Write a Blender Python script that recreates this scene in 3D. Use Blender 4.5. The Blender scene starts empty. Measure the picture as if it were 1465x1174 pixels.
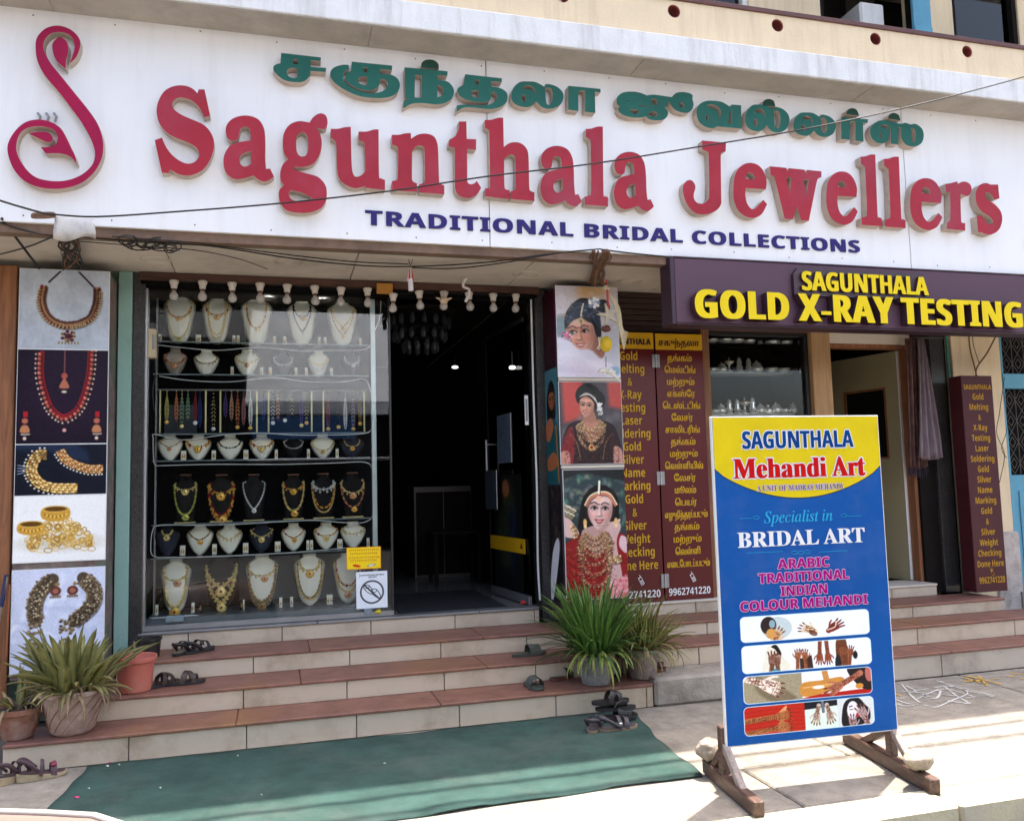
import bpy, math, random
import numpy as np
from mathutils import Vector, Matrix
from mathutils.geometry import tessellate_polygon

SC = bpy.context.scene
COL = SC.collection
rnd = random.Random(7)
PI = math.pi

# ---------------------------------------------------------------- camera, sky, sun, exposure
# world axes: x along the shopfront, y into the building (shop glass at y = 0), z up, metres
YAW, PITCH, ROLL, FPX = 0.27350392, 0.08881309, -0.02640542, 1208.57
EYE = Vector((0.0, -6.5, 1.5))
fw = Vector((math.sin(YAW)*math.cos(PITCH), math.cos(YAW)*math.cos(PITCH), math.sin(PITCH)))
rt = fw.cross(Vector((0, 0, 1))).normalized()
up = rt.cross(fw)
RR = rt*math.cos(ROLL) + up*math.sin(ROLL)
UU = -rt*math.sin(ROLL) + up*math.cos(ROLL)
cam = bpy.data.objects.new('camera', bpy.data.cameras.new('camera'))
COL.objects.link(cam)
cam.matrix_world = Matrix(((RR.x, UU.x, -fw.x, EYE.x), (RR.y, UU.y, -fw.y, EYE.y), (RR.z, UU.z, -fw.z, EYE.z), (0, 0, 0, 1)))
cam.data.sensor_fit = 'HORIZONTAL'; cam.data.sensor_width = 36
cam.data.lens = FPX/1465*36
cam.data.clip_start = 0.05; cam.data.clip_end = 1000
SC.camera = cam

SUN_DIR = Vector((-0.20, -0.15, -1.0)).normalized()       # the way the light travels
sun = bpy.data.objects.new('sun', bpy.data.lights.new('sun', 'SUN'))
COL.objects.link(sun)
sun.data.energy = 3.5; sun.data.angle = math.radians(0.6); sun.data.color = (1.0, 0.94, 0.84)
sun.rotation_euler = SUN_DIR.to_track_quat('-Z', 'Y').to_euler()
sun.location = (0, 0, 20)
world = bpy.data.worlds.new('World'); SC.world = world; world.use_nodes = True
wn = world.node_tree
sky = wn.nodes.new('ShaderNodeTexSky'); sky.sky_type = 'NISHITA'; sky.sun_disc = False
sky.sun_elevation = math.asin(-SUN_DIR.z)
sky.sun_rotation = math.atan2(-SUN_DIR.x, -SUN_DIR.y)
sky.dust_density = 6.0; sky.air_density = 1.0; sky.ozone_density = .4
bg = wn.nodes['Background']; bg.inputs[1].default_value = 0.14
wn.links.new(sky.outputs[0], bg.inputs[0])
vs = SC.view_settings
vs.view_transform = 'Standard'; vs.look = 'None'; vs.exposure = 1.92; vs.gamma = 1.0; vs.use_curve_mapping = False
SC.cycles.max_bounces = 7; SC.cycles.transparent_max_bounces = 16
SC.cycles.diffuse_bounces = 4; SC.cycles.glossy_bounces = 3

# ---------------------------------------------------------------- measuring helpers
def ray(px, py):
    return RR*((px-732.5)/FPX) - UU*((py-587.0)/FPX) + fw
def at(px, py, Y):                       # point of the upright plane y = Y seen along this sight line
    v = ray(px, py); t = (Y-EYE.y)/v.y
    return Vector((v.x*t, Y, EYE.z+v.z*t))
def atz(px, py, Z):                      # point of the level plane z = Z
    v = ray(px, py); t = (Z-EYE.z)/v.z
    return Vector((v.x*t, EYE.y+v.y*t, Z))

# ---------------------------------------------------------------- materials
def lin(c):
    return tuple(((x/12.92) if x <= .04045 else ((x+.055)/1.055)**2.4) for x in c)
MATS = {}
def mat(name, col, rough=.6, metal=0.0, var=.12, scale=6.0, bump=.0, bscale=60.0, dirt=None, dirt_amt=.35, dirt_scale=2.5, streak=False, spec=.5, coat=0.0):
    """Principled material: colour broken up by noise, optional dirt patches or vertical streaks, optional fine bump."""
    if name in MATS: return MATS[name]
    m = bpy.data.materials.new(name); m.use_nodes = True; MATS[name] = m
    t = m.node_tree; N = t.nodes; L = t.links; b = N['Principled BSDF']
    b.inputs['Roughness'].default_value = rough; b.inputs['Metallic'].default_value = metal
    b.inputs['Specular IOR Level'].default_value = spec
    if coat: b.inputs['Coat Weight'].default_value = coat
    tc = N.new('ShaderNodeTexCoord')
    src = tc.outputs['Object']
    nz = N.new('ShaderNodeTexNoise'); nz.inputs['Scale'].default_value = scale; nz.inputs['Detail'].default_value = 7; nz.inputs['Roughness'].default_value = .65
    L.new(src, nz.inputs['Vector'])
    cr = N.new('ShaderNodeValToRGB')
    cr.color_ramp.elements[0].position = .3; cr.color_ramp.elements[1].position = .72
    cr.color_ramp.elements[0].color = tuple(max(0, c*(1-var)) for c in col)+(1,)
    cr.color_ramp.elements[1].color = tuple(min(1, c*(1+var)) for c in col)+(1,)
    L.new(nz.outputs[0], cr.inputs[0])
    out = cr.outputs[0]
    if dirt:
        n2 = N.new('ShaderNodeTexNoise'); n2.inputs['Scale'].default_value = dirt_scale; n2.inputs['Detail'].default_value = 9; n2.inputs['Roughness'].default_value = .7
        if streak:
            mp = N.new('ShaderNodeMapping'); mp.inputs['Scale'].default_value = (7, 7, .7)
            L.new(src, mp.inputs[0]); L.new(mp.outputs[0], n2.inputs['Vector'])
        else: L.new(src, n2.inputs['Vector'])
        r2 = N.new('ShaderNodeValToRGB'); r2.color_ramp.elements[0].position = .48; r2.color_ramp.elements[1].position = .72
        L.new(n2.outputs[0], r2.inputs[0])
        mu = N.new('ShaderNodeMath'); mu.operation = 'MULTIPLY'; mu.inputs[1].default_value = dirt_amt
        L.new(r2.outputs[0], mu.inputs[0])
        mx = N.new('ShaderNodeMix'); mx.data_type = 'RGBA'
        mx.inputs['B'].default_value = tuple(dirt)+(1,)
        L.new(mu.outputs[0], mx.inputs['Factor']); L.new(out, mx.inputs['A']); out = mx.outputs['Result']
    L.new(out, b.inputs['Base Color'])
    if bump:
        n3 = N.new('ShaderNodeTexNoise'); n3.inputs['Scale'].default_value = bscale; n3.inputs['Detail'].default_value = 6
        L.new(src, n3.inputs['Vector'])
        bp = N.new('ShaderNodeBump'); bp.inputs['Strength'].default_value = bump; bp.inputs['Distance'].default_value = .01
        L.new(n3.outputs[0], bp.inputs['Height']); L.new(bp.outputs[0], b.inputs['Normal'])
    return m
def glass_mat(name, tint, ior=1.5, rough=0.0, boost=1.0):
    if name in MATS: return MATS[name]
    m = bpy.data.materials.new(name); m.use_nodes = True; MATS[name] = m
    N = m.node_tree.nodes; L = m.node_tree.links; N.remove(N['Principled BSDF'])
    tr = N.new('ShaderNodeBsdfTransparent'); tr.inputs[0].default_value = tuple(tint)+(1,)
    gl = N.new('ShaderNodeBsdfGlossy'); gl.inputs['Roughness'].default_value = rough
    fr = N.new('ShaderNodeFresnel'); fr.inputs[0].default_value = ior
    mu = N.new('ShaderNodeMath'); mu.operation = 'MULTIPLY'; mu.inputs[1].default_value = boost; mu.use_clamp = True
    mx = N.new('ShaderNodeMixShader'); L.new(fr.outputs[0], mu.inputs[0]); L.new(mu.outputs[0], mx.inputs[0])
    L.new(tr.outputs[0], mx.inputs[1]); L.new(gl.outputs[0], mx.inputs[2])
    L.new(mx.outputs[0], N['Material Output'].inputs[0])
    return m
def emit_mat(name, col, s):
    if name in MATS: return MATS[name]
    m = bpy.data.materials.new(name); m.use_nodes = True; MATS[name] = m
    b = m.node_tree.nodes['Principled BSDF']; b.inputs['Emission Color'].default_value = tuple(col)+(1,); b.inputs['Emission Strength'].default_value = s
    return m
def wood_mat(name, c0, c1, rough=.55, scale=3.0, axis=(12, 12, 1)):
    if name in MATS: return MATS[name]
    m = mat(name, c0, rough, bump=.25, bscale=90)
    t = m.node_tree; N = t.nodes; L = t.links; b = N['Principled BSDF']
    tc = N.new('ShaderNodeTexCoord'); mp = N.new('ShaderNodeMapping'); mp.inputs['Scale'].default_value = axis
    L.new(tc.outputs['Object'], mp.inputs[0])
    nz = N.new('ShaderNodeTexNoise'); nz.inputs['Scale'].default_value = scale; nz.inputs['Detail'].default_value = 8; nz.inputs['Distortion'].default_value = .8
    L.new(mp.outputs[0], nz.inputs['Vector'])
    cr = N.new('ShaderNodeValToRGB'); cr.color_ramp.elements[0].position = .35; cr.color_ramp.elements[1].position = .68
    cr.color_ramp.elements[0].color = tuple(c0)+(1,); cr.color_ramp.elements[1].color = tuple(c1)+(1,)
    L.new(nz.outputs[0], cr.inputs[0]); L.new(cr.outputs[0], b.inputs['Base Color'])
    return m

# ---------------------------------------------------------------- mesh helpers
def mesh(name, V, F, m, parent=None, loc=None, mi=None, smooth=False, uv=None):
    me = bpy.data.meshes.new(name); me.from_pydata([tuple(v) for v in V], [], F)
    for q in (m if isinstance(m, (list, tuple)) else [m]): me.materials.append(q)
    if mi is not None: me.polygons.foreach_set('material_index', mi)
    if smooth: me.polygons.foreach_set('use_smooth', [True]*len(me.polygons))
    if uv is not None:
        l = me.uv_layers.new(name='UVMap')
        for i, lp in enumerate(me.loops): l.data[i].uv = uv[lp.vertex_index]
    me.update()
    o = bpy.data.objects.new(name, me); COL.objects.link(o)
    if parent: o.parent = parent
    if loc is not None: o.location = loc
    return o
class MB:
    """collects shapes that become one mesh"""
    def __init__(s): s.V = []; s.F = []; s.I = []
    def add(s, V, F, i=0):
        n = len(s.V); s.V += [Vector(v) for v in V]; s.F += [tuple(a+n for a in f) for f in F]; s.I += [i]*len(F)
    def box(s, x0, x1, y0, y1, z0, z1, i=0, bev=0.0, M=None):
        if bev > 0:
            b = min(bev, (x1-x0)/2.01, (y1-y0)/2.01, (z1-z0)/2.01)
            V = []; 
            for X, sx in ((x0, 1), (x1, -1)):
                for Y, sy in ((y0, 1), (y1, -1)):
                    for Z, sz in ((z0, 1), (z1, -1)):
                        V += [(X, Y+sy*b, Z+sz*b), (X+sx*b, Y, Z+sz*b), (X+sx*b, Y+sy*b, Z)]
            def k(a, b_, c, d): return ((a*2+b_)*2+c)*3+d
            F = [(k(0,0,0,0), k(0,0,1,0), k(0,1,1,0), k(0,1,0,0)), (k(1,0,0,0), k(1,1,0,0), k(1,1,1,0), k(1,0,1,0)),
                 (k(0,0,0,1), k(1,0,0,1), k(1,0,1,1), k(0,0,1,1)), (k(0,1,0,1), k(0,1,1,1), k(1,1,1,1), k(1,1,0,1)),
                 (k(0,0,0,2), k(0,1,0,2), k(1,1,0,2), k(1,0,0,2)), (k(0,0,1,2), k(1,0,1,2), k(1,1,1,2), k(0,1,1,2))]
            for a in (0, 1):
                for c in (0, 1):
                    F.append((k(a,0,c,0), k(a,1,c,0), k(a,1,c,2), k(a,0,c,2)))
                    F.append((k(0,a,c,1), k(1,a,c,1), k(1,a,c,2), k(0,a,c,2)))
                    F.append((k(a,c,0,0), k(a,c,1,0), k(a,c,1,1), k(a,c,0,1)))
                    for d in (0, 1): F.append((k(a,c,d,0), k(a,c,d,1), k(a,c,d,2)))
        else:
            V = [(x, y, z) for x in (x0, x1) for y in (y0, y1) for z in (z0, z1)]
            F = [(0,1,3,2), (4,6,7,5), (0,4,5,1), (2,3,7,6), (0,2,6,4), (1,5,7,3)]
        if M is not None: V = [M @ Vector(v) for v in V]
        s.add(V, F, i); return s
    def bar(s, a, b, w, d=None, i=0):
        """a square bar from a to b"""
        a = Vector(a); b = Vector(b); z = (b-a); L = z.length; q = z.to_track_quat('Z', 'Y').to_matrix().to_4x4(); q.translation = a
        d = d or w
        return s.box(-w/2, w/2, -d/2, d/2, 0, L, i, min(w, d)*.1, q)
    def tube(s, P, r, n=8, i=0, closed=False, cap=True, r2=None):
        P = [Vector(p) for p in P]; m = len(P); V = []; F = []; prev = None
        for k, p in enumerate(P):
            a = P[(k-1) % m] if (closed or k) else p; b = P[(k+1) % m] if (closed or k < m-1) else p
            d = (b-a); d = d.normalized() if d.length > 1e-9 else Vector((0, 0, 1))
            if prev is None: u = d.orthogonal().normalized()
            else:
                u = prev - d*prev.dot(d); u = u.normalized() if u.length > 1e-6 else d.orthogonal().normalized()
            prev = u; v = d.cross(u)
            rr = r[k] if isinstance(r, (list, tuple)) else r
            for j in range(n):
                an = 2*PI*j/n; V.append(p+u*(math.cos(an)*rr)+v*(math.sin(an)*rr*(r2 or 1)))
        for k in range(m if closed else m-1):
            for j in range(n):
                a = k*n+j; b = k*n+(j+1) % n; c = ((k+1) % m)*n+(j+1) % n; d = ((k+1) % m)*n+j
                F.append((a, b, c, d))
        if cap and not closed: F += [tuple(range(n-1, -1, -1)), tuple((m-1)*n+j for j in range(n))]
        s.add(V, F, i); return s
    def lathe(s, prof, n=20, c=(0, 0, 0), i=0, M=None, wob=0.0):
        """prof: (r, z) from bottom to top"""
        V = []; F = []; c = Vector(c)
        for (r, z) in prof:
            for j in range(n):
                a = 2*PI*j/n; q = 1+wob*math.sin(3*a+z*9)
                V.append(Vector((r*q*math.cos(a), r*q*math.sin(a), z)))
        for k in range(len(prof)-1):
            for j in range(n):
                F.append((k*n+j, k*n+(j+1) % n, (k+1)*n+(j+1) % n, (k+1)*n+j))
        F += [tuple(range(n-1, -1, -1)), tuple((len(prof)-1)*n+j for j in range(n))]
        if M is not None: V = [M @ v for v in V]
        s.add([v+c for v in V], F, i); return s
    def blob(s, c, r, i=0, n=8, m=6, jit=0.0, sc=(1, 1, 1)):
        V = []; F = []; c = Vector(c)
        for a in range(m+1):
            t = PI*a/m
            for j in range(n):
                p = 2*PI*j/n; q = r*(1+jit*(rnd.random()-.5)*2)
                V.append(c+Vector((q*math.sin(t)*math.cos(p)*sc[0], q*math.sin(t)*math.sin(p)*sc[1], -q*math.cos(t)*sc[2])))
        for a in range(m):
            for j in range(n): F.append((a*n+j, a*n+(j+1) % n, (a+1)*n+(j+1) % n, (a+1)*n+j))
        s.add(V, F, i); return s
    def octa(s, c, r, i=0, sz=1.0):
        c = Vector(c)
        V = [c+Vector(d)*r for d in ((1,0,0), (0,1,0), (-1,0,0), (0,-1,0), (0,0,sz), (0,0,-sz))]
        s.add(V, [(0,1,4), (1,2,4), (2,3,4), (3,0,4), (1,0,5), (2,1,5), (3,2,5), (0,3,5)], i); return s
    def poly(s, cs, y0, y1, i=0, i2=None):
        """contours (first outer, rest holes) in x,z, extruded from y1 (back) to y0 (front)"""
        i2 = i if i2 is None else i2
        tri = tessellate_polygon([[Vector((x, z, 0)) for x, z in c] for c in cs])
        P = [p for c in cs for p in c]
        V = [(x, y0, z) for x, z in P]; F = []
        for t in tri:
            a, b, c = (P[k] for k in t)
            if (b[0]-a[0])*(c[1]-a[1])-(b[1]-a[1])*(c[0]-a[0]) < 0: t = (t[0], t[2], t[1])
            F.append(tuple(t))
        s.add(V, F, i)
        if y1 is not None:
            for c in cs:
                n = len(c); V = [(x, y0, z) for x, z in c]+[(x, y1, z) for x, z in c]
                s.add(V, [(k, k+n, (k+1) % n+n, (k+1) % n) for k in range(n)], i2)
        return s
    def obj(s, name, m, parent=None, loc=None, smooth=False):
        return mesh(name, s.V, s.F, m, parent, loc, s.I, smooth)
def tag(o, label=None, cat=None, group=None, kind=None):
    if label: o['label'] = label
    if cat: o['category'] = cat
    if group: o['group'] = group
    if kind: o['kind'] = kind
    return o
def thing(name, label, cat, loc=(0, 0, 0), rz=0.0, group=None):
    o = bpy.data.objects.new(name, None); COL.objects.link(o); o.location = loc; o.rotation_euler = (0, 0, rz)
    o.empty_display_size = .1
    return tag(o, label, cat, group)
def copy_tree(o, parent=None):
    c = o.copy(); COL.objects.link(c)
    if parent: c.parent = parent
    for ch in [x for x in SC.objects if x.parent == o]: copy_tree(ch, c)
    return c
def bx(name, x0, x1, y0, y1, z0, z1, m, parent=None, bev=0.004):
    return MB().box(x0, x1, y0, y1, z0, z1, 0, bev).obj(name, m, parent)
def catmull(P, k=6, closed=False):
    P = [Vector(p) for p in P]; n = len(P); o = []
    for i in range(n if closed else n-1):
        p0 = P[i-1] if (closed or i) else P[0]*2-P[1]; p1 = P[i]; p2 = P[(i+1) % n]
        p3 = P[(i+2) % n] if (closed or i+2 < n) else P[-1]*2-P[-2]
        for j in range(k):
            t = j/k; o.append(.5*((2*p1)+(p2-p0)*t+(2*p0-5*p1+4*p2-p3)*t*t+(3*p1-p0-3*p2+p3)*t**3))
    if not closed: o.append(P[-1].copy())
    return o

# ---------------------------------------------------------------- letter outlines (s sans bold, r roman bold, i italic, t tamil; units 500 = 1 em)
GLYPH_DATA={
'sA':(276,[[[0,0,101,287,74,0,101,-287,-65,0,-21,68,-104,0,-21,-68],[101,119,75,0,-38,123]]]),
'sB':(269,[[[36,0,0,286,124,-2,29,-6,22,-8,17,-14,9,-18,3,-25,-2,-22,-9,-19,-14,-14,-19,-6,0,-2,26,-10,11,-9,8,-12,5,-16,2,-20,-4,-24,-9,-21,-15,-16,-21,-12,-26,-8,-30,-2],[96,172,58,2,14,7,8,10,2,14,-3,14,-9,10,-15,5,-55,2],[96,50,40,0,23,3,15,8,8,12,3,16,-3,14,-8,12,-16,7,-62,2]]]),
'sC':(255,[[[152,-4,-28,2,-24,6,-21,10,-17,14,-14,17,-11,21,-8,23,-6,53,2,28,5,26,9,23,12,20,15,18,18,14,22,10,24,7,27,2,43,-6,41,-14,-20,-50,-48,18,-16,1,-21,-3,-18,-8,-14,-15,-10,-19,-6,-24,-2,-28,2,-28,5,-24,10,-18,13,-14,18,-9,23,-3,35,4,38,12,0,-51,-37,-11]]]),
'sD':(296,[[[36,0,0,286,118,-2,26,-6,24,-8,20,-13,17,-15,14,-19,10,-23,6,-25,2,-29,-5,-45,-14,-36,-22,-28,-31,-21,-39,-12,-45,-4],[96,50,26,0,49,10,29,32,10,52,-2,29,-7,23,-12,18,-16,12,-20,8,-57,2]]]),
'sE':(224,[[[36,0,0,286,164,0,0,-50,-104,0,0,-63,97,0,0,-49,-97,0,0,-74,104,0,0,-50]]]),
'sG':(290,[[[156,-4,-39,4,-33,13,-26,21,-20,28,-11,37,-4,44,2,29,6,26,10,23,13,20,17,17,20,14,24,10,27,6,30,2,45,-5,40,-13,-20,-48,-30,11,-17,3,-18,1,-25,-3,-21,-9,-17,-14,-13,-19,-6,-16,-3,-17,-1,-37,7,-32,10,-19,14,-14,19,-9,24,-4,38,4,0,60,-54,0,0,50,114,0,0,-148,-47,-12]]]),
'sH':(306,[[[36,0,0,286,60,0,0,-112,114,0,0,112,60,0,0,-286,-60,0,0,123,-114,0,0,-123]]]),
'sI':(156,[[[13,0,0,34,35,16,0,185,-35,16,0,35,130,0,0,-35,-35,-16,0,-185,35,-16,0,-34]]]),
'sL':(226,[[[36,0,0,286,60,0,0,-236,116,0,0,-50]]]),
'sM':(377,[[[36,0,0,286,82,0,68,-219,73,219,82,0,0,-286,-56,0,0,135,3,89,-76,-224,-55,0,-69,224,2,-224]]]),
'sN':(325,[[[36,0,0,286,76,0,124,-214,-1,214,54,0,0,-286,-77,0,-124,216,2,-216]]]),
'sO':(318,[[[159,-4,-29,2,-26,6,-21,10,-19,14,-15,18,-11,20,-8,23,-5,26,-2,29,2,28,5,26,8,23,11,20,15,17,19,14,21,10,26,6,30,2,29,-2,25,-6,22,-10,18,-14,15,-17,12,-20,8,-24,5,-25,1,-29,-1,-28,-5,-26,-8,-23,-12,-20,-15,-18,-18,-14,-22,-10,-26,-6],[159,47,24,3,18,8,14,15,9,19,6,24,2,27,-2,28,-6,24,-9,19,-14,14,-18,9,-23,3,-24,-3,-18,-9,-14,-14,-10,-19,-5,-24,-2,-28,2,-27,5,-24,10,-19,14,-15,18,-8]]]),
'sR':(264,[[[36,0,0,286,83,0,36,-3,29,-7,22,-12,15,-16,9,-22,3,-26,-2,-18,-5,-16,-9,-14,-11,-11,-26,-17,84,-124,-67,0,-68,110,-33,0,0,-110],[96,159,46,2,17,8,10,12,3,17,-4,18,-10,12,-18,6,-44,2]]]),
'sS':(220,[[[99,-4,-29,2,-27,6,-25,9,0,57,43,-16,21,-6,22,-2,19,2,13,7,7,9,2,12,-4,15,-12,11,-61,32,-22,17,-10,11,-13,28,-1,18,2,24,9,20,15,16,19,12,24,7,27,3,22,-2,21,-4,42,-14,-19,-48,-36,13,-32,4,-15,-2,-11,-6,-7,-9,-2,-12,3,-13,10,-11,61,-32,17,-10,14,-13,10,-14,6,-17,2,-21,-3,-23,-9,-21,-15,-16,-21,-13,-26,-8]]]),
'sT':(232,[[[86,0,0,235,-78,0,0,51,216,0,0,-51,-78,0,0,-235]]]),
'sU':(302,[[[150,-4,-35,3,-29,10,-22,16,-17,21,-10,26,-3,30,0,184,60,0,2,-196,5,-17,8,-12,18,-11,25,-3,25,4,18,11,7,13,4,16,2,195,60,0,0,-185,-5,-37,-7,-16,-11,-15,-13,-13,-16,-10,-19,-8]]]),
'sW':(387,[[[73,0,-73,286,60,0,41,-180,9,-51,13,71,42,160,57,0,46,-180,9,-51,14,75,36,156,60,0,-73,-286,-69,0,-39,150,-13,67,-13,-67,-38,-150]]]),
'sX':(267,[[[0,0,95,147,-89,139,67,0,61,-103,61,103,65,0,-90,-142,97,-144,-69,0,-67,108,-66,-108]]]),
'sY':(250,[[[95,0,0,109,-95,177,66,0,59,-118,59,118,66,0,-95,-175,0,-111]]]),
'sa':(242,[[[84,-4,-18,2,-16,6,-14,9,-11,13,-6,18,-2,21,3,21,8,18,13,13,19,9,24,6,68,4,-2,24,-6,11,-11,6,-15,2,-31,-5,-30,-11,-20,40,19,9,42,10,50,-1,22,-7,18,-10,13,-15,8,-19,3,-24,0,-146,-42,0,-13,30,-15,-16,-15,-10,-18,-6],[107,40,17,2,15,9,10,14,3,36,-47,-3,-16,-8,-8,-11,-3,-14,2,-12,6,-7]]]),
'sc':(206,[[[120,-4,-30,3,-25,9,-20,15,-15,21,-9,29,-3,35,2,25,4,22,8,18,22,28,32,16,19,4,41,0,18,-3,29,-10,-17,-46,-39,12,-12,0,-25,-7,-16,-22,-5,-37,1,-20,4,-16,7,-12,15,-12,19,-4,18,2,30,9,13,8,0,-51,-28,-12]]]),
'se':(236,[[[130,-4,-21,1,-19,5,-34,16,-13,12,-11,15,-8,18,-4,21,0,48,4,21,7,19,10,15,12,13,14,10,17,7,18,4,19,1,28,-2,24,-9,20,-14,15,-20,8,-25,3,-58,-141,0,4,-22,12,-17,16,-11,23,-4,20,2,36,8,18,8,0,-46,-34,-12],[80,134,83,0,-3,18,-7,15,-13,10,-18,3,-16,-3,-13,-8,-9,-15]]]),
'sg':(253,[[[113,-96,-43,3,-39,10,0,47,28,-9,28,-5,29,-2,26,5,15,17,5,27,2,31,-14,-14,-14,-10,-17,-6,-19,-2,-24,3,-20,10,-16,17,-12,22,-8,28,-2,33,2,33,8,28,12,22,17,17,21,10,24,3,25,-3,21,-11,17,-18,7,28,50,0,0,-218,-3,-29,-9,-24,-16,-19,-21,-13,-27,-8],[122,43,20,3,14,10,8,18,2,34,-4,38,-6,13,-14,11,-21,4,-23,-7,-14,-22,-5,-37,5,-36,14,-22]]]),
'sh':(263,[[[31,0,0,304,60,0,-3,-114,3,0,12,15,15,10,17,5,19,2,22,-2,20,-6,16,-10,11,-16,7,-20,3,-26,0,-142,-60,0,0,128,-4,26,-11,16,-20,5,-23,-5,-14,-14,-6,-14,-4,-39,0,-103]]]),
'si':(122,[[[61,246,-12,1,-11,5,-7,9,-2,14,2,14,7,9,23,6,23,-6,7,-9,3,-14,-3,-14,-7,-9,-10,-5]],[[31,0,0,218,60,0,0,-218]]]),
'sl':(122,[[[31,0,0,304,60,0,0,-304]]]),
'sn':(263,[[[31,0,0,218,46,0,8,-28,3,0,12,15,17,10,18,5,20,2,22,-2,19,-6,16,-10,11,-16,7,-20,3,-26,0,-142,-60,0,0,128,-2,20,-6,15,-11,9,-16,3,-23,-5,-14,-14,-6,-14,-4,-39,0,-103]]]),
'sr':(182,[[[31,0,0,218,45,0,9,-36,3,0,12,15,14,13,18,10,21,2,20,-1,-4,-56,-18,2,-29,-5,-13,-8,-9,-10,-7,-14,-2,-19,0,-111]]]),
'st':(174,[[[106,-4,-18,2,-17,4,-14,9,-10,14,-7,19,-2,24,0,106,-29,0,0,25,33,20,17,46,38,0,0,-47,61,0,0,-44,-61,0,0,-106,2,-10,5,-8,9,-5,10,-1,19,2,19,4,0,-44,-24,-7]]]),
'sy':(228,[[[44,-96,-30,3,0,47,23,-2,17,3,13,8,9,13,11,26,-87,216,65,0,41,-122,8,-38,9,38,41,122,64,0,-102,-267,-12,-17,-15,-13,-17,-9,-18,-6]]]),
'sd':(253,[[[100,-4,-22,3,-20,10,-17,16,-13,22,-8,28,-2,34,2,34,8,28,13,23,17,16,20,9,24,3,22,-2,17,-7,26,-23,-5,44,0,70,60,0,0,-304,-46,0,-11,28,-3,0,-10,-12,-13,-10,-17,-8],[121,44,21,3,14,11,8,18,2,32,-4,36,-5,13,-14,13,-23,4,-17,-4,-13,-13,-7,-13,-5,-36,5,-36,7,-12,13,-12]]]),
'sk':(248,[[[31,0,0,304,60,0,0,-136,-3,-49,26,33,62,66,67,0,-87,-94,92,-124,-69,0,-63,88,-25,-20,0,-68]]]),
'so':(248,[[[123,-4,-37,6,-17,7,-15,10,-12,13,-10,16,-8,18,-6,44,3,33,10,28,15,22,22,17,26,9,30,3,38,-6,17,-7,15,-10,12,-13,10,-15,8,-18,6,-43,-4,-34,-9,-28,-16,-22,-21,-17,-26,-10],[124,44,20,4,14,13,10,29,1,20,-1,19,-10,29,-14,12,-20,4,-21,-4,-13,-12,-10,-28,-1,-20,1,-20,10,-29,13,-13]]]),
'sm':(393,[[[31,0,0,218,46,0,8,-28,3,0,12,15,16,10,17,5,19,2,22,-2,18,-5,15,-10,11,-15,5,0,12,15,16,10,18,5,19,2,22,-2,19,-6,15,-10,10,-16,7,-20,2,-26,0,-142,-60,0,0,128,-3,26,-11,16,-19,5,-20,-4,-13,-13,-6,-13,-4,-35,0,-110,-60,0,0,128,-3,26,-11,16,-19,5,-20,-5,-14,-14,-5,-14,-4,-39,0,-103]]]),
'ss':(199,[[[90,-4,-39,3,-33,10,0,49,38,-13,36,-5,16,1,10,4,5,6,2,7,-3,10,-5,5,-58,29,-27,18,-8,11,-4,14,-2,17,3,18,7,15,14,12,17,9,21,5,44,1,38,-9,19,-8,-18,-43,-30,12,-29,4,-20,-3,-7,-11,1,-5,8,-9,54,-25,27,-17,9,-11,6,-15,2,-17,-3,-21,-8,-17,-13,-13,-18,-10,-23,-6]]]),
'sv':(228,[[[83,0,-83,218,62,0,42,-124,9,-45,10,45,42,124,63,0,-84,-218]]]),
's0':(229,[[[114,-4,-31,4,-25,13,-20,22,-13,29,-8,36,-3,43,5,56,5,23,8,20,10,17,14,13,16,10,19,6,23,2,31,-4,25,-13,20,-22,13,-29,8,-36,3,-43,-4,-56,-6,-23,-8,-20,-10,-17,-13,-13,-17,-10,-19,-6],[114,45,19,6,12,18,8,44,1,30,-1,30,-8,43,-12,19,-19,6,-19,-6,-12,-19,-8,-43,-1,-30,1,-30,8,-43,12,-19]]]),
's1':(229,[[[105,0,1,222,-53,-46,-29,36,92,74,49,0,0,-286]]]),
's2':(229,[[[16,0,0,42,107,110,19,27,6,26,-3,15,-7,11,-11,6,-14,2,-16,-2,-16,-5,-33,-22,-33,39,27,20,32,15,43,6,34,-5,15,-5,17,-12,14,-16,8,-19,3,-21,-3,-22,-7,-20,-11,-20,-16,-19,-80,-77,0,-3,125,0,0,-51]]]),
's4':(229,[[[129,0,0,59,-122,0,0,42,125,185,56,0,0,-180,34,0,0,-47,-34,0,0,-59],[60,106,69,0,2,110]]]),
's6':(229,[[[118,-4,-36,6,-16,8,-15,10,-13,14,-10,17,-8,20,-4,23,-2,27,2,33,6,39,19,43,15,18,25,18,33,13,21,3,42,0,19,-2,0,-48,-17,3,-40,-1,-18,-3,-15,-7,-16,-13,-11,-18,-7,-22,-2,-25,25,24,17,7,22,3,23,-3,20,-8,17,-13,12,-18,7,-22,3,-27,-3,-29,-9,-24,-14,-20,-20,-14,-24,-9],[117,44,16,4,13,9,8,15,3,22,-2,19,-7,14,-12,9,-18,3,-23,-5,-9,-7,-11,-18,-1,-9,5,-26,6,-12,9,-9,10,-7]]]),
's7':(229,[[[44,0,108,235,-141,0,0,51,205,0,0,-38,-108,-248]]]),
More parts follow.
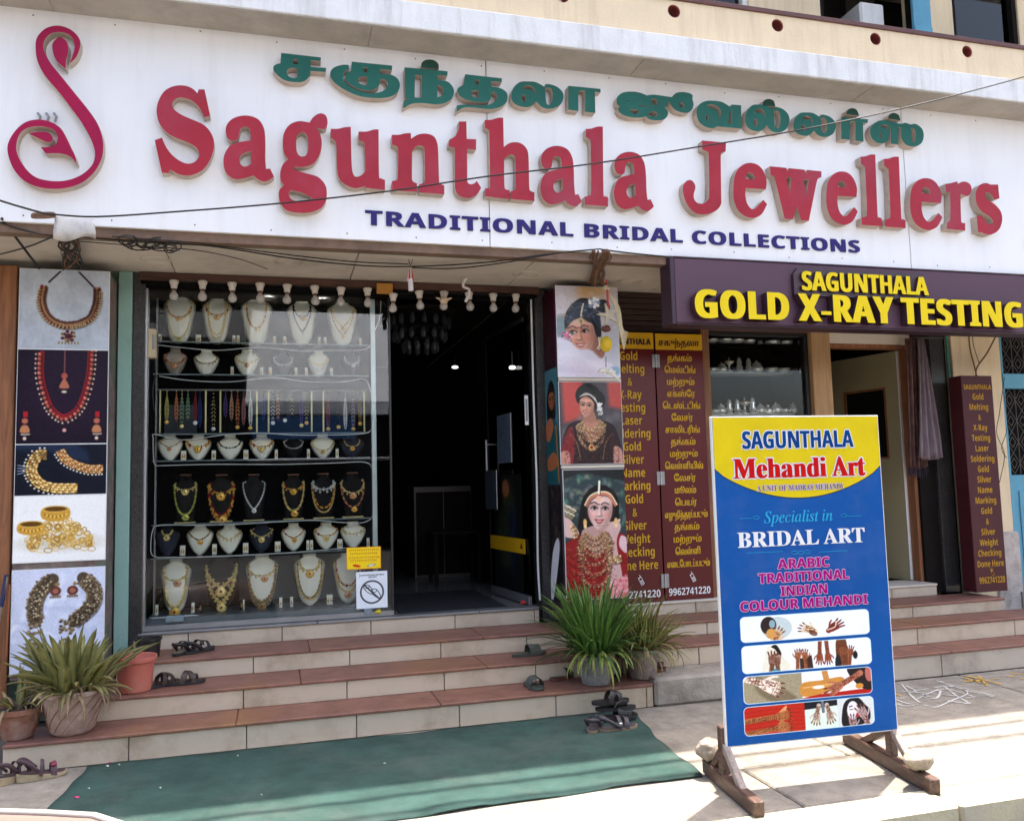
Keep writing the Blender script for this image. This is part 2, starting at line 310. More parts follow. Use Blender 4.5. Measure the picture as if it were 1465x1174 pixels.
's9':(229,[[[71,-4,-38,3,0,48,34,-4,22,1,19,4,14,7,17,13,11,18,6,22,3,24,-25,-23,-17,-7,-24,-3,-23,3,-19,8,-16,13,-13,18,-7,22,-2,27,3,28,8,24,15,20,19,15,24,9,28,3,19,-2,34,-11,15,-11,12,-14,10,-17,8,-20,5,-24,1,-43,-3,-32,-13,-45,-10,-21,-27,-28,-13,-9,-34,-12],[110,146,13,1,19,11,7,9,5,18,-4,26,-6,12,-9,9,-11,6,-13,2,-16,-2,-13,-10,-8,-15,-3,-23,3,-18,7,-14,12,-9]]]),
's&':(250,[[[198,136,-18,-31,-11,-13,-39,44,29,24,16,23,5,25,-8,30,-23,22,-34,8,-37,-8,-24,-22,-9,-33,4,-23,11,-22,16,-18,-34,-24,-22,-26,-9,-31,10,-33,25,-23,34,-9,26,4,28,13,32,24,32,-37,50,0,-55,64,34,48,10,24],[142,64,-19,-16,-19,-12,-20,-4,-23,9,-11,20,6,19,16,18,26,18],[83,208,9,19,21,7,22,-8,9,-20,-3,-13,-10,-15,-23,-16,-21,29]]]),
's-':(129,[[[113,107,-97,0,0,-37,97,0]]]),
'rA':(260,[[[-5,0,0,11,10,2,9,5,8,10,101,250,11,-1,95,-225,16,-32,8,-7,11,-2,0,-11,-128,0,0,11,25,4,8,12,-19,52,-88,0,-15,-37,-3,-13,8,-14,24,-4,0,-11],[68,96,76,0,-39,94]]]),
'rB':(264,[[[10,0,0,10,17,3,10,6,6,12,1,18,0,171,-3,26,-4,7,-7,5,-21,3,0,10,122,0,59,-7,34,-20,12,-35,-7,-29,-22,-20,-36,-13,43,-14,26,-23,9,-32,-3,-22,-9,-20,-16,-15,-21,-12,-27,-7,-31,-2],[108,150,31,3,18,9,9,17,4,27,-3,23,-7,17,-12,9,-19,3,-11,-1,-6,-4,-3,-8,-1,-12],[132,14,22,4,15,11,5,12,4,16,1,19,-1,20,-5,16,-8,12,-11,7,-16,5,-30,2,2,-111,4,-7,6,-4]]]),
'rD':(295,[[[12,0,0,10,16,3,10,5,4,10,2,16,0,179,-2,19,-6,12,-10,5,-17,2,0,10,123,0,44,-4,37,-11,29,-20,20,-27,13,-33,4,-40,-16,-76,-48,-45,-79,-15],[132,14,24,4,20,10,14,17,10,23,7,31,2,37,-9,68,-25,40,-42,14,-13,-2,-7,-4,-3,-8,-2,-15,2,-200,3,-9,7,-4]]]),
'rE':(263,[[[8,0,0,10,18,2,11,6,6,11,2,17,0,174,-2,21,-6,13,-11,5,-16,2,0,10,228,0,0,-81,-10,0,-4,23,-9,17,-12,12,-17,8,-22,5,-26,1,-19,-1,-5,-2,-3,-5,-2,-17,0,-85,29,4,16,10,8,11,10,35,9,0,0,-136,-10,0,-3,22,-5,16,-9,12,-10,7,-15,4,-20,1,0,-92,1,-12,4,-7,9,-3,33,-1,31,6,18,9,16,13,13,17,11,23,11,0,-16,-85]]]),
'rF':(241,[[[9,0,0,10,18,4,10,6,6,12,1,18,0,173,-2,18,-5,11,-11,6,-18,3,0,10,226,0,0,-81,-9,0,-5,23,-8,17,-12,12,-15,8,-29,6,-37,0,-8,-5,-2,-5,-1,-99,28,4,16,10,8,11,6,15,3,19,11,0,0,-136,-10,0,-4,22,-6,16,-7,12,-17,10,-28,3,0,-85,4,-22,5,-8,8,-4,28,-4,0,-10]]]),
'rH':(312,[[[9,0,0,10,18,3,10,6,6,11,1,18,0,178,-2,16,-5,10,-11,6,-16,3,0,10,134,0,0,-10,-22,-4,-7,-4,-4,-6,-3,-21,0,-77,96,0,0,77,-3,21,-4,6,-6,4,-23,4,0,10,134,0,0,-10,-17,-3,-11,-5,-5,-11,-1,-16,0,-178,1,-17,6,-11,10,-7,17,-3,0,-10,-134,0,0,10,17,3,11,5,6,11,2,19,0,84,-96,0,2,-102,6,-11,10,-6,18,-3,0,-10]]]),
'rI':(155,[[[8,0,0,10,17,4,11,5,7,10,2,16,0,185,-2,16,-5,9,-11,4,-19,2,0,10,138,0,0,-10,-18,-2,-11,-4,-6,-9,-2,-16,0,-184,3,-20,4,-6,17,-8,13,-2,0,-10]]]),
'rL':(254,[[[9,0,0,10,18,3,10,6,6,11,1,18,0,178,-2,16,-5,11,-11,6,-16,2,0,10,139,0,0,-10,-25,-3,-8,-4,-7,-15,-1,-190,2,-21,4,-6,13,-5,30,0,31,7,17,9,15,15,9,12,15,32,10,0,-15,-92]]]),
'rM':(378,[[[8,0,0,10,18,3,11,6,6,11,2,17,-1,192,-2,9,-4,6,-6,4,-23,3,0,10,101,0,79,-186,79,186,100,0,0,-10,-17,-3,-10,-6,-5,-10,-2,-17,0,-189,2,-10,4,-8,6,-4,21,-4,0,-10,-131,0,0,10,22,5,6,4,6,17,1,202,-99,-238,-11,0,-98,232,0,-184,2,-19,6,-11,12,-6,18,-2,0,-10]]]),
'rN':(294,[[[240,-6,-176,214,0,-161,1,-18,6,-11,10,-5,18,-3,0,-10,-88,0,0,10,21,4,6,4,4,7,3,22,0,184,-23,27,-11,3,0,10,82,0,140,-171,-1,138,-2,9,-4,6,-6,4,-23,4,0,10,89,0,0,-10,-18,-2,-10,-6,-5,-11,-2,-18,0,-230]]]),
'rO':(313,[[[155,-6,-37,4,-18,6,-30,18,-14,12,-12,14,-17,32,-9,36,-2,20,2,19,9,37,17,31,12,14,29,22,17,8,17,6,39,5,19,-2,36,-9,16,-8,28,-21,21,-29,8,-17,10,-36,1,-20,-1,-20,-10,-36,-18,-32,-12,-14,-28,-22,-16,-8,-37,-9],[158,7,38,15,22,42,8,72,-2,38,-6,32,-11,26,-14,18,-18,10,-20,4,-38,-14,-23,-43,-8,-71,2,-39,7,-32,11,-25,14,-18,17,-11]]]),
'rR':(282,[[[9,0,0,10,18,3,10,6,6,11,1,18,0,178,-2,16,-5,10,-11,6,-16,3,0,10,119,0,37,-2,30,-6,23,-9,16,-14,10,-18,3,-23,-6,-29,-21,-22,-33,-15,69,-103,13,-15,6,-3,10,-2,0,-10,-84,0,-82,126,-12,0,2,-96,6,-11,10,-6,18,-3,0,-10],[108,139,40,4,19,11,7,12,5,15,2,19,-5,32,-16,18,-26,7,-14,-1,-7,-4,-3,-8,-2,-14]]]),
'rS':(232,[[[26,-6,0,100,11,0,8,-26,9,-22,12,-16,15,-12,17,-7,19,-2,21,3,15,10,10,14,3,17,-4,17,-10,14,-18,11,-58,30,-17,13,-13,12,-9,14,-5,16,-2,18,2,22,8,20,12,16,17,12,19,7,22,3,13,-1,55,-12,9,3,4,10,11,0,0,-88,-10,0,-7,21,-10,18,-13,15,-14,12,-16,6,-16,3,-19,-3,-14,-8,-9,-12,-3,-16,3,-14,8,-12,12,-10,78,-39,17,-12,12,-13,7,-14,6,-33,-3,-24,-9,-21,-15,-17,-20,-12,-16,-6,-17,-4,-40,0,-44,12,-9,-3,-5,-10]]]),
'rT':(252,[[[55,0,0,10,18,2,12,6,6,12,2,18,0,210,-24,-2,-17,-6,-13,-10,-11,-13,-7,-17,-4,-21,-11,0,0,82,238,0,0,-82,-10,0,-11,38,-25,23,-41,8,0,-210,2,-19,6,-11,11,-6,19,-2,0,-10]]]),
'rU':(293,[[[148,-8,-34,3,-26,8,-20,14,-14,19,-8,26,-2,30,0,134,-2,16,-6,10,-10,6,-17,3,0,10,134,0,0,-10,-22,-4,-7,-4,-4,-6,-2,-9,0,-155,1,-21,5,-18,7,-13,17,-13,26,-5,38,9,24,28,8,45,0,130,-2,17,-6,10,-11,6,-19,3,0,10,86,0,0,-10,-15,-3,-9,-7,-5,-10,-1,-16,0,-117,-3,-38,-9,-29,-14,-22,-20,-15,-26,-9]]]),
'ra':(205,[[[152,-6,-24,7,-9,20,-19,-15,-21,-8,-22,-3,-19,3,-14,9,-9,13,-3,18,3,16,9,15,14,12,20,11,60,21,-1,45,-6,10,-9,6,-14,2,-20,-3,-6,-10,10,-18,1,-7,-2,-10,-5,-8,-9,-5,-11,-1,-11,2,-8,5,-6,9,-1,11,2,13,7,12,12,10,15,7,19,5,21,2,26,-2,20,-5,15,-9,9,-12,6,-17,2,-20,2,-101,5,-4,10,5,5,-9,-14,-12,-14,-8],[90,20,14,4,14,14,0,63,-26,-11,-16,-17,-6,-23,5,-22]]]),
'rd':(220,[[[83,-6,-19,3,-18,9,-14,15,-11,19,-5,14,-4,34,4,37,6,17,11,20,15,15,19,9,20,4,17,-3,16,-7,13,-13,0,72,-2,10,-5,7,-8,4,-13,2,0,9,85,0,1,-239,3,-8,5,-5,11,-3,0,-10,-22,-1,-55,-11,0,29,-13,-16,-17,-10],[102,17,9,2,9,6,8,9,5,11,0,99,-3,9,-7,8,-9,5,-10,1,-16,-5,-10,-13,-5,-15,-3,-43,3,-42,4,-14,10,-14]]]),
're':(179,[[[92,-6,-22,3,-20,9,-16,15,-12,20,-6,16,-4,37,4,34,6,15,13,19,17,15,20,9,22,4,21,-3,18,-7,15,-13,12,-17,6,-22,2,-29,-98,0,6,-41,16,-25,27,-8,15,3,14,9,13,14,9,-8,-22,-27,-26,-16],[69,114,51,0,-1,36,-4,15,-7,9,-12,3,-15,-6,-9,-19]]]),
'rh':(227,[[[11,0,0,10,10,1,6,4,3,7,1,11,-1,215,-3,8,-6,4,-10,2,0,9,77,0,0,-112,16,17,19,10,22,4,29,-8,17,-21,6,-35,1,-104,3,-6,6,-5,9,-1,0,-10,-96,0,0,10,16,6,4,17,-1,111,-3,10,-5,6,-10,2,-18,-6,-15,-16,1,-118,3,-6,6,-5,9,-1,0,-10]]]),
'ri':(118,[[[60,216,-12,2,-9,6,-7,10,-2,12,2,12,7,9,9,7,12,2,12,-2,10,-7,6,-9,2,-12,-2,-12,-7,-10,-9,-6]],[[11,0,0,10,16,5,4,18,-1,129,-2,8,-6,3,-10,2,0,10,76,0,1,-163,3,-6,6,-4,9,-2,0,-10]]]),
'rn':(227,[[[11,0,0,10,10,1,6,4,3,7,1,11,-1,129,-3,7,-6,5,-10,1,0,10,77,0,0,-26,16,17,19,10,22,4,29,-8,17,-21,6,-35,1,-104,3,-6,6,-5,9,-1,0,-10,-96,0,0,10,16,6,4,17,-1,111,-3,10,-5,6,-10,2,-18,-6,-15,-16,1,-118,3,-6,6,-5,9,-1,0,-10]]]),
'rr':(171,[[[11,0,0,10,16,5,4,18,-1,129,-2,8,-6,3,-10,2,0,10,75,0,0,-35,11,17,14,13,13,7,14,3,15,-2,10,-7,6,-10,2,-13,-1,-10,-5,-8,-8,-6,-10,-2,-10,2,-20,19,-6,2,-8,-3,-8,-8,-5,-13,-2,-17,0,-81,1,-11,5,-7,8,-4,15,-1,0,-10]]]),
'rt':(136,[[[74,-6,-21,3,-14,9,-7,15,-3,21,0,124,-17,0,0,12,40,42,25,32,9,0,0,-67,38,0,0,-19,-38,0,1,-128,6,-12,7,-2,13,5,10,15,9,-5,-14,-25,-20,-15]]]),
'iS':(220,[[[91,-6,-17,2,-49,12,-10,-3,-6,-10,-7,0,13,92,8,0,2,-24,6,-20,10,-16,13,-11,15,-7,18,-3,14,2,13,6,11,8,9,12,5,13,1,15,-1,11,-9,20,-21,27,-31,32,-17,25,-7,17,-2,16,3,20,7,18,12,14,16,12,20,6,22,3,18,-1,36,-10,10,2,6,8,7,0,-13,-82,-6,0,-2,22,-4,17,-8,13,-16,14,-22,4,-19,-3,-15,-9,-9,-15,-3,-19,2,-12,6,-13,8,-13,49,-52,12,-18,8,-19,2,-22,-3,-22,-8,-19,-14,-16,-17,-13,-22,-8]]]),
'ia':(204,[[[30,-5,-14,3,-11,8,-7,14,-2,18,2,22,5,22,8,22,11,22,15,20,17,17,18,14,18,9,19,2,20,-5,9,-16,6,17,30,0,-41,-147,-1,-11,2,-4,5,-1,11,7,18,20,6,-5,-21,-27,-19,-16,-18,-5,-12,5,-4,14,14,56,-15,-23,-28,-33,-20,-14],[49,20,9,2,11,6,11,11,21,28,9,17,9,18,10,35,1,16,-5,19,-15,6,-18,-5,-18,-15,-12,-14,-9,-18,-9,-22,-9,-32,-3,-28,4,-18]]]),
'ic':(178,[[[59,-5,-25,5,-18,14,-9,14,-6,16,-1,21,2,19,5,20,9,19,13,18,15,16,17,13,19,10,19,6,20,2,17,-2,12,-6,8,-10,3,-11,-1,-9,-4,-8,-7,-4,-8,-2,-13,4,-4,12,1,8,8,12,-3,5,-10,1,-21,-4,-20,-13,-22,-27,-8,-17,-11,-36,-1,-17,3,-21,8,-16,11,-10,16,-3,20,4,21,11,22,20,6,-7,-27,-26,-28,-16]]]),
'ie':(171,[[[53,-4,-23,4,-18,12,-8,13,-5,15,-1,19,2,19,6,20,9,20,13,20,15,16,17,15,19,11,19,6,18,2,16,-2,12,-5,7,-10,3,-13,-4,-16,-10,-15,-16,-14,-23,-12,-29,-10,-36,-6,-2,-27,4,-24,12,-14,21,-5,19,4,20,11,22,18,6,-6,-26,-26,-14,-9,-22,-8],[38,94,25,5,21,8,16,11,12,14,7,14,3,16,-4,12,-11,4,-13,-3,-12,-8,-14,-13,-11,-17,-11,-20]]]),
'ii':(106,[[[73,234,-8,2,-6,4,-5,7,-2,8,2,7,5,7,6,5,8,2,8,-2,7,-4,4,-7,2,-8,-2,-8,-4,-7,-7,-4]],[[20,-5,-15,6,-5,16,7,34,29,106,-2,7,-4,4,-20,3,2,7,62,10,3,-1,1,-7,-40,-133,-4,-16,2,-9,7,-3,15,8,19,23,6,-6,-22,-27,-21,-16]]]),
'il':(103,[[[19,-4,-9,1,-6,4,-4,6,-1,9,9,43,52,199,-1,8,-4,4,-20,3,1,7,65,9,1,-3,-2,-9,-63,-227,-4,-20,2,-7,5,-3,14,8,19,21,6,-6,-11,-15,-22,-21,-15,-9]]]),
'in':(217,[[[132,-5,-8,1,-6,4,-4,7,-2,9,8,36,23,87,1,12,-2,9,-8,4,-8,-2,-20,-13,-33,-36,-9,-14,-19,-37,-20,-62,-32,0,39,132,5,24,-1,7,-4,4,-22,3,2,7,66,11,1,-1,-24,-81,39,46,18,16,17,11,15,6,13,3,17,-6,6,-16,-1,-16,-33,-121,2,-7,6,-2,14,8,18,26,6,-5,-20,-30,-19,-18]]]),
'ip':(203,[[[-57,-89,2,7,16,2,10,5,7,9,54,206,4,16,-2,7,-3,4,-21,3,2,7,65,10,-1,-9,-9,-29,21,22,23,13,24,4,20,-3,15,-11,10,-17,3,-23,-1,-16,-9,-32,-8,-16,-20,-29,-25,-24,-14,-9,-23,-9,-23,-3,-17,2,-13,5,-16,-71,2,-6,5,-5,25,-3,-2,-7],[60,6,16,2,16,10,15,14,13,17,12,20,8,22,6,23,2,22,-2,14,-6,12,-9,6,-12,2,-20,-4,-18,-16,-11,-14,-9,-18,-24,-94,6,-14]]]),
'is':(148,[[[46,-5,-15,1,-27,8,-6,-2,-3,-4,-8,0,9,65,6,0,4,-25,8,-17,12,-11,16,-4,13,2,11,8,6,11,3,14,-3,15,-34,48,-10,19,-4,19,3,18,11,15,16,10,19,3,15,0,27,-8,7,2,2,5,7,0,-8,-59,-7,0,-6,28,-13,16,-19,6,-10,-2,-7,-5,-5,-7,-2,-9,4,-14,34,-49,11,-20,4,-19,-2,-15,-6,-14,-9,-12,-12,-9,-15,-6]]]),
'it':(111,[[[20,-5,-15,5,-5,16,2,10,37,142,-27,0,1,9,24,9,23,19,21,29,9,0,-15,-53,34,0,-3,-13,-34,0,-36,-141,2,-7,5,-2,13,8,18,21,6,-7,-21,-25,-20,-15]]]),
'tத':(330,[[[23,-128,32,1,0,41,23,20,146,8,44,16,25,23,17,34,0,48,-12,29,-18,18,-22,12,-59,10,0,60,73,2,0,28,-207,-1,0,-98,-21,-11,-13,-13,-12,-34,3,-24,22,-30,27,-12,31,-5,31,3,36,14,23,30,8,61,48,-9,20,-17,8,-20,0,-29,-16,-33,-14,-12,-24,-9,-60,-7,-89,0,-31,-12,-16,-18,-7,-17],[104,23,-24,5,-22,18,-3,29,7,12,38,15,62,0,1,-39,-5,-15,-22,-20],[97,129,0,65,66,-2,-1,-61]]]),
'tங':(418,[[[37,0,32,2,1,190,66,-1,2,-133,33,0,1,40,33,18,29,-3,18,-20,0,-34,-14,-30,-100,0,0,-29,242,0,1,220,-33,0,0,-190,-74,-1,11,28,3,29,-8,28,-9,12,-9,9,-26,9,-29,0,-35,-13,0,60,69,1,0,29,-204,0]]]),
't்':(0,[[[-120,272,22,2,13,16,-2,21,-16,13,-21,-2,-14,-16,3,-21]]]),
'tக':(330,[[[88,-4,39,0,41,14,15,16,12,24,4,54,57,-8,14,-10,7,-22,-3,-17,-10,-15,-22,-8,-34,5,-4,-29,57,-2,19,7,21,18,9,27,0,21,-9,27,-18,18,-27,12,-58,3,0,60,73,1,0,29,-208,-1,0,-98,-18,-9,-15,-15,-8,-15,-2,-31,10,-26,13,-14,17,-9],[96,24,-24,8,-14,13,-4,14,4,22,14,13,21,7,70,3,1,-40,-10,-22,-15,-13,-15,-5],[96,128,0,64,68,-1,-1,-61]]]),
'tம':(343,[[[37,0,199,0,48,15,16,15,14,27,5,29,-3,60,-7,26,-14,26,-21,18,-24,10,-36,0,-31,-14,-15,-21,-8,-26,0,-135,-90,-1,-1,191,-32,1],[195,29,1,141,18,25,34,0,16,-11,16,-36,3,-67,-5,-19,-13,-18,-15,-10,-19,-5]]]),
'tெ':(360,[[[140,-4,36,0,19,4,19,10,16,16,9,21,3,19,-5,32,-7,14,-28,23,-41,5,-26,-8,-21,-18,-9,-19,-3,-26,9,-33,-25,23,-20,34,-9,45,2,51,19,55,28,32,41,24,36,8,36,-3,26,-9,25,-26,10,-19,10,-48,0,-201,36,0,0,192,-10,62,-17,34,-23,22,-45,22,-65,2,-36,-9,-24,-12,-26,-19,-23,-26,-29,-60,-5,-26,0,-53,10,-43,9,-22,15,-21,32,-30],[149,24,-13,23,0,39,20,22,32,0,13,-10,7,-15,-2,-36,-9,-13,-12,-7]]]),
'tல':(405,[[[87,-4,26,0,24,7,16,13,14,29,3,24,-5,24,-10,17,-15,13,-17,7,-36,0,-30,-13,5,24,12,21,22,23,39,12,38,-5,25,-20,12,-36,5,-77,15,-33,20,-21,29,-9,33,0,29,9,21,21,12,21,4,22,0,60,-12,45,-39,66,-30,-22,24,-32,19,-43,5,-26,0,-46,-10,-26,-15,-16,-17,-5,-29,5,-18,18,-7,19,-7,94,-15,31,-25,23,-38,12,-51,-2,-36,-15,-30,-27,-21,-48,0,-75,16,-36,18,-18],[96,22,-19,7,-11,11,-7,14,-5,29,16,13,31,8,25,-11,8,-12,2,-29,-5,-14,-11,-11]]]),
'tட':(277,[[[37,0,233,0,1,28,-201,1,-1,191,-32,1]]]),
'tி':(105,[[[37,0,33,2,0,225,-8,43,-14,29,-23,23,-36,14,-50,-2,-19,-7,-26,-21,-14,-33,2,-46,9,-20,35,1,-10,24,-2,29,7,24,20,18,19,5,27,-3,17,-7,10,-11,12,-21,8,-29]]]),
'tற':(348,[[[22,-128,32,1,0,41,23,20,137,8,48,16,32,30,17,32,7,26,3,84,-10,38,-9,20,-23,25,-29,12,-43,0,-24,-10,-24,-24,-27,29,-33,7,-24,-5,-23,-15,-12,-19,-5,-20,1,-169,33,1,2,168,15,24,15,6,24,-7,13,-25,4,-167,32,1,3,159,12,24,13,11,19,4,22,-2,14,-7,16,-18,12,-36,0,-77,-5,-24,-12,-26,-16,-18,-21,-12,-63,-12,-96,0,-31,-12,-15,-18,-8,-17]]]),
'tு':(201,[[[101,87,41,3,19,9,13,13,10,22,0,36,-7,17,-16,18,-17,9,-28,8,-203,-2,1,-27,127,0,1,-49,12,-29,16,-16],[111,116,-19,7,-11,13,-7,32,3,25,43,-3,12,-4,16,-16,2,-31,-4,-10,-14,-11]]]),
'tஎ':(320,[[[87,-4,36,2,26,14,13,18,8,34,-10,38,-25,23,-12,5,-36,0,-30,-13,9,29,21,25,41,19,82,1,0,-189,35,-2,1,191,66,1,2,28,-170,1,-50,-12,-29,-17,-23,-25,-12,-21,-7,-29,0,-46,10,-33,12,-20,15,-13],[96,22,-19,7,-11,11,-7,14,-5,29,16,13,31,8,25,-11,8,-12,2,-29,-5,-14,-11,-11]]]),
'tஸ':(514,[[[87,-4,26,0,24,7,16,13,14,29,3,24,-5,24,-10,17,-15,13,-17,7,-36,0,-30,-13,5,24,12,21,22,23,39,12,19,0,29,-9,13,-11,14,-24,5,-27,1,-126,33,2,0,153,7,24,20,18,24,-2,14,-16,7,-33,2,-82,17,-41,20,-18,27,-9,33,0,29,9,28,30,12,41,-5,70,-26,62,-23,32,-30,-20,26,-36,17,-41,5,-19,0,-55,-16,-33,-17,-9,-24,-3,-16,8,-18,22,-8,48,-2,77,-14,27,-16,13,-19,7,-43,-5,-18,-13,-16,-23,-29,29,-36,12,-36,0,-48,-17,-30,-27,-17,-32,-7,-31,0,-45,10,-36,9,-15,18,-18],[96,22,-19,7,-11,11,-7,14,-5,29,16,13,31,8,25,-11,8,-12,2,-29,-16,-25]]]),
'tர':(256,[[[92,-84,90,85,0,192,66,1,0,29,-212,-1,1,-222,32,1,0,192,77,0,0,-185,-77,-72]]]),
'tே':(288,[[[158,-4,41,0,43,14,18,18,10,19,2,24,-4,27,-21,27,-24,12,-19,3,-34,-8,-18,-13,-12,-19,-4,-34,12,-36,-11,2,-27,14,-37,42,-17,60,3,53,7,26,19,34,42,35,27,9,6,-1,-12,-22,-3,-28,10,-27,15,-15,27,-10,26,0,34,14,18,28,0,46,-16,25,-21,14,-24,7,-51,0,-24,-4,-26,-10,-31,-19,-35,-40,-12,-24,-12,-48,2,-67,10,-34,17,-31,44,-42,24,-12],[182,24,-13,28,0,34,21,22,28,0,14,-10,7,-17,0,-24,-5,-12,-23,-18],[199,231,-15,11,-8,28,12,34,23,4,17,-8,11,-10,5,-10,0,-26,-14,-18,-9,-5]]]),
'tச':(289,[[[88,-4,39,0,41,14,15,16,12,24,4,54,73,1,-1,25,-73,1,0,60,73,1,0,29,-208,-1,0,-98,-18,-9,-15,-15,-8,-15,-2,-31,10,-26,13,-14,17,-9],[96,24,-24,8,-14,13,-4,14,4,22,14,13,21,7,70,3,1,-40,-10,-22,-15,-13,-15,-5],[96,128,0,64,68,-1,-1,-61]]]),
'tா':(256,[[[37,0,32,2,0,189,77,0,0,-189,35,-2,1,191,66,1,0,29,-212,-1]]]),
'tவ':(418,[[[89,-4,24,0,24,7,16,13,14,29,3,24,-5,24,-10,17,-15,13,-17,7,-36,0,-30,-13,9,33,21,26,26,16,24,5,31,-2,22,-10,13,-11,15,-21,7,-27,0,-43,-10,-38,-9,-17,1,-28,175,0,1,220,-36,0,-1,-191,-104,1,16,48,0,63,-14,38,-25,28,-39,17,-55,2,-38,-12,-19,-12,-18,-18,-20,-34,-7,-33,0,-43,10,-36,9,-15,18,-18],[96,22,-19,7,-11,11,-7,14,-5,29,16,13,31,8,25,-11,8,-12,2,-29,-16,-25]]]),
'tள':(428,[[[89,-4,34,2,26,14,13,18,8,34,-10,38,-25,23,-12,5,-36,0,-30,-13,9,33,30,35,39,12,31,-2,24,-10,25,-23,0,-160,33,-2,1,191,68,1,1,-190,33,-2,1,191,68,1,2,28,-201,1,-1,-18,-4,-1,-40,22,-51,2,-50,-19,-28,-25,-17,-32,-7,-31,0,-45,10,-36,9,-15,18,-18],[96,22,-19,7,-11,11,-7,14,-5,29,16,13,31,8,25,-11,8,-12,2,-29,-5,-14,-11,-11]]]),
'tய':(385,[[[82,-4,27,0,31,17,2,-12,207,0,1,219,-34,0,-1,-190,-140,1,0,189,-33,2,-1,-177,-27,-20,-20,0,-18,13,-4,12,-3,170,-32,2,1,-179,12,-27,11,-10]]]),
'tூ':(338,[[[135,6,50,0,55,14,35,25,29,46,10,38,-3,77,-19,46,-25,27,-29,17,-24,7,-53,3,-24,-5,-36,-17,-30,-30,-15,-32,-143,-2,1,-27,137,0,-1,-42,14,-36,16,-16,19,-9,41,-3,26,10,18,18,10,29,-3,28,-9,20,-23,20,-36,10,-29,0,-1,6,25,30,38,16,46,0,36,-14,23,-23,19,-53,-2,-60,-5,-19,-19,-33,-38,-28,-38,-10,-67,5,-46,19,-17,12,-15,-25,1,-6,46,-21],[118,116,-22,10,-10,18,-3,43,4,6,43,-3,14,-7,14,-18,2,-14,-7,-22,-13,-11]]]),
'tப':(311,[[[37,0,237,0,2,220,-34,0,-1,-191,-171,0,-1,191,-32,1]]]),
'tழ':(343,[[[89,-128,53,0,24,5,24,12,20,20,16,25,71,2,-1,27,-82,3,-16,13,-4,14,1,6,31,0,46,10,25,18,14,24,7,31,-2,65,-14,41,-26,27,-40,12,-27,-2,-21,-10,-18,-20,-10,-31,0,-135,-90,-1,-1,193,-34,0,0,-221,124,-1,8,-32,27,-24,-8,-15,-16,-16,-16,-9,-36,-5,-31,3,-15,5,-10,10,0,20,15,10,34,0,6,26,-6,3,-34,0,-33,-12,-16,-20,-2,-29,4,-12,18,-18],[195,28,1,140,13,23,22,7,14,-2,21,-16,14,-31,2,-69,-4,-20,-23,-25]]]),
'tை':(464,[[[89,-4,34,2,26,14,13,18,8,34,-10,38,-25,23,-12,5,-36,0,-30,-13,14,38,30,28,31,12,46,2,29,-5,30,-13,-17,-21,-14,-34,-8,-60,8,-31,7,-12,15,-16,27,-9,21,0,22,7,16,13,14,31,2,39,-12,50,-14,24,-24,24,25,11,29,2,29,-7,23,-18,16,-38,0,-51,-9,-36,-19,-33,27,-18,21,32,16,60,0,43,-14,46,-32,35,-39,14,-41,0,-19,-5,-33,-19,-39,17,-33,7,-51,0,-48,-14,-19,-12,-23,-23,-17,-31,-7,-29,0,-43,10,-36,27,-33],[96,22,-19,7,-11,11,-7,14,-5,29,16,13,31,8,25,-11,8,-12,2,-29,-5,-14,-11,-11],[262,22,-10,2,-13,14,-7,28,5,53,23,45,27,-40,10,-46,-7,-40,-14,-14]]]),
'tோ':(604,[[[158,-4,41,0,43,14,18,18,10,19,2,24,-4,27,-21,27,-24,12,-19,3,-34,-8,-18,-13,-12,-19,-4,-34,12,-36,-11,2,-27,14,-37,42,-17,60,3,53,7,26,19,34,42,35,27,9,6,-1,-12,-22,-3,-28,10,-27,15,-15,27,-10,26,0,34,14,18,28,0,46,-16,25,-21,14,-24,7,-51,0,-24,-4,-26,-10,-31,-19,-35,-40,-12,-24,-12,-48,2,-67,10,-34,17,-31,44,-42,24,-12],[182,24,-13,28,0,34,21,22,28,0,14,-10,7,-17,0,-24,-5,-12,-23,-18],[199,231,-15,11,-8,28,12,34,23,4,17,-8,11,-10,5,-10,0,-26,-14,-18,-9,-5]],[[384,0,35,2,0,189,77,0,0,-189,32,-2,1,191,66,1,0,29,-212,-1]],[[319,118,19,7,9,18,-7,22,-18,8,-17,-5,-11,-13,2,-24,9,-8]]]),
'tந':(316,[[[23,-128,32,1,0,41,23,20,115,5,34,7,29,15,27,30,12,36,0,50,-7,24,-12,19,-28,21,-24,5,-31,-5,-20,-9,0,60,68,2,0,28,-205,-1,1,-222,33,1,1,194,68,-2,1,-193,33,1,0,99,27,15,29,0,23,-18,10,-24,0,-40,-15,-34,-30,-23,-62,-9,-82,0,-31,-12,-16,-18,-7,-17]]]),
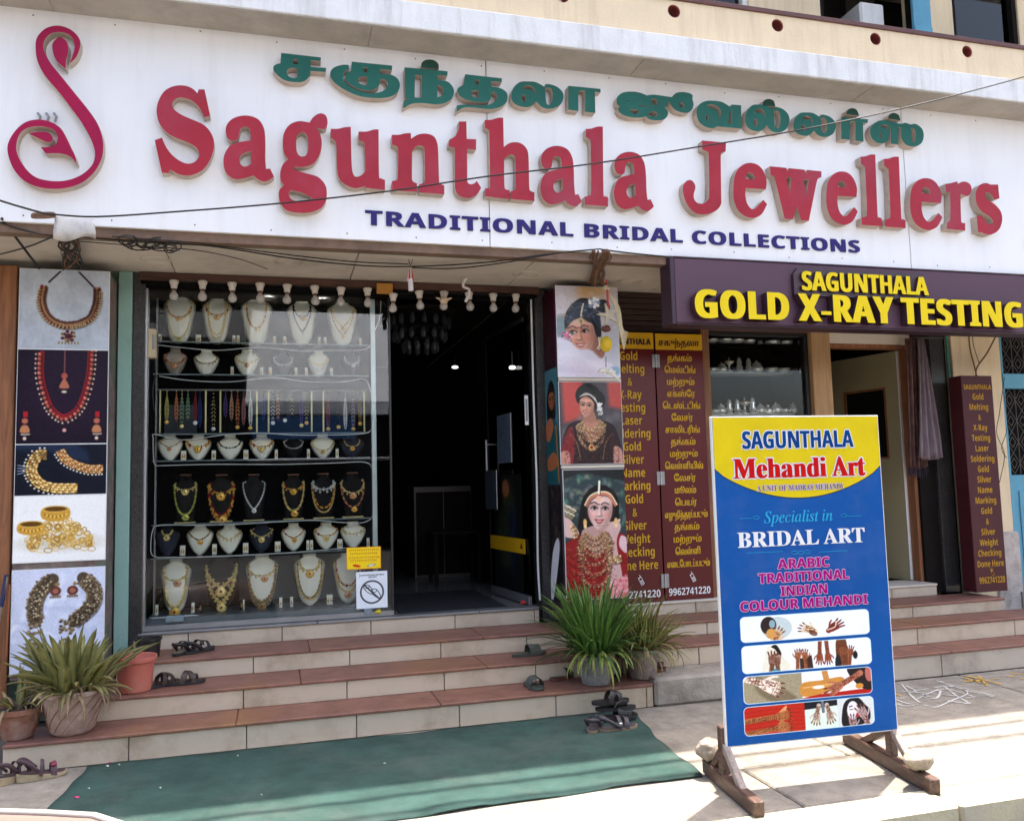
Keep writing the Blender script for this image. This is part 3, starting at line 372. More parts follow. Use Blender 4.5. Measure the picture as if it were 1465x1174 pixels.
'tஜ':(409,[[[99,-128,41,0,38,14,82,77,-9,-20,0,-29,7,-17,16,-15,24,-10,34,0,21,10,18,18,7,21,0,19,-7,22,-18,20,-36,15,-38,0,-41,-15,-70,-64,-36,-17,-40,5,-23,20,-7,17,0,36,4,14,9,11,24,14,57,8,99,0,38,4,39,12,19,12,18,21,14,41,-2,48,-7,19,-16,20,-31,19,-31,5,-24,-2,-24,-10,-21,-20,-6,-13,-21,26,-22,12,-50,7,-46,-9,-19,-10,-21,-18,-16,-36,0,-29,4,-14,21,-25,31,-12,22,0,26,7,20,18,10,19,2,22,-9,28,-23,21,-17,5,3,4,45,-2,30,-20,15,-41,1,-54,32,1,3,77,20,32,12,5,34,0,12,-5,15,-13,12,-24,-2,-53,-18,-25,-22,-12,-55,-10,-94,0,-52,-4,-36,-12,-30,-28,-12,-34,0,-28,7,-27,25,-32],[315,-102,-15,3,-9,7,-9,20,5,27,11,13,29,-5,18,-20,-3,-31,-13,-11],[92,100,-15,2,-9,8,-11,20,2,29,16,20,12,0,26,-12,9,-8,7,-19,-5,-24,-16,-14]]])}
SIGN_SHAPES=[
[[-472,3999,1,8,26,1,34,4,1,35,-169,1,-35,-13,1,-29,58,0,-42,42,0,-60,16,0,-41,-16,0,-17,-35,0,15,-34,0,44,-29,0,59,-23,0,66,-27,0,42,-45,0,21,-58,0,-5,-66,0,-27,-74,0,-41,-55,0,-65,-34,0,-65,2,0,-51,28,1,-10,-25,1,-38,0,1,-43,202,1,41,20,1,30,-67,0,47,-54,0,59,-31,0,47,7,0,30,35,0,2,36,0,-21,34,0,-59,28,0,-59,20,0,-53,31,0,-41,58,0,-14,70,0,10,66,0,31,62,0,41,34,0,47,16,0,47,0,0,36,-16,0]],
[[-135,3495,1,28,-24,0,40,-12,0,34,17,0,22,22,1,-23,49,1,-25,-4,1,-5,74,0,1,100,0,-7,86,0,-31,57,0,-49,21,0,-55,-2,0,-55,-24,0,-34,-40,0,-9,-47,0,13,-45,0,30,-14,0,30,16,0,9,37,0,10,34,0,24,13,0,25,-8,0,9,-26,1,0,-53,1,-58,-15,0,-55,-21,0,-33,-43,0,-16,-53,0,4,-59,0,22,-44,0,42,-24,0,54,8,0],[-150,3653,1,-43,-17,0,-24,-32,0,0,-33,0,18,-21,0,25,2,0,24,18,1]],
[[212,3873,1,23,38,0,42,30,0,37,-10,0,12,-40,0,-8,-41,0,-19,-13,0,-23,3,0,-19,1,1,22,-42,0,9,-55,0,-9,-65,0,-38,-71,0,-60,-32,0,-67,-6,1,-2,-19,1,76,-18,0,75,-18,0,45,-49,0,10,-54,0,-7,-56,0,-35,-50,0,-59,-27,0,-75,-9,0,-73,11,0,-37,41,0,-13,53,0,6,40,0,26,29,1,-20,34,0,-2,54,0,18,53,0,30,30,1,-26,45,0,-7,62,0,7,64,0,34,59,0,60,31,0],[163,3804,0,-30,-26,0,-6,-56,0,6,-55,0,22,-24,0,33,9,0,14,44,0,0,64,0,-13,35,0],[91,3415,1,67,-11,0,52,-23,0,22,-19,1,-60,-14,0,-59,1,0,-26,19,0,-7,27,0]],
[[346,3843,1,48,5,0,38,13,0,43,8,1,3,-254,0,13,-71,0,23,-9,0,27,13,0,26,30,1,-5,173,0,-3,20,0,-16,7,0,-17,2,1,0,61,1,53,5,0,47,18,0,30,3,1,-1,-303,0,10,-27,0,29,-10,1,-1,-69,1,-126,7,1,-1,12,1,-61,-20,0,-61,15,0,-45,41,0,-15,63,0,-3,160,0,-11,31,0,-24,14,1]],
[[744,3839,1,47,4,0,40,13,0,39,6,1,1,-39,1,49,33,0,56,11,0,49,-14,0,23,-44,0,5,-66,0,3,-190,0,7,-24,0,27,-10,1,-1,-62,1,-170,1,1,1,53,1,26,14,0,13,21,0,1,206,0,-8,24,0,-22,4,0,-28,-8,0,-25,-35,1,-4,-173,0,5,-32,0,28,-14,1,-1,-57,1,-166,-2,1,2,63,1,30,10,0,8,25,0,4,172,0,-5,32,0,-35,10,1]],
[[1200,3972,1,52,7,1,0,-124,1,66,3,1,-3,-74,1,-62,1,1,-3,-205,0,3,-31,0,20,-10,0,26,9,0,16,18,1,30,-46,1,-32,-49,0,-58,-29,0,-61,11,0,-27,39,0,-3,61,0,4,232,1,-43,7,1,6,47,1,42,30,0,26,59,0]],
[[1382,4000,1,47,7,0,48,18,0,36,4,1,-1,-209,1,45,33,0,64,8,0,47,-28,0,20,-62,0,-1,-211,0,8,-36,0,29,-9,1,-3,-63,1,-169,4,1,1,53,1,27,12,0,9,32,0,5,168,0,-7,42,0,-32,8,0,-43,-35,1,-3,-178,0,8,-36,0,29,-3,1,-2,-65,1,-173,9,1,2,54,1,24,7,0,11,26,0,3,356,0,-4,25,0,-26,16,1]],
[[2120,4004,1,42,7,0,45,18,0,43,4,1,-14,-476,0,8,-32,0,26,-7,1,-3,-67,1,-176,1,1,2,57,1,34,13,0,16,39,0,9,335,0,-7,32,0,-27,19,1]],
[[3033,3999,1,197,1,1,-6,-67,1,-30,-12,0,-13,-31,0,-12,-290,0,-8,-79,0,-50,-52,0,-86,-30,0,-82,10,0,-60,63,0,-24,85,0,5,49,0,28,36,0,37,8,0,25,-23,0,6,-33,0,-16,-50,0,3,-38,0,25,-23,0,47,-2,0,39,32,0,13,50,0,9,284,0,-9,29,0,-41,16,1]],
[[3547,3665,1,10,71,0,-28,78,0,-53,41,0,-76,1,0,-67,-38,0,-41,-62,0,-18,-90,0,-3,-89,0,23,-77,0,51,-46,0,74,-17,0,78,32,0,54,82,1,-31,31,1,-40,-40,0,-35,-32,0,-33,-2,0,-30,37,0,-11,59,0,4,59,1],[3384,3733,1,2,30,0,21,21,0,32,-5,0,20,-25,0,-3,-18,1]],
[[3591,3847,1,144,-1,1,4,-26,1,9,1,1,6,24,1,139,-1,1,4,-27,1,11,1,1,7,26,1,126,-1,1,-3,-46,1,-30,-12,0,-20,-48,1,-84,-293,1,-68,1,1,-30,108,1,-40,-104,1,-72,-1,1,-60,284,0,-9,34,0,-32,18,1],[3729,3774,1,43,1,1,-22,-135,1],[3879,3768,1,48,0,1,-33,-126,1]],
[[5194,3827,1,50,9,0,71,21,1,4,-21,1,52,23,0,50,-5,0,28,-29,0,-3,-43,0,-35,-39,0,-38,2,0,-37,8,1,-11,-200,0,3,-36,0,34,-3,1,-5,-63,1,-179,5,1,7,52,1,19,12,0,15,32,0,14,184,0,-8,20,0,-31,3,1]],
[[5643,3854,1,81,6,1,2,-117,1,-51,-14,1,-34,45,0,-43,13,0,-15,-27,0,22,-36,0,67,-33,0,58,-60,0,6,-74,0,-39,-77,0,-75,-44,0,-76,-1,0,-38,22,1,14,-10,1,-38,-2,1,-3,134,1,54,8,1,33,-51,0,37,-16,0,33,15,0,-4,27,0,-35,29,0,-61,28,0,-45,60,0,-6,74,0,25,65,0,48,36,0,51,9,0]],
[[-1201,4109,1,38,47,0,20,74,0,-9,50,0,-45,45,0,-67,17,0,-65,-23,0,-43,-51,0,-14,-57,0,11,-100,0,43,-90,0,72,-88,0,62,-84,0,64,-89,0,50,-91,0,27,-68,0,6,-60,0,-17,-56,0,-52,-59,0,-78,-41,0,-86,-11,0,-86,18,0,-61,59,0,-38,76,0,-4,68,0,20,61,0,42,35,0,68,14,0,61,-14,0,22,-28,0,5,-29,0,-12,-36,0,-39,-18,0,-38,-4,1,26,-35,1,82,5,0,53,-16,0,36,-42,1,-14,54,0,-23,48,0,-23,53,0,-32,57,0,-52,35,0,-70,10,0,-68,-23,0,-54,-59,0,-36,-82,0,6,-78,0,36,-85,0,65,-63,0,94,-28,0,104,8,0,95,41,0,69,75,0,39,93,0,3,101,0,-29,99,0,-54,85,0,-73,94,0,-72,93,0,-72,93,0,-34,77,0,6,61,0,42,46,0,62,8,0,44,-26,0,14,-49,0,-7,-52,0]],
[[-1258,4269,0,-34,-37,0,-1,-51,0,20,-58,0,54,-49,1,0,55,0,11,63,0,-10,54,0]],
[[-1410,3655,1,51,14,0,52,0,0,26,-33,0,-17,-26,0,-34,7,0,-44,21,0]],
[[35,4322,1,251,-1,1,0,-26,1,-66,0,1,2,-46,1,97,4,1,-2,-28,1,-97,-4,1,-6,-36,0,-35,-38,0,-55,-12,0,-70,7,0,-50,36,0,-18,32,0,10,26,0,35,16,1],[110,4291,1,30,1,1,0,-36,1,-30,1,1],[138,4231,1,-45,-5,0,-23,-24,0,7,-28,0,31,-13,0,30,11,1]],
[[486,4315,1,266,2,1,-2,-31,1,-81,-2,1,4,-34,1,62,4,0,49,-20,0,18,-46,0,-19,-54,0,-51,-35,0,-82,-17,0,-114,1,0,-96,33,0,-76,51,0,-19,53,0,24,41,0,56,25,0,40,3,1,2,-30,1,-26,-16,0,-15,-44,0,22,-40,0,56,-32,0,81,-17,0,66,9,0,49,24,0,21,37,0,-12,33,0,-24,6,0,-15,-12,1,-6,-34,0,-21,-26,0,-41,-16,0,-65,-1,0,-57,24,0,-36,34,0,5,39,0,32,25,1],[563,4284,1,26,1,1,-2,-34,1,-25,2,1],[588,4221,1,-42,-3,0,-21,-17,0,4,-25,0,32,-15,0,25,9,1]],
[[835,4315,1,294,5,1,-2,-31,1,-70,-4,1,3,-34,1,69,-5,0,41,-51,0,-19,-70,0,-82,-44,0,-130,-4,0,-69,-16,0,-48,-34,1,3,53,1,46,15,1,-34,2,1],[905,4272,1,46,-1,1,-3,-159,1,-48,0,1],[1056,4220,1,41,-24,0,-10,-51,0,-33,-17,1]],
[[948,4326,1,4,33,0,30,25,0,49,5,0,34,-23,0,3,-39,1]],
[[1252,4312,1,259,-1,1,-1,-27,1,-77,-1,1,3,-40,1,60,-3,0,48,-30,0,-1,-59,0,-42,-44,0,-80,-25,0,-96,-1,0,-87,-6,0,-53,-38,1,3,48,1,59,12,0,87,3,0,88,17,0,45,36,0,6,36,0,-22,15,0,-20,-2,1,-4,-49,0,-31,-22,0,-70,-8,0,-87,14,0,-38,33,0,-4,35,0,40,30,1],[1323,4281,1,26,2,1,-3,-34,1,-24,0,1],[1344,4207,1,-38,-4,0,-18,-20,0,13,-25,0,39,-5,1]],
[[1575,4199,0,20,56,0,46,43,0,54,11,0,64,1,0,61,-27,1,7,19,1,32,4,0,55,-13,0,40,-36,0,4,-46,0,-30,-53,0,-65,-30,0,-64,4,0,-44,39,1,-29,-33,0,-45,-18,0,-63,8,0,-35,27,0],[1657,4251,1,28,30,0,41,-3,0,26,-29,0,0,-54,1,-9,44,0,-31,15,1],[1652,4205,1,27,-2,0,1,-29,0,-16,-21,0,-13,18,0],[1826,4275,1,37,4,0,17,-35,0,-6,-59,0,-20,-29,0,-22,6,0,-4,36,1]],
[[1998,4309,1,245,3,1,-1,-26,1,-43,1,1,-3,-157,1,-78,1,1,5,143,0,-23,11,0,-27,-12,1,-5,-142,1,-76,2,1]],
[[2365,4216,0,6,48,0,46,39,0,81,15,0,63,-5,0,40,-13,1,60,12,0,91,-3,0,51,-1,1,34,34,0,56,14,0,56,-3,0,25,-15,1,-4,-31,0,7,-34,0,-16,-46,0,-48,-29,0,-74,9,0,-40,30,0,-21,38,1,-15,-32,1,-24,-22,1,26,-22,0,-6,-39,0,-33,-30,0,-65,-12,0,-54,6,0,-13,20,1,-41,-15,0,-81,-5,0,-70,14,0,-30,32,0,14,28,1],[2466,4183,1,72,3,1,-24,-33,0,-36,6,0],[2604,4158,1,38,29,0,40,-13,0,-10,-23,0,-46,-4,0],[2641,4274,0,28,11,0,17,-24,0,-15,-28,0,-27,11,0],[2865,4261,0,15,18,0,19,-18,0,-7,-28,0,-19,3,0],[2451,4250,1,17,-2,1,-5,-22,1],[2539,4222,1,81,0,1,0,-4,1,-83,-3,1]],
[[2998,4213,0,21,55,0,59,37,0,76,10,0,67,-5,0,63,-32,1,8,22,1,82,3,1,-8,-183,1,-203,-1,1,-30,-16,0,-65,3,0,-55,38,0],[3081,4270,1,43,17,0,56,-16,0,22,-47,0,-26,-69,1,6,49,0,-13,35,0,-46,17,1],[3077,4203,1,19,-7,1,-3,-44,1,-18,11,1],[3282,4250,1,12,1,1,-5,-100,1,-34,-2,1]],
[[4249,4291,1,249,9,1,-6,-29,1,-44,-3,1,-6,-155,1,-75,1,1,11,141,0,-23,17,0,-23,-9,1,-16,-146,1,-76,0,1]],
[[4509,4204,0,26,51,0,59,40,0,74,12,0,78,-11,0,56,-6,1,46,14,1,51,-10,1,52,9,0,55,-34,0,12,-59,0,-28,-62,0,-66,-33,0,-79,6,0,-42,51,0,2,88,1,-22,6,1,-18,-147,1,-67,-1,1,10,133,1,-8,9,1,-21,-99,0,-37,-38,0,-68,-10,0,-52,34,0],[4596,4251,1,58,20,0,30,-12,1,-9,-30,1,-23,15,1],[4598,4207,1,16,-13,1,-5,-40,1,-14,9,1],[4900,4264,1,30,-2,0,11,-49,0,-14,-60,0,-25,-2,0,-5,49,1]],
[[3559,4319,1,7,34,0,42,23,0,46,-9,0,15,-46,1]],
[[4298,4320,1,14,35,0,39,21,0,44,-8,0,24,-46,1]],
[[4686,4323,1,19,36,0,41,17,0,44,-14,0,14,-43,1]]]
SIGN_PLACES=[('R',0,None),('R',1,None),('R',2,None),('R',3,None),('R',4,None),('R',5,None),('R',6,None),('R',7,None),('R',8,None),('R',9,None),('R',10,None),('R',11,None),('R',12,None),('R',1,[1767,2070,3434,3862]),('R',1,[2315,2622,3434,3865]),('R',9,[4068,4354,3432,3856]),('R',7,[4376,4564,3440,4017]),('R',7,[4590,4786,3438,4017]),('R',9,[4838,5149,3435,3861]),('W',13,None),('W',14,None),('W',15,None),('T',16,None),('T',17,None),('T',18,None),('D',19,None),('T',20,None),('T',21,None),('T',22,None),('T',23,None),('T',24,None),('T',25,None),('T',26,None),('D',27,None),('D',28,None),('D',29,None),('T',21,[3401,3786,4111,4326]),('T',21,[3815,4197,4113,4304])]
GLYPHS = {}
def unroll(c, k):
    x = y = 0; o = []
    for i in range(0, len(c), 2): x += c[i]; y += c[i+1]; o.append((x/k, y/k))
    return o
for key, (adv, gs_) in GLYPH_DATA.items(): GLYPHS[key] = (adv/400.0, [[unroll(c, 400.0) for c in g] for g in gs_])
def rounded_outline(c):                  # control points in mm, third number 1 = sharp corner, 0 = smooth
    P = []; K = []; x = z = 0
    for i in range(0, len(c), 3): x += c[i]; z += c[i+1]; P.append(Vector((x, z))/1000); K.append(c[i+2])
    o = []; n = len(P)
    for i in range(n):
        j = (i+1) % n; p1, p2 = P[i], P[j]
        if K[i] and K[j]: o.append((p1.x, p1.y)); continue
        p0 = p1-(p2-p1)*.3 if K[i] else P[i-1]; p3 = p2+(p2-p1)*.3 if K[j] else P[(j+1) % n]
        for k in range(4):
            t = k/4; q = .5*((2*p1)+(p2-p0)*t+(2*p0-5*p1+4*p2-p3)*t*t+(3*p1-p0-3*p2+p3)*t**3); o.append((q.x, q.y))
    return o
SIGN = []
for kind_, si_, fit_ in SIGN_PLACES:
    g_ = [rounded_outline(c) for c in SIGN_SHAPES[si_]]
    if fit_:
        xs_ = [p[0] for p in g_[0]]; zs_ = [p[1] for p in g_[0]]; a0, a1, b0, b1 = min(xs_), max(xs_), min(zs_), max(zs_); f0, f1, h0, h1 = [v/1000 for v in fit_]
        g_ = [[((x-a0)/(a1-a0)*(f1-f0)+f0, (z-b0)/(b1-b0)*(h1-h0)+h0) for x, z in c] for c in g_]
    SIGN.append((kind_, g_))
def layout(txt, style, tracking=0.0):
    """list of (glyph groups, x) and total width, in em; Tamil strings are given in visual order"""
    x = 0.0; o = []
    for ch in txt:
        if ch == ' ': x += .25+tracking; continue
        st = style
        if 0x0B80 <= ord(ch) <= 0x0BFF: st = 't'
        g = GLYPHS.get(st+ch) or GLYPHS.get('s'+ch)
        if g is None: continue
        if ch in '்': o.append((g[1], x-.30, st)); continue       # dot sits over the consonant before it
        o.append((g[1], x, st)); x += g[0]+tracking
    return o, x-tracking
def lettering(name, txt, style, m, x0, x1, zb, cap, y, parent=None, capem=.72, depth=None, bold=0.0, tracking=0.0, each=False, fitw=True, side=None, squeeze=1.0):
    """text between x0 and x1, baseline zb, capital height cap; y front plane; one mesh, or one object per letter"""
    g, w = layout(txt, style, tracking)
    sz = cap/capem
    sx = (x1-x0)/w if fitw else sz*squeeze
    if not fitw: x0 = (x0+x1)/2 - w*sx/2
    obs = []; mb = MB(); e = 0.0
    for grp, gx, st in g:
        if each: mb = MB()
        for cs in grp:
            for dx in ((0,) if not bold else (-bold, 0, bold)):
                P = [[(x0+(gx+p[0])*sx+dx, zb+p[1]*sz) for p in c] for c in cs]
                mb.poly(P, y-e, (y+depth) if depth else None, 0, 1 if side else 0)
                e = (e+.00012) % .0012
        if each: obs.append(mb.obj(name, [m, side] if side else m, parent))
    if not each: obs = [mb.obj(name, [m, side] if side else m, parent)]
    return obs

# ---------------------------------------------------------------- painted prints (made here as pixel arrays, flat print only)
class Print:
    def __init__(s, w, h, bg):
        s.w, s.h = w, h; s.a = np.ones((h, w, 3), np.float32)*np.array(bg, np.float32)
        s.X, s.Y = np.meshgrid((np.arange(w)+.5)/h, (np.arange(h)+.5)/h)     # both in units of the height, y down
        s.rs = np.random.RandomState(w*7+h)
    def put(s, msk, col, a=1.0, sl=None):
        t = s.a if sl is None else s.a[sl]
        k = (np.clip(msk, 0, 1)*a)[..., None]; t[:] = t*(1-k)+np.array(col, np.float32)*k
    def win(s, x0, x1, y0, y1):
        i0 = max(0, int(x0*s.h)-2); i1 = min(s.w, int(x1*s.h)+3); j0 = max(0, int(y0*s.h)-2); j1 = min(s.h, int(y1*s.h)+3)
        return (slice(j0, max(j0, j1)), slice(i0, max(i0, i1)))
    def ell(s, cx, cy, rx, ry, col, rot=0, soft=1.5, a=1.0):
        R = max(rx, ry)*(1.2)+soft/s.h*2; sl = s.win(cx-R, cx+R, cy-R, cy+R); X = s.X[sl]-cx; Y = s.Y[sl]-cy
        if X.size == 0: return s
        c, q = math.cos(rot), math.sin(rot); u = (X*c+Y*q)/rx; v = (-X*q+Y*c)/ry
        d = (1-np.sqrt(u*u+v*v))*min(rx, ry)*s.h
        s.put(d/soft+.5, col, a, sl); return s
    def poly(s, P, col, soft=1.2, a=1.0, smooth=True):
        if smooth: P = [(p.x, p.y) for p in catmull([Vector((p[0], p[1], 0)) for p in P], 5, True)]
        xs = [p[0] for p in P]; ys = [p[1] for p in P]; pad = soft/s.h*2
        sl = s.win(min(xs)-pad, max(xs)+pad, min(ys)-pad, max(ys)+pad); X = s.X[sl]; Y = s.Y[sl]
        if X.size == 0: return s
        ins = np.zeros(X.shape, bool); D = np.full(X.shape, 9.0)
        for k in range(len(P)):
            x0, y0 = P[k-1]; x1, y1 = P[k]
            if y0 != y1: ins ^= ((y0 > Y) != (y1 > Y)) & (X < (x1-x0)*(Y-y0)/(y1-y0)+x0)
            dx, dy = x1-x0, y1-y0; q = dx*dx+dy*dy+1e-12; t = np.clip(((X-x0)*dx+(Y-y0)*dy)/q, 0, 1)
            D = np.minimum(D, np.hypot(X-x0-t*dx, Y-y0-t*dy))
        s.put(np.where(ins, D, -D)*s.h/soft+.5, col, a, sl); return s
    def line(s, P, w, col, a=1.0, smooth=True, w1=None, soft=1.0):
        if smooth and len(P) > 2: P = [(p.x, p.y) for p in catmull([Vector((p[0], p[1], 0)) for p in P], 5)]
        w1 = w if w1 is None else w1; W = max(w, w1)
        xs = [p[0] for p in P]; ys = [p[1] for p in P]; pad = W+soft/s.h*2
        sl = s.win(min(xs)-pad, max(xs)+pad, min(ys)-pad, max(ys)+pad); X = s.X[sl]; Y = s.Y[sl]
        if X.size == 0: return s
        D = np.full(X.shape, -9.0); n = len(P)-1
        for k in range(n):
            x0, y0 = P[k]; x1, y1 = P[k+1]; dx, dy = x1-x0, y1-y0; q = dx*dx+dy*dy+1e-12
            t = np.clip(((X-x0)*dx+(Y-y0)*dy)/q, 0, 1)
            ww = (w+(w1-w)*(k+t)/n)/2
            D = np.maximum(D, ww-np.hypot(X-x0-t*dx, Y-y0-t*dy))
        s.put(D*s.h/soft+.5, col, a, sl); return s
    def beads(s, P, step, r, cols, jit=0.0, rows=1, off=0.0):
        P = catmull([Vector((p[0], p[1], 0)) for p in P], 12)
        acc = 0.0; k = 0
        for i in range(1, len(P)):
            d = P[i]-P[i-1]; acc += d.length
            if acc >= step:
                acc = 0; nrm = Vector((-d.y, d.x, 0)).normalized()
                for q in range(rows):
                    p = P[i]+nrm*(off+(q-(rows-1)/2)*r*1.9)
                    c = cols[k % len(cols)]; k += 1
                    s.ell(p.x+r*.5, p.y+r*.8, r*1.25, r*1.25, (.08, .05, .04), soft=2.5, a=.35)
                    s.ell(p.x+(s.rs.rand()-.5)*jit, p.y+(s.rs.rand()-.5)*jit, r, r, c)
                    s.ell(p.x-r*.25, p.y-r*.3, r*.35, r*.35, tuple(min(1, v*1.35+.15) for v in c), a=.8)
        return s
    def noise(s, amt, blk=1):
        h, w = s.h//blk+1, s.w//blk+1; n = s.rs.rand(h, w)-.5
        n = np.kron(n, np.ones((blk, blk)))[:s.h, :s.w]
        if blk > 1:
            for _ in range(3): n = (n+np.roll(n, blk//2, 0)+np.roll(n, blk//2, 1)+np.roll(n, -(blk//2), 0))/4
        s.a += (n*amt)[..., None].astype(np.float32); return s
    def blur(s, k, sl=None):
        t = s.a if sl is None else s.a[sl]
        for _ in range(k):
            p = np.pad(t, ((1, 1), (1, 1), (0, 0)), 'edge')
            t[:] = (p[1:-1, 1:-1]*2+p[:-2, 1:-1]+p[2:, 1:-1]+p[1:-1, :-2]+p[1:-1, 2:])/6
        return s
    def material(s, name, rough=.35):
        s.a = (s.a-.42)*1.14+.42
        im = bpy.data.images.new(name, s.w, s.h)
        px = np.ones((s.h, s.w, 4), np.float32); px[..., :3] = np.clip(s.a[::-1], 0, 1)
        im.pixels.foreach_set(px.ravel()); im.update(); im.pack()
        m = bpy.data.materials.new(name); m.use_nodes = True; N = m.node_tree.nodes; b = N['Principled BSDF']
        b.inputs['Roughness'].default_value = rough; b.inputs['Specular IOR Level'].default_value = .3
        t = N.new('ShaderNodeTexImage'); t.image = im; m.node_tree.links.new(t.outputs[0], b.inputs['Base Color'])
        # faint sun-fade and dust over the vinyl
        return m
def print_quad(name, m, p00, p10, p11, p01, parent=None):
    return mesh(name, [p00, p10, p11, p01], [(0, 1, 2, 3)], m, parent, uv=[(0, 0), (1, 0), (1, 1), (0, 1)])

# ================================================================ PRINTS
GOLD = [(.74, .60, .42), (.88, .78, .60), (.52, .38, .24), (.66, .48, .32)]
def face(c, cx, cy, s, skin, tilt=0.0, lip=(.62, .30, .28), turn=0.0, smile=1.0, gaze=0.0):
    """a woman's face printed on a poster; s = half the face height, turn < 0 looks to the left"""
    sh = tuple(v*k for v, k in zip(skin, (.70, .62, .60))); hi = tuple(min(1, v*1.13+.03) for v in skin); dk = tuple(v*.45 for v in skin)
    ct, st = math.cos(tilt), math.sin(tilt); H = s*c.h
    def T(u, v): return (cx+(u*ct-v*st)*s, cy+(u*st+v*ct)*s)
    O = [(0, -1.0), (.42, -.92), (.66, -.5), (.69, 0), (.58, .45), (.34, .83), (.04+turn*.1, 1.0), (-.27, .83), (-.55, .45), (-.67, 0), (-.65, -.5), (-.42, -.92)]
    c.poly([T(*p) for p in O], skin, soft=2)
    c.poly([T(.69, -.4), T(.70, .1), T(.56, .5), T(.30, .88), T(.0, 1.0), T(.22, .72), T(.40, .35), T(.50, -.1)], sh, soft=H*.32, a=.75)
    c.poly([T(-.66, -.4), T(-.67, .1), T(-.50, .55), T(-.58, .1)], sh, soft=H*.25, a=.6)
    c.ell(*T(turn*.1, -.86), s*.6, s*.16, sh, soft=H*.25, a=.7)
    for q in (-1, 1): c.ell(*T(q*.34+turn*.25, .24), s*.20, s*.15, (skin[0]*1.02, skin[1]*.78, skin[2]*.76), soft=H*.30, a=.55)
    c.ell(*T(turn*.3, -.5), s*.34, s*.2, hi, soft=H*.35, a=.6); c.ell(*T(turn*.4-.25, .18), s*.12, s*.09, hi, soft=H*.2, a=.5)
    for q in (-1, 1):
        w = .165*(1+.25*turn*q); ex = q*.30+turn*.26
        c.ell(*T(ex, -.17), s*.21, s*.13, sh, soft=H*.16, a=.75)
        c.line([T(ex-w*1.25, -.33+.03*(q > 0)), T(ex-q*.02, -.40), T(ex+w*1.25, -.33+.03*(q < 0))], s*.055, (.16, .11, .10), a=.85, soft=2)
        c.poly([T(ex-w, -.10), T(ex-.04, -.165), T(ex+.07, -.16), T(ex+w, -.09), T(ex+.02, -.05)], (.78, .73, .71), soft=1.5)
        c.ell(*T(ex+.02+gaze, -.11), s*.072, s*.072, (.10, .06, .05))
        c.line([T(ex-w*1.1, -.10), T(ex-.04, -.185), T(ex+.08, -.18), T(ex+w*1.2, -.10)], s*.04, (.08, .05, .05), soft=1.5)
        c.line([T(ex-w, -.06), T(ex, -.03), T(ex+w, -.06)], s*.02, dk, a=.5, soft=2)
    n = turn*.36
    c.line([T(n*.6+.05, -.12), T(n+.10, .10), T(n+.12, .24)], s*.06, sh, a=.65, soft=H*.08); c.line([T(n*.7-.01, -.10), T(n, .18)], s*.05, hi, a=.7, soft=H*.08)
    c.ell(*T(n, .29), s*.14, s*.035, dk, soft=H*.07, a=.65); c.ell(*T(n-.02, .21), s*.07, s*.05, hi, soft=H*.07, a=.8)
    m = turn*.30; k = .06*smile
    c.poly([T(m-.25, .50-k), T(m-.09, .45), T(m, .475), T(m+.09, .45), T(m+.25, .50-k), T(m+.12, .63), T(m, .66), T(m-.12, .63)], lip, soft=1.6, a=.92)
    if smile > .5: c.poly([T(m-.17, .505), T(m, .52), T(m+.17, .505), T(m+.07, .575), T(m-.07, .575)], (.86, .83, .80), soft=1.2)
    c.line([T(m-.29, .42), T(m-.34, .55)], s*.025, sh, a=.6, soft=2); c.line([T(m+.29, .42), T(m+.34, .55)], s*.025, sh, a=.6, soft=2)
    c.ell(*T(m, .76), s*.12, s*.035, sh, soft=H*.08, a=.6); c.ell(*T(turn*.26, -.30), s*.030, s*.035, (.48, .10, .12))
def mottle(c, x0, x1, y0, y1, n, cols, r=.006, a=.5, seed=1):
    """woven or embroidered look: many small soft marks"""
    rs = np.random.RandomState(seed)
    for k in range(n): c.ell(x0+(x1-x0)*rs.rand(), y0+(y1-y0)*rs.rand(), r*(.5+rs.rand()), r*(.4+.6*rs.rand()), cols[k % len(cols)], soft=1.8, a=a)
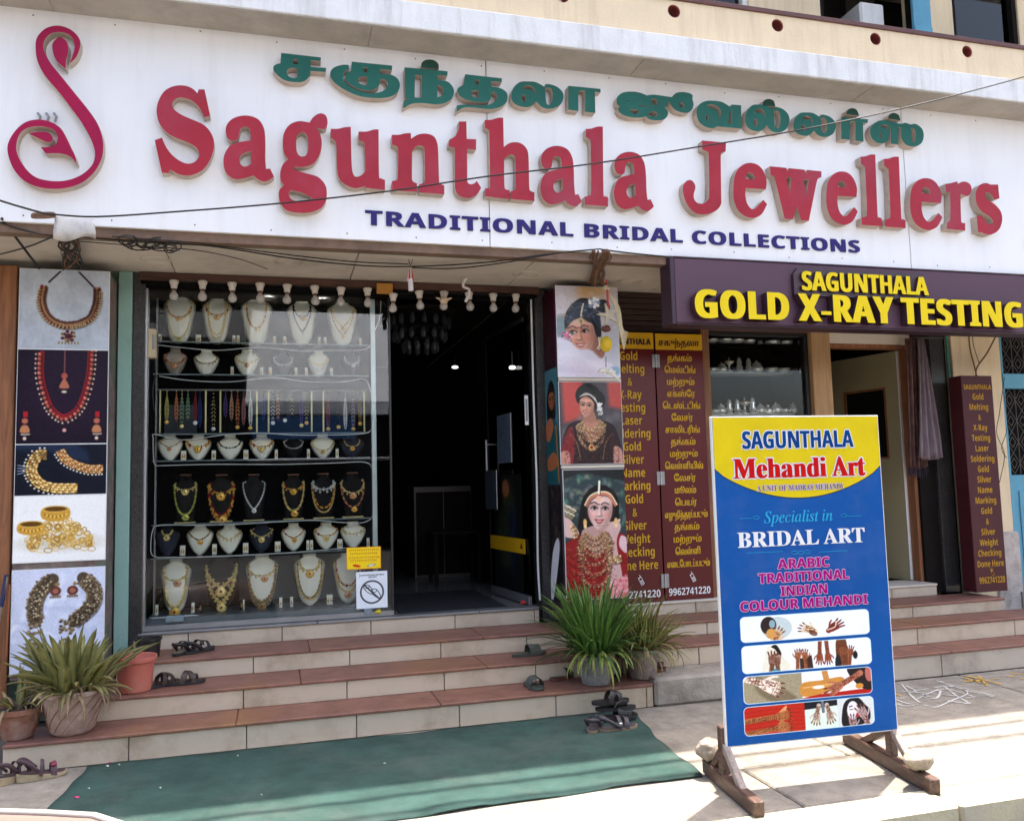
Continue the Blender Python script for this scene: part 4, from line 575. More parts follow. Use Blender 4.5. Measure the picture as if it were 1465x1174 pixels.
def pr_bride_blue():
    c = Print(190, 280, (.80, .79, .84)); W = c.w/c.h
    c.ell(.5, .2, .35, .4, (.72, .66, .62), soft=60, a=.6); c.ell(.40, .05, .16, .12, (.78, .62, .42), soft=25, a=.9)
    c.ell(.05, .45, .12, .12, (.40, .52, .55), soft=18, a=.8); c.ell(.55, .5, .2, .4, (.70, .72, .76), soft=40, a=.7)
    c.blur(4)
    sk = (.80, .61, .53)
    c.poly([(.22, .60), (.46, .52), (.50, .78), (.20, .80)], (.60, .42, .36))
    hair = (.05, .08, .13)
    c.ell(.515, .21, .075, .075, (.05, .05, .08), soft=3); c.poly([(.10, .46), (.095, .32), (.16, .21), (.27, .13), (.39, .15), (.46, .25), (.485, .42), (.47, .58), (.42, .44), (.34, .34), (.22, .33), (.14, .38)], hair, soft=2)
    for k in range(26):
        u = k/25; c.line([(.27+.02*u, .28), (.17+.26*u, .17+.05*abs(u-.4)), (.11+.36*u, .32+.12*u)], .005, (.10+.08*(k % 3), .26+.09*(k % 2), .42), a=.5, soft=2)
    face(c, .255, .525, .225, sk, tilt=-.12, lip=(.66, .34, .34), turn=-.28, gaze=-.05)
    c.poly([(.085, .47), (.095, .32), (.20, .24), (.29, .24), (.38, .27), (.48, .40), (.47, .60), (.42, .52), (.395, .42), (.33, .385), (.262, .345), (.17, .39), (.115, .45)], hair, soft=2.5)
    for k in range(12):
        u = k/11; c.line([(.275, .25+.07*u), (.34+.04*u, .25+.10*u), (.42+.04*u, .33+.12*u)], .005, (.12+.1*u, .34, .50), a=.45, soft=2)
        c.line([(.26, .25+.07*u), (.20-.02*u, .26+.08*u), (.12-.01*u, .34+.08*u)], .005, (.12+.1*u, .32, .48), a=.45, soft=2)
    c.beads([(.30, .18), (.275, .27), (.265, .34)], .012, .010, [(.9, .88, .82), (.75, .68, .5)], rows=1)
    c.ell(.262, .385, .032, .034, (.80, .74, .55)); c.ell(.262, .385, .018, .02, (.58, .50, .35))
    c.line([(.265, .41), (.27, .47)], .006, (.7, .12, .15))
    for k in range(22):
        a = k*.7; c.ell(.41+.07*math.cos(a)*(k/22), .17+.06*math.sin(a)*(k/22), .02, .018, (.92, .93, .95) if k % 3 else (.45, .55, .70))
    c.beads([(.46, .55), (.47, .64), (.44, .70)], .014, .010, [(.85, .8, .7)], rows=2)
    for k in range(40):
        c.ell(.05+c.rs.rand()*.11, .52+c.rs.rand()*.1, .012, .010, [(.85, .35, .60), (.95, .70, .82), (.3, .45, .4)][k % 3])
    c.poly([(-.05, .62), (.12, .60), (.22, .69), (.36, .70), (.47, .80), (.62, .88), (.75, 1.1), (-.1, 1.1)], (.84, .83, .89), soft=7)
    c.ell(.28, .95, .26, .13, (.80, .75, .80), soft=50, a=.8)
    c.ell(.62, .93, .06, .05, (.45, .62, .72), soft=8, a=.8)
    mottle(c, .0, .7, .0, .45, 160, [(.78, .74, .76), (.70, .66, .68), (.84, .84, .86)], .02, .25)
    c.line([(.02, .75), (.25, .78), (.55, .95)], .05, (.90, .90, .94), a=.5, soft=20); c.line([(.0, .92), (.3, .95), (.5, 1.0)], .05, (.70, .67, .74), a=.5, soft=24)
    c.noise(.09).blur(1); c.noise(.03); return c.material('print_bride_in_blue', .3)
def pr_bride_red():
    c = Print(190, 245, (.30, .27, .29)); W = c.w/c.h
    c.poly([(.03, -.05), (.30, -.05), (.28, .45), (.05, .5)], (.72, .30, .27), soft=14, smooth=False); c.poly([(.60, -.05), (.85, -.05), (.85, .35), (.62, .3)], (.70, .30, .27), soft=14, smooth=False)
    for k in range(18): c.ell(c.rs.rand()*W, .35+c.rs.rand()*.3, .05, .06, (.25+.3*c.rs.rand(),)*3, soft=14, a=.6)
    c.blur(5)
    c.ell(.36, .17, .16, .15, (.07, .06, .07)); c.ell(.47, .22, .10, .12, (.07, .06, .07)); c.poly([(.31, .38), (.42, .36), (.45, .54), (.29, .54)], (.64, .45, .37))
    c.poly([(.02, .78), (.09, .54), (.26, .47), (.38, .53), (.50, .47), (.67, .54), (.75, .78), (.80, 1.1), (-.02, 1.1)], (.16, .09, .11), soft=2)
    c.poly([(.27, .49), (.38, .50), (.50, .48), (.48, .66), (.38, .74), (.28, .66)], (.70, .50, .42), soft=2)
    c.poly([(.02, .78), (.10, .58), (.16, .57), (.17, .80), (.12, 1.05), (.0, 1.05)], (.50, .12, .15), soft=3)
    face(c, .335, .30, .135, (.78, .59, .50), tilt=.10, turn=-.25, lip=(.58, .22, .24))
    c.poly([(.21, .24), (.27, .14), (.38, .13), (.48, .22), (.46, .32), (.42, .24), (.34, .17), (.27, .20)], (.07, .06, .07), soft=2)
    for d in (0, .022, .044): c.beads([(.24+d, .19-d*.6), (.33+d, .135+d*.5), (.43+d*.3, .18+d), (.47, .26)], .012, .006, [(.95, .93, .88)])
    for k in range(46): c.ell(.475+.05*c.rs.rand(), .26+.14*c.rs.rand(), .014, .014, (.88, .86, .84) if k % 3 else (.6, .62, .6))
    for j, (dv, wv) in enumerate(((0, .10), (.05, .12), (.10, .14), (.17, .16))):
        c.beads([(.38-wv*1.1, .47+dv*.3), (.38-wv*.8, .55+dv), (.38, .60+dv*1.35), (.38+wv*.8, .55+dv), (.38+wv*1.1, .47+dv*.3)], .011, .007, GOLD, jit=.006, rows=3)
    c.ell(.38, .80, .035, .04, (.85, .7, .4)); c.ell(.38, .80, .018, .02, (.55, .15, .15))
    c.beads([(.10, .62), (.20, .75), (.24, .95)], .014, .006, [(.62, .50, .3)]); c.beads([(.66, .62), (.56, .75), (.52, .95)], .014, .006, [(.62, .50, .3)])
    for k in range(260): c.ell(.06+c.rs.rand()*.62, .66+c.rs.rand()*.34, .004, .004, (.45, .30, .22), a=.7)
    c.poly([(.0, .86), (.10, .86), (.10, 1.05), (.0, 1.05)], (.72, .52, .46), soft=3); c.poly([(.66, .80), (.76, .84), (.76, 1.05), (.66, 1.05)], (.72, .54, .48), soft=3)
    mottle(c, .04, .74, .60, 1.0, 700, [(.30, .16, .14), (.46, .32, .24), (.10, .06, .07), (.52, .14, .14)], .007, .5, 4)
    c.line([(.14, .60), (.30, .68), (.34, .95)], .03, (.08, .05, .06), a=.5, soft=8); c.line([(.62, .60), (.50, .70), (.46, .95)], .03, (.08, .05, .06), a=.5, soft=8)
    c.noise(.10).blur(1); c.noise(.03); return c.material('print_bride_before_red', .3)
def pr_bride_smiling():
    c = Print(190, 300, (.20, .26, .27)); W = c.w/c.h
    for k in range(120): c.ell(c.rs.rand()*W, c.rs.rand()*.45, .012+.02*c.rs.rand(), .012, (.30+.3*c.rs.rand(), .45+.2*c.rs.rand(), .48), soft=6, a=.6, rot=c.rs.rand()*3)
    c.poly([(-.05, .12), (.25, .02), (.62, .10), (.72, -.1), (-.05, -.1)], (.13, .14, .15), soft=6, smooth=False)
    c.blur(2)
    c.poly([(.20, .60), (.22, .30), (.28, .17), (.40, .12), (.52, .18), (.55, .32), (.50, .52)], (.07, .06, .07), soft=2)
    c.poly([(-.05, .66), (.08, .57), (.22, .50), (.40, .55), (.55, .50), (.62, .60), (.64, 1.1), (-.05, 1.1)], (.55, .10, .12), soft=2)
    c.poly([(.24, .46), (.42, .44), (.45, .58), (.34, .66), (.23, .56)], (.72, .58, .55), soft=2)
    c.poly([(-.05, .28), (.05, .30), (.16, .42), (.20, .50), (.10, .52), (-.05, .42)], (.84, .70, .66), soft=2)
    c.poly([(.42, .46), (.53, .40), (.56, .46), (.52, .58), (.56, .85), (.54, 1.02), (.45, .98), (.44, .70), (.42, .56)], (.80, .66, .64), soft=2)
    c.line([(.54, .44), (.46, .45), (.42, .47)], .03, (.82, .68, .66)); c.line([(.55, .40), (.50, .42), (.44, .42)], .022, (.84, .70, .67))
    c.poly([(.46, .90), (.60, .84), (.66, .95), (.66, 1.05), (.40, 1.05)], (.86, .55, .56), soft=3)
    c.poly([(.56, .52), (.62, .56), (.60, .66), (.54, .60)], (.85, .72, .74), soft=2)
    face(c, .385, .32, .155, (.84, .71, .68), tilt=.06, lip=(.62, .16, .18), turn=-.08)
    c.poly([(.25, .34), (.26, .22), (.33, .15), (.42, .14), (.51, .20), (.53, .33), (.50, .25), (.44, .20), (.36, .19), (.29, .24)], (.08, .07, .08), soft=1.5)
    c.beads([(.26, .29), (.31, .215), (.39, .185), (.47, .20), (.525, .28)], .013, .009, [(.92, .80, .62), (.80, .45, .35)], rows=2)
    c.beads([(.39, .08), (.385, .14), (.38, .19)], .013, .010, [(.92, .88, .78)]); c.ell(.38, .225, .025, .022, (.9, .7, .6))
    for q in (.255, .52): c.ell(q, .41, .016, .03, (.85, .70, .45)); c.ell(q, .44, .014, .016, (.9, .8, .6))
    for j, (dv, wv) in enumerate(((-.07, .08), (-.03, .10), (.01, .11), (.05, .12), (.11, .13), (.18, .14), (.26, .15), (.34, .13))):
        c.beads([(.33-wv, .50+dv*.3), (.33-wv*.7, .58+dv), (.33, .62+dv*1.1), (.33+wv*.7, .58+dv), (.33+wv, .50+dv*.3)], .010, .0055, GOLD+[(.62, .42, .32), (.40, .22, .16)], jit=.010, rows=3)
    for k in range(12): c.line([(.02, .60+.028*k), (.18, .70+.03*k), (.34, .72+.03*k)], .006, (.75, .20, .2) if k % 2 else (.38, .06, .08), a=.8)
    c.beads([(.44, .69), (.49, .71), (.55, .70)], .013, .010, GOLD, rows=3); c.beads([(.13, .42), (.16, .46), (.17, .52)], .013, .010, GOLD, rows=2)
    c.beads([(.0, .24), (.08, .30), (.16, .34)], .014, .011, [(.75, .7, .6), (.5, .45, .35)], rows=4, jit=.01)
    mottle(c, .02, .22, .60, .98, 260, [(.40, .07, .09), (.70, .20, .18), (.60, .40, .25)], .007, .6, 5); mottle(c, .18, .50, .55, .98, 300, GOLD+[(.40, .10, .10), (.25, .10, .08)], .006, .6, 6); mottle(c, .42, .64, .82, 1.0, 160, [(.90, .78, .78), (.75, .25, .28)], .008, .5, 7)
    c.noise(.10).blur(1); c.noise(.03); c.a = np.ascontiguousarray(c.a[:, 25:182]); c.w = 157; return c.material('print_smiling_bride', .3)
def pr_side_teal():
    c = Print(70, 260, (.30, .50, .56)); W = c.w/c.h
    c.poly([(.06, .30), (.10, .14), (.16, .10), (.21, .18), (.22, .40), (.16, .52), (.08, .48)], (.06, .05, .06), soft=2)
    face(c, .15, .27, .09, (.62, .38, .26), turn=.1, lip=(.6, .15, .12)); c.poly([(.07, .26), (.11, .17), (.16, .15), (.22, .24), (.17, .2), (.11, .21)], (.06, .05, .06))
    c.poly([(.02, .60), (.10, .46), (.20, .44), (.27, .60), (.27, 1.0), (.0, 1.0)], (.10, .36, .40), soft=2)
    c.poly([(.02, .50), (.12, .42), (.18, .50), (.10, .62), (.03, .60)], (.72, .44, .30), soft=2); c.poly([(.05, .78), (.16, .72), (.24, .78), (.20, .86), (.06, .88)], (.68, .42, .28), soft=2)
    c.line([(.22, .5), (.25, .98)], .02, (.75, .5, .2)); c.noise(.06).blur(1); return c.material('print_woman_in_teal', .35)
def pr_side_maroon():
    c = Print(70, 300, (.20, .04, .10))
    for k in range(40):
        x, y = .03+c.rs.rand()*.16, c.rs.rand()*.9; c.line([(x, y), (x+c.rs.rand()*.05-.02, y+.03), (x+c.rs.rand()*.05-.02, y+.07)], .004, (.50, .34, .40), a=.7)
    c.line([(.225, 0), (.225, 1)], .02, (.45, .10, .40)); c.noise(.05); return c.material('print_maroon_pattern', .4)
def pr_side_dark():
    c = Print(70, 220, (.13, .12, .13))
    for k in range(30): c.ell(.1+c.rs.rand()*.18, c.rs.rand()*.6, .02, .03, (.35, .26, .24), soft=5, a=.6)
    c.poly([(.02, .95), (.10, .60), (.22, .45), (.26, .55), (.14, .9), (.05, 1.05)], (.86, .85, .86), soft=2); c.noise(.1).blur(1); return c.material('print_dark_torn', .5)
def pr_neck_grey():
    c = Print(180, 160, (.68, .71, .75)); c.noise(.10, 18); c.noise(.06, 5)
    c.line([(.50, .02), (.36, .16)], .02, (.16, .10, .12)); c.line([(.74, .02), (.92, .20)], .02, (.16, .10, .12))
    U = [(.30, .20), (.28, .42), (.38, .62), (.60, .70), (.86, .62), (.96, .42), (.97, .22)]
    c.beads(U, .016, .016, [(.30, .16, .14), (.55, .42, .28), (.38, .10, .12)], jit=.01, rows=3, off=0)
    c.beads([(x*1.0+(x-.63)*.14, y+.03) for x, y in U], .026, .012, [(.62, .55, .38)], jit=.012, rows=2)
    for a in range(14): c.ell(.62+.10*math.cos(a*.9)*(.4+.045*a), .84+.06*math.sin(a*.9), .02, .018, [(.28, .10, .12), (.5, .38, .22)][a % 2])
    c.ell(.62, .84, .045, .035, (.30, .12, .14))
    for k in range(7): c.ell(.50+k*.04, .925, .010, .018, (.5, .42, .28))
    c.blur(1); return c.material('print_antique_necklace', .35)
def pr_neck_purple():
    c = Print(180, 185, (.13, .08, .15)); c.noise(.03, 9)
    c.ell(.5, .4, .5, .5, (.17, .11, .19), soft=60)
    U = [(.24, .0), (.245, .30), (.34, .60), (.46, .72), (.55, .72), (.68, .60), (.77, .30), (.79, .0)]
    c.beads(U, .020, .012, [(.55, .12, .16)], rows=2, off=-.02)
    c.beads(U, .040, .021, [(.72, .40, .32), (.62, .30, .26)], off=.012); c.beads(U, .030, .011, [(.85, .72, .6), (.9, .85, .75)], off=.05)
    c.ell(.51, .86, .022, .02, (.85, .65, .6))
    c.line([(.50, 0), (.50, .24)], .012, (.60, .38, .34)); c.ell(.50, .28, .035, .035, (.66, .36, .3)); c.poly([(.46, .36), (.50, .31), (.54, .36), (.55, .41), (.45, .41)], (.70, .45, .35)); c.ell(.50, .45, .03, .014, (.85, .8, .7))
    for x in (.09, .86):
        c.poly([(x-.02, .66), (x+.03, .66), (x+.03, .72), (x-.02, .72)], (.66, .16, .2), smooth=False); c.ell(x, .76, .035, .03, (.70, .42, .34))
        c.poly([(x-.05, .88), (x-.03, .81), (x+.03, .81), (x+.05, .88)], (.72, .50, .36)); c.beads([(x-.05, .90), (x, .905), (x+.05, .90)], .014, .008, [(.85, .8, .7)]); c.ell(x, .945, .02, .02, (.85, .78, .7))
    c.noise(.08); c.blur(1); return c.material('print_red_bead_necklace', .35)
def pr_neck_navy():
    c = Print(180, 118, (.07, .10, .16)); c.poly([(.0, .10), (.5, .12), (1.2, .35), (1.0, .0), (.0, -.1)], (.17, .22, .32), soft=12, a=.8)
    c.noise(.03, 9)
    for k in range(4): c.line([(.04, .40+.06*k), (.20, .44+.03*k), (.30, .5)], .014, (.75, .78, .85))
    A = [(.44, .08), (.30, .10), (.24, .38), (.36, .70), (.62, .86), (1.0, .84)]; A = [(.52, .20), (.36, .22), (.27, .48), (.38, .74), (.62, .86), (1.02, .88)]
    c.beads(A, .026, .026, [(.85, .68, .38), (.95, .82, .55), (.65, .45, .2)], jit=.012, rows=4)
    B = [(.72, .10), (.84, .30), (1.02, .42), (1.24, .50), (1.45, .50)]
    c.beads(B, .026, .022, [(.80, .55, .35), (.92, .78, .5), (.6, .36, .2)], jit=.012, rows=4); c.beads(B, .05, .018, [(.95, .92, .85)], off=.11); c.beads(A, .05, .018, [(.95, .92, .85)], off=.13)
    c.noise(.08); c.blur(1); return c.material('print_gold_chokers', .35)
def pr_gold_pile():
    c = Print(180, 130, (.92, .92, .91)); c.ell(.70, .72, .5, .10, (.70, .66, .58), soft=20, a=.6)
    gc = [(.72, .55, .25), (.88, .74, .42), (.55, .40, .16), (.80, .64, .32)]
    for k in range(170):
        t = c.rs.rand(); x = .22+t*.95; y = .78-c.rs.rand()*(.42*math.sin(PI*min(1, max(0, (x-.1)/1.2)))); r = .02+.025*c.rs.rand(); ang = c.rs.rand()*3
        pts = [(x+r*1.5*math.cos(a)*math.cos(ang)-r*math.sin(a)*math.sin(ang), y+r*1.2*math.cos(a)*math.sin(ang)+r*math.sin(a)*math.cos(ang)) for a in np.linspace(0, 6.3, 9)]
        c.line(pts, .011, gc[k % 4])
    def bangle(x, y, rx, ry, h):
        c.poly([(x-rx, y), (x-rx, y+h), (x, y+h+ry), (x+rx, y+h), (x+rx, y), (x, y+ry)], (.78, .60, .26)); c.ell(x, y, rx, ry, (.88, .74, .42)); c.ell(x, y, rx*.86, ry*.75, (.40, .27, .10))
        for k in range(12): c.ell(x-rx*.8+k*rx*.145, y+h*.6+ry*.7*math.sin(PI*k/11), .012, .014, (.95, .85, .5) if k % 2 else (.5, .34, .12))
    bangle(.62, .20, .20, .05, .14); bangle(.26, .42, .19, .05, .12)
    for k in range(9):
        x = .30+k*.11; pts = [(x+.06*math.cos(a), .80+.035*math.sin(a)+.03*math.sin(k)) for a in np.linspace(0, 6.3, 11)]; c.line(pts, .009, gc[k % 4])
    c.noise(.10); c.blur(1); return c.material('print_pile_of_gold_bangles', .3)
def pr_antique():
    c = Print(180, 215, (.80, .82, .89)); c.noise(.04, 12)
    for k in range(26):
        x = c.rs.rand()*.85; y = c.rs.rand(); a = c.rs.rand()*3; L_ = .12+.2*c.rs.rand()
        c.line([(x, y), (x+L_*.5*math.cos(a)+.03, y+L_*.5*math.sin(a)), (x+L_*math.cos(a), y+L_*math.sin(a))], .03, (.70, .73, .83) if k % 2 else (.90, .92, .97), soft=9, a=.6)
    cols = [(.42, .36, .28), (.58, .51, .40), (.31, .26, .21), (.50, .42, .30)]
    for P in ([(.36, .10), (.25, .20), (.20, .36), (.22, .48)], [(.64, .10), (.74, .22), (.72, .38), (.56, .52)]):
        c.line(P, .115, (.33, .28, .22)); c.beads(P, .011, .011, cols, jit=.02, rows=7); c.beads(P, .014, .008, [(.85, .80, .65), (.25, .19, .14)], jit=.05, rows=4)
    for x, y in ((.21, .55), (.50, .57)):
        for k in range(30): c.ell(x+(c.rs.rand()-.5)*.12, y+(c.rs.rand()-.5)*.14, .016, .012, cols[k % 4])
        for a in range(18): c.ell(x-.01+.055*math.cos(a*.35), y+.17+.055*math.sin(a*.35), .014, .014, cols[a % 4])
        c.ell(x-.01, y+.17, .03, .03, (.5, .42, .3))
    for x in (.39, .545):
        c.ell(x, .215, .05, .045, (.40, .20, .18)); c.ell(x, .215, .028, .025, (.62, .42, .34))
        for k in range(9): c.ell(x-.045+k*.011, .27, .006, .012, cols[k % 4])
        c.ell(x+.02, .15, .018, .02, (.6, .5, .34))
    c.noise(.12); c.blur(1); return c.material('print_antique_jewels_on_cloth', .4)
# --- hands with henna, for the small pictures on the banner
HEN = (.34, .14, .08)
def hand(c, x, y, ang, s, skin, arm=.8, dark=.5, mirror=1, spread=.16, tips=True):
    ca, sa = math.cos(ang), math.sin(ang)
    def T(u, v): return (x+(u*ca-v*mirror*sa)*s, y+(u*sa+v*mirror*ca)*s)
    if arm: c.line([T(-arm, 0), T(0, 0)], .30*s, skin, w1=.25*s, smooth=False)
    c.poly([T(-.05, -.14), T(.25, -.23), T(.48, -.22), T(.50, .20), T(.22, .24), T(-.05, .14)], skin)
    for k, (v, L_) in enumerate(((-.18, .36), (-.065, .44), (.055, .42), (.165, .33))):
        a = v*spread*6; c.line([T(.42, v), T(.42+L_*.6, v+a*.10+v*.25), T(.42+L_, v+a*.2+v*.5)], .115*s, skin, w1=.075*s)
        if tips: c.line([T(.42+L_*.7, v+a*.13+v*.33), T(.42+L_, v+a*.2+v*.5)], .085*s, HEN, a=.8, w1=.06*s)
    c.line([T(.08, .15), T(.25, .34), T(.42, .42)], .12*s, skin, w1=.08*s)
    n = int(85*dark)
    for k in range(n):
        u = -arm*.9+c.rs.rand()*(.46+arm*.9); v = (c.rs.rand()-.5)*(.24 if u < 0 else .36)
        c.line([T(u, v), T(u+.05, v+.05*(c.rs.rand()-.5)), T(u+.02, v+.06*(c.rs.rand()-.5))], .018*s, HEN, a=.75)
    for k, (v, L_) in enumerate(((-.18, .36), (-.065, .44), (.055, .42), (.165, .33))):
        a = v*spread*6
        for q in range(4): f = .1+.2*q; c.line([T(.42+L_*f, v+a*.2*f+v*.5*f-.035), T(.44+L_*f, v+a*.2*f+v*.5*f+.035)], .020*s, HEN, a=.7, smooth=False)
    if arm:
        for k in range(int(arm*9)): u = -arm*.95+k*.11; c.line([T(u, -.12), T(u+.03, 0), T(u, .12)], .018*s, HEN, a=.75)
    c.line([T(-arm*.9, .10), T(.2, .17), T(.45, .16)], .05*s, tuple(v*.6 for v in skin), a=.45, soft=3)
    c.line([T(-arm*.9, -.08), T(.2, -.14), T(.45, -.14)], .05*s, tuple(min(1, v*1.2) for v in skin), a=.4, soft=3)
def rounded(c, r=.16):
    """keeps the picture inside a round-cornered frame, banner blue outside it"""
    W = c.w/c.h; qx = np.abs(c.X-W/2)-(W/2-r-.012); qy = np.abs(c.Y-.5)-(.5-r-.012)
    d = np.hypot(np.maximum(qx, 0), np.maximum(qy, 0))+np.minimum(np.maximum(qx, qy), 0)-r
    rim = np.abs(d)*c.h/2.2; c.put(1.2-rim, (.80, .90, .97)); c.put(d*c.h/1.4, (.0, .30, .66)); return c
def pr_hands(row):
    c = Print(400, 92, (.90, .93, .97)); W = c.w/c.h
    if row == 0:
        c.ell(1.20, .52, .50, .44, (.75, .80, .80)); c.ell(.93, .40, .26, .34, (.20, .15, .14)); hand(c, 1.06, .95, -1.0, .62, (.86, .68, .50), .0, .9); c.ell(1.05, .35, .10, .16, (.55, .66, .70)); c.ell(1.0, .72, .16, .2, (.80, .60, .34))
        hand(c, 2.42, .72, PI+.42, .62, (.90, .82, .68), .1, 1.0); c.ell(2.40, .80, .16, .1, HEN, rot=.6, a=.7)
        hand(c, 2.98, .72, -.62, .62, (.52, .22, .16), .1, 1.0, -1); c.line([(2.9, .72), (3.15, .62), (3.2, .42)], .04, (.92, .86, .78))
    elif row == 1:
        c.poly([(.70, 1.0), (.72, .6), (.86, .1), (1.2, .05), (1.35, .5), (1.55, .72), (1.5, 1.0)], (.88, .87, .80)); c.poly([(.98, .1), (1.15, .05), (1.3, .35), (1.22, .4), (1.1, .2)], (.12, .10, .10))
        hand(c, .98, .72, -1.45, .55, (.55, .42, .36), .5, 1.3); hand(c, 1.16, .75, -1.62, .5, (.58, .44, .38), .5, 1.3, -1); c.ell(1.08, .95, .1, .06, (.25, .55, .58))
        c.poly([(1.9, .6), (2.3, .5), (2.35, 1.1), (1.9, 1.1)], (.25, .17, .13), smooth=False)
        hand(c, 1.84, .60, -1.5, .42, (.66, .42, .28), .95, 1.2, -1); hand(c, 2.08, .62, -1.62, .42, (.66, .42, .28), .95, 1.2)
        hand(c, 2.58, .48, 1.62, .46, (.60, .34, .22), 1.0, 1.2); hand(c, 2.84, .50, 1.52, .46, (.60, .34, .22), 1.0, 1.2, -1)
        c.poly([(3.15, .05), (3.48, .02), (3.5, 1.0), (3.18, 1.0)], (.42, .25, .16)); hand(c, 3.36, .60, -1.57, .46, (.56, .34, .22), .9, 1.3); hand(c, 3.60, .62, -1.45, .42, (.60, .37, .25), .9, 1.3); c.ell(3.78, .62, .08, .14, (.10, .10, .12))
        c.poly([(3.1, .7), (3.2, .55), (3.3, .9), (3.1, 1.0)], (.14, .15, .18))
    elif row == 2:
        c.a[:, :] = (.62, .58, .48); c.noise(.08, 3)
        c.poly([(.28, .0), (.5, .0), (1.1, .4), (1.75, .9), (1.2, .98), (.8, .9), (.45, .55)], (.35, .30, .22), soft=9, a=.5)
        hand(c, .62, .30, .42, .95, (.93, .86, .80), .6, 1.1, -1, spread=.1)
        sl = (slice(0, c.h), slice(int(1.95*c.h), c.w)); c.a[sl] = (.93, .94, .96)
        c.poly([(1.95, .95), (2.4, .86), (W+.1, .78), (W+.1, 1.1), (1.95, 1.1)], (.68, .12, .10), smooth=False)
        c.poly([(1.95, .42), (2.6, .36), (3.3, .30), (3.3, .55), (2.7, .82), (1.95, .88)], (.78, .55, .26)); c.line([(2.0, .58), (2.6, .55), (3.1, .5)], .05, (.9, .75, .5), a=.7)
        c.line([(2.72, .0), (2.78, .35)], .2, (.76, .54, .30), smooth=False); c.ell(2.5, .6, .2, .06, (.97, .96, .94))
        c.poly([(3.5, .0), (W, .0), (W, .8), (3.9, .7)], (.16, .12, .12)); c.ell(3.9, .68, .14, .1, (.80, .55, .25))
        hand(c, 3.25, .60, PI-.50, .72, (.70, .45, .36), 1.1, 1.2); c.ell(4.25, .25, .14, .3, (.72, .42, .38))
    else:
        c.a[:, :] = (.72, .17, .10)
        for k in range(8): c.line([(0, .1+.13*k), (1, .02+.14*k), (2, .1+.13*k)], .02, (.55, .10, .07), a=.7)
        c.poly([(1.1, .35), (1.35, .1), (1.42, .12), (1.3, .4)], (.86, .62, .42))
        hand(c, 1.08, .42, -.08, .60, (.70, .46, .28), 1.9, 1.6); hand(c, 1.08, .82, -.10, .60, (.72, .48, .30), 1.9, 1.6, -1)
        sl = (slice(0, c.h), slice(int(2.0*c.h), int(3.1*c.h))); c.a[sl] = (.84, .90, .85)
        c.poly([(2.0, .0), (3.1, .0), (3.1, .22), (2.0, .28)], (.10, .12, .16), smooth=False)
        hand(c, 2.42, .42, 1.8, .5, (.78, .72, .66), .5, 1.3); hand(c, 2.80, .42, 1.35, .5, (.76, .70, .64), .5, 1.3, -1); c.line([(2.6, .0), (2.62, .4)], .1, (.4, .45, .5), smooth=False)
        sl = (slice(0, c.h), slice(int(3.1*c.h), c.w)); c.a[sl] = (.82, .84, .84)
        c.poly([(3.30, 1.0), (3.25, .5), (3.4, .1), (3.8, .02), (4.05, .3), (4.2, .5), (4.1, .9)], (.12, .10, .12)); c.ell(3.62, .45, .20, .32, (.90, .88, .90)); c.ell(3.78, .62, .06, .08, (.75, .15, .16)); c.line([(3.5, .32), (3.6, .30)], .03, (.1, .1, .1)); c.line([(3.52, .42), (3.62, .42)], .02, (.1, .1, .1))
        hand(c, 3.60, 1.02, -1.6, .52, (.70, .62, .64), .2, 1.5); hand(c, 4.02, .75, -1.95, .60, (.74, .66, .66), .6, 1.3)
    c.noise(.12).blur(1); c.noise(.04); rounded(c); return c.material('print_henna_hands', .35)
def pr_no_shoes():
    c = Print(150, 180, (.86, .88, .90)); W = c.w/c.h
    c.line([(.09, .05), (.09, .16)], .006, (.2, .2, .2)); k0 = .13
    for r, (x0, x1) in enumerate(((.12, .76), (.34, .54))):
        x = x0
        while x < x1:
            w_ = .012+.02*c.rs.rand(); c.line([(x, .075+.055*r), (x, .115+.055*r)], .010, (.22, .22, .24)); c.line([(x, .075+.04*c.rs.rand()+.055*r), (x+w_, .095+.055*r)], .007, (.22, .22, .24)); x += w_+.012
    pts = [(.42+.30*math.cos(a), .56+.30*math.sin(a)) for a in np.linspace(0, 2*PI, 24)]
    for q in (-1, 1):
        P = [(.42+q*.10-.10, .42+q*.06), (.42+q*.10+.02, .44+q*.06), (.42+q*.10+.12, .60+q*.06), (.42+q*.10+.10, .68+q*.06), (.42+q*.10-.02, .62+q*.06), (.42+q*.1-.12, .50+q*.06), (.42+q*.10-.10, .42+q*.06)]
        c.line(P, .022, (.30, .31, .33)); c.line([(.42+q*.1-.08, .52+q*.06), (.42+q*.1, .50+q*.06), (.42+q*.10+.03, .46+q*.06)], .02, (.30, .31, .33))
    c.line(pts, .045, (.28, .29, .31)); c.line([(.21, .36), (.63, .77)], .045, (.28, .29, .31), smooth=False)
    c.noise(.05); return c.material('print_no_footwear', .4)
def pr_yellow_notice():
    c = Print(190, 130, (.93, .80, .10)); W = c.w/c.h
    for r, y in enumerate((.14, .30, .48, .62)):
        x = .10+.05*(r % 2)
        while x < W-.12-.05*(r % 2):
            w_ = .03+.04*c.rs.rand(); c.line([(x, y-.03), (x+w_*.5, y-.05+.08*c.rs.rand()), (x+w_, y-.02)], .016, (.72, .38, .10)); c.line([(x+w_*.4, y-.04), (x+w_*.4, y+.05)], .014, (.72, .38, .10)); x += w_+.03
    c.ell(.42, .84, .17, .06, (.78, .25, .12), rot=.2); c.ell(1.05, .84, .20, .06, (.62, .60, .55), rot=-.2); c.ell(1.05, .84, .12, .03, (.9, .9, .85), rot=-.2)
    c.line([(0, 0), (W, 0), (W, 1), (0, 1), (0, 0)], .04, (.85, .45, .12), smooth=False); c.noise(.05); return c.material('print_yellow_notice', .35)
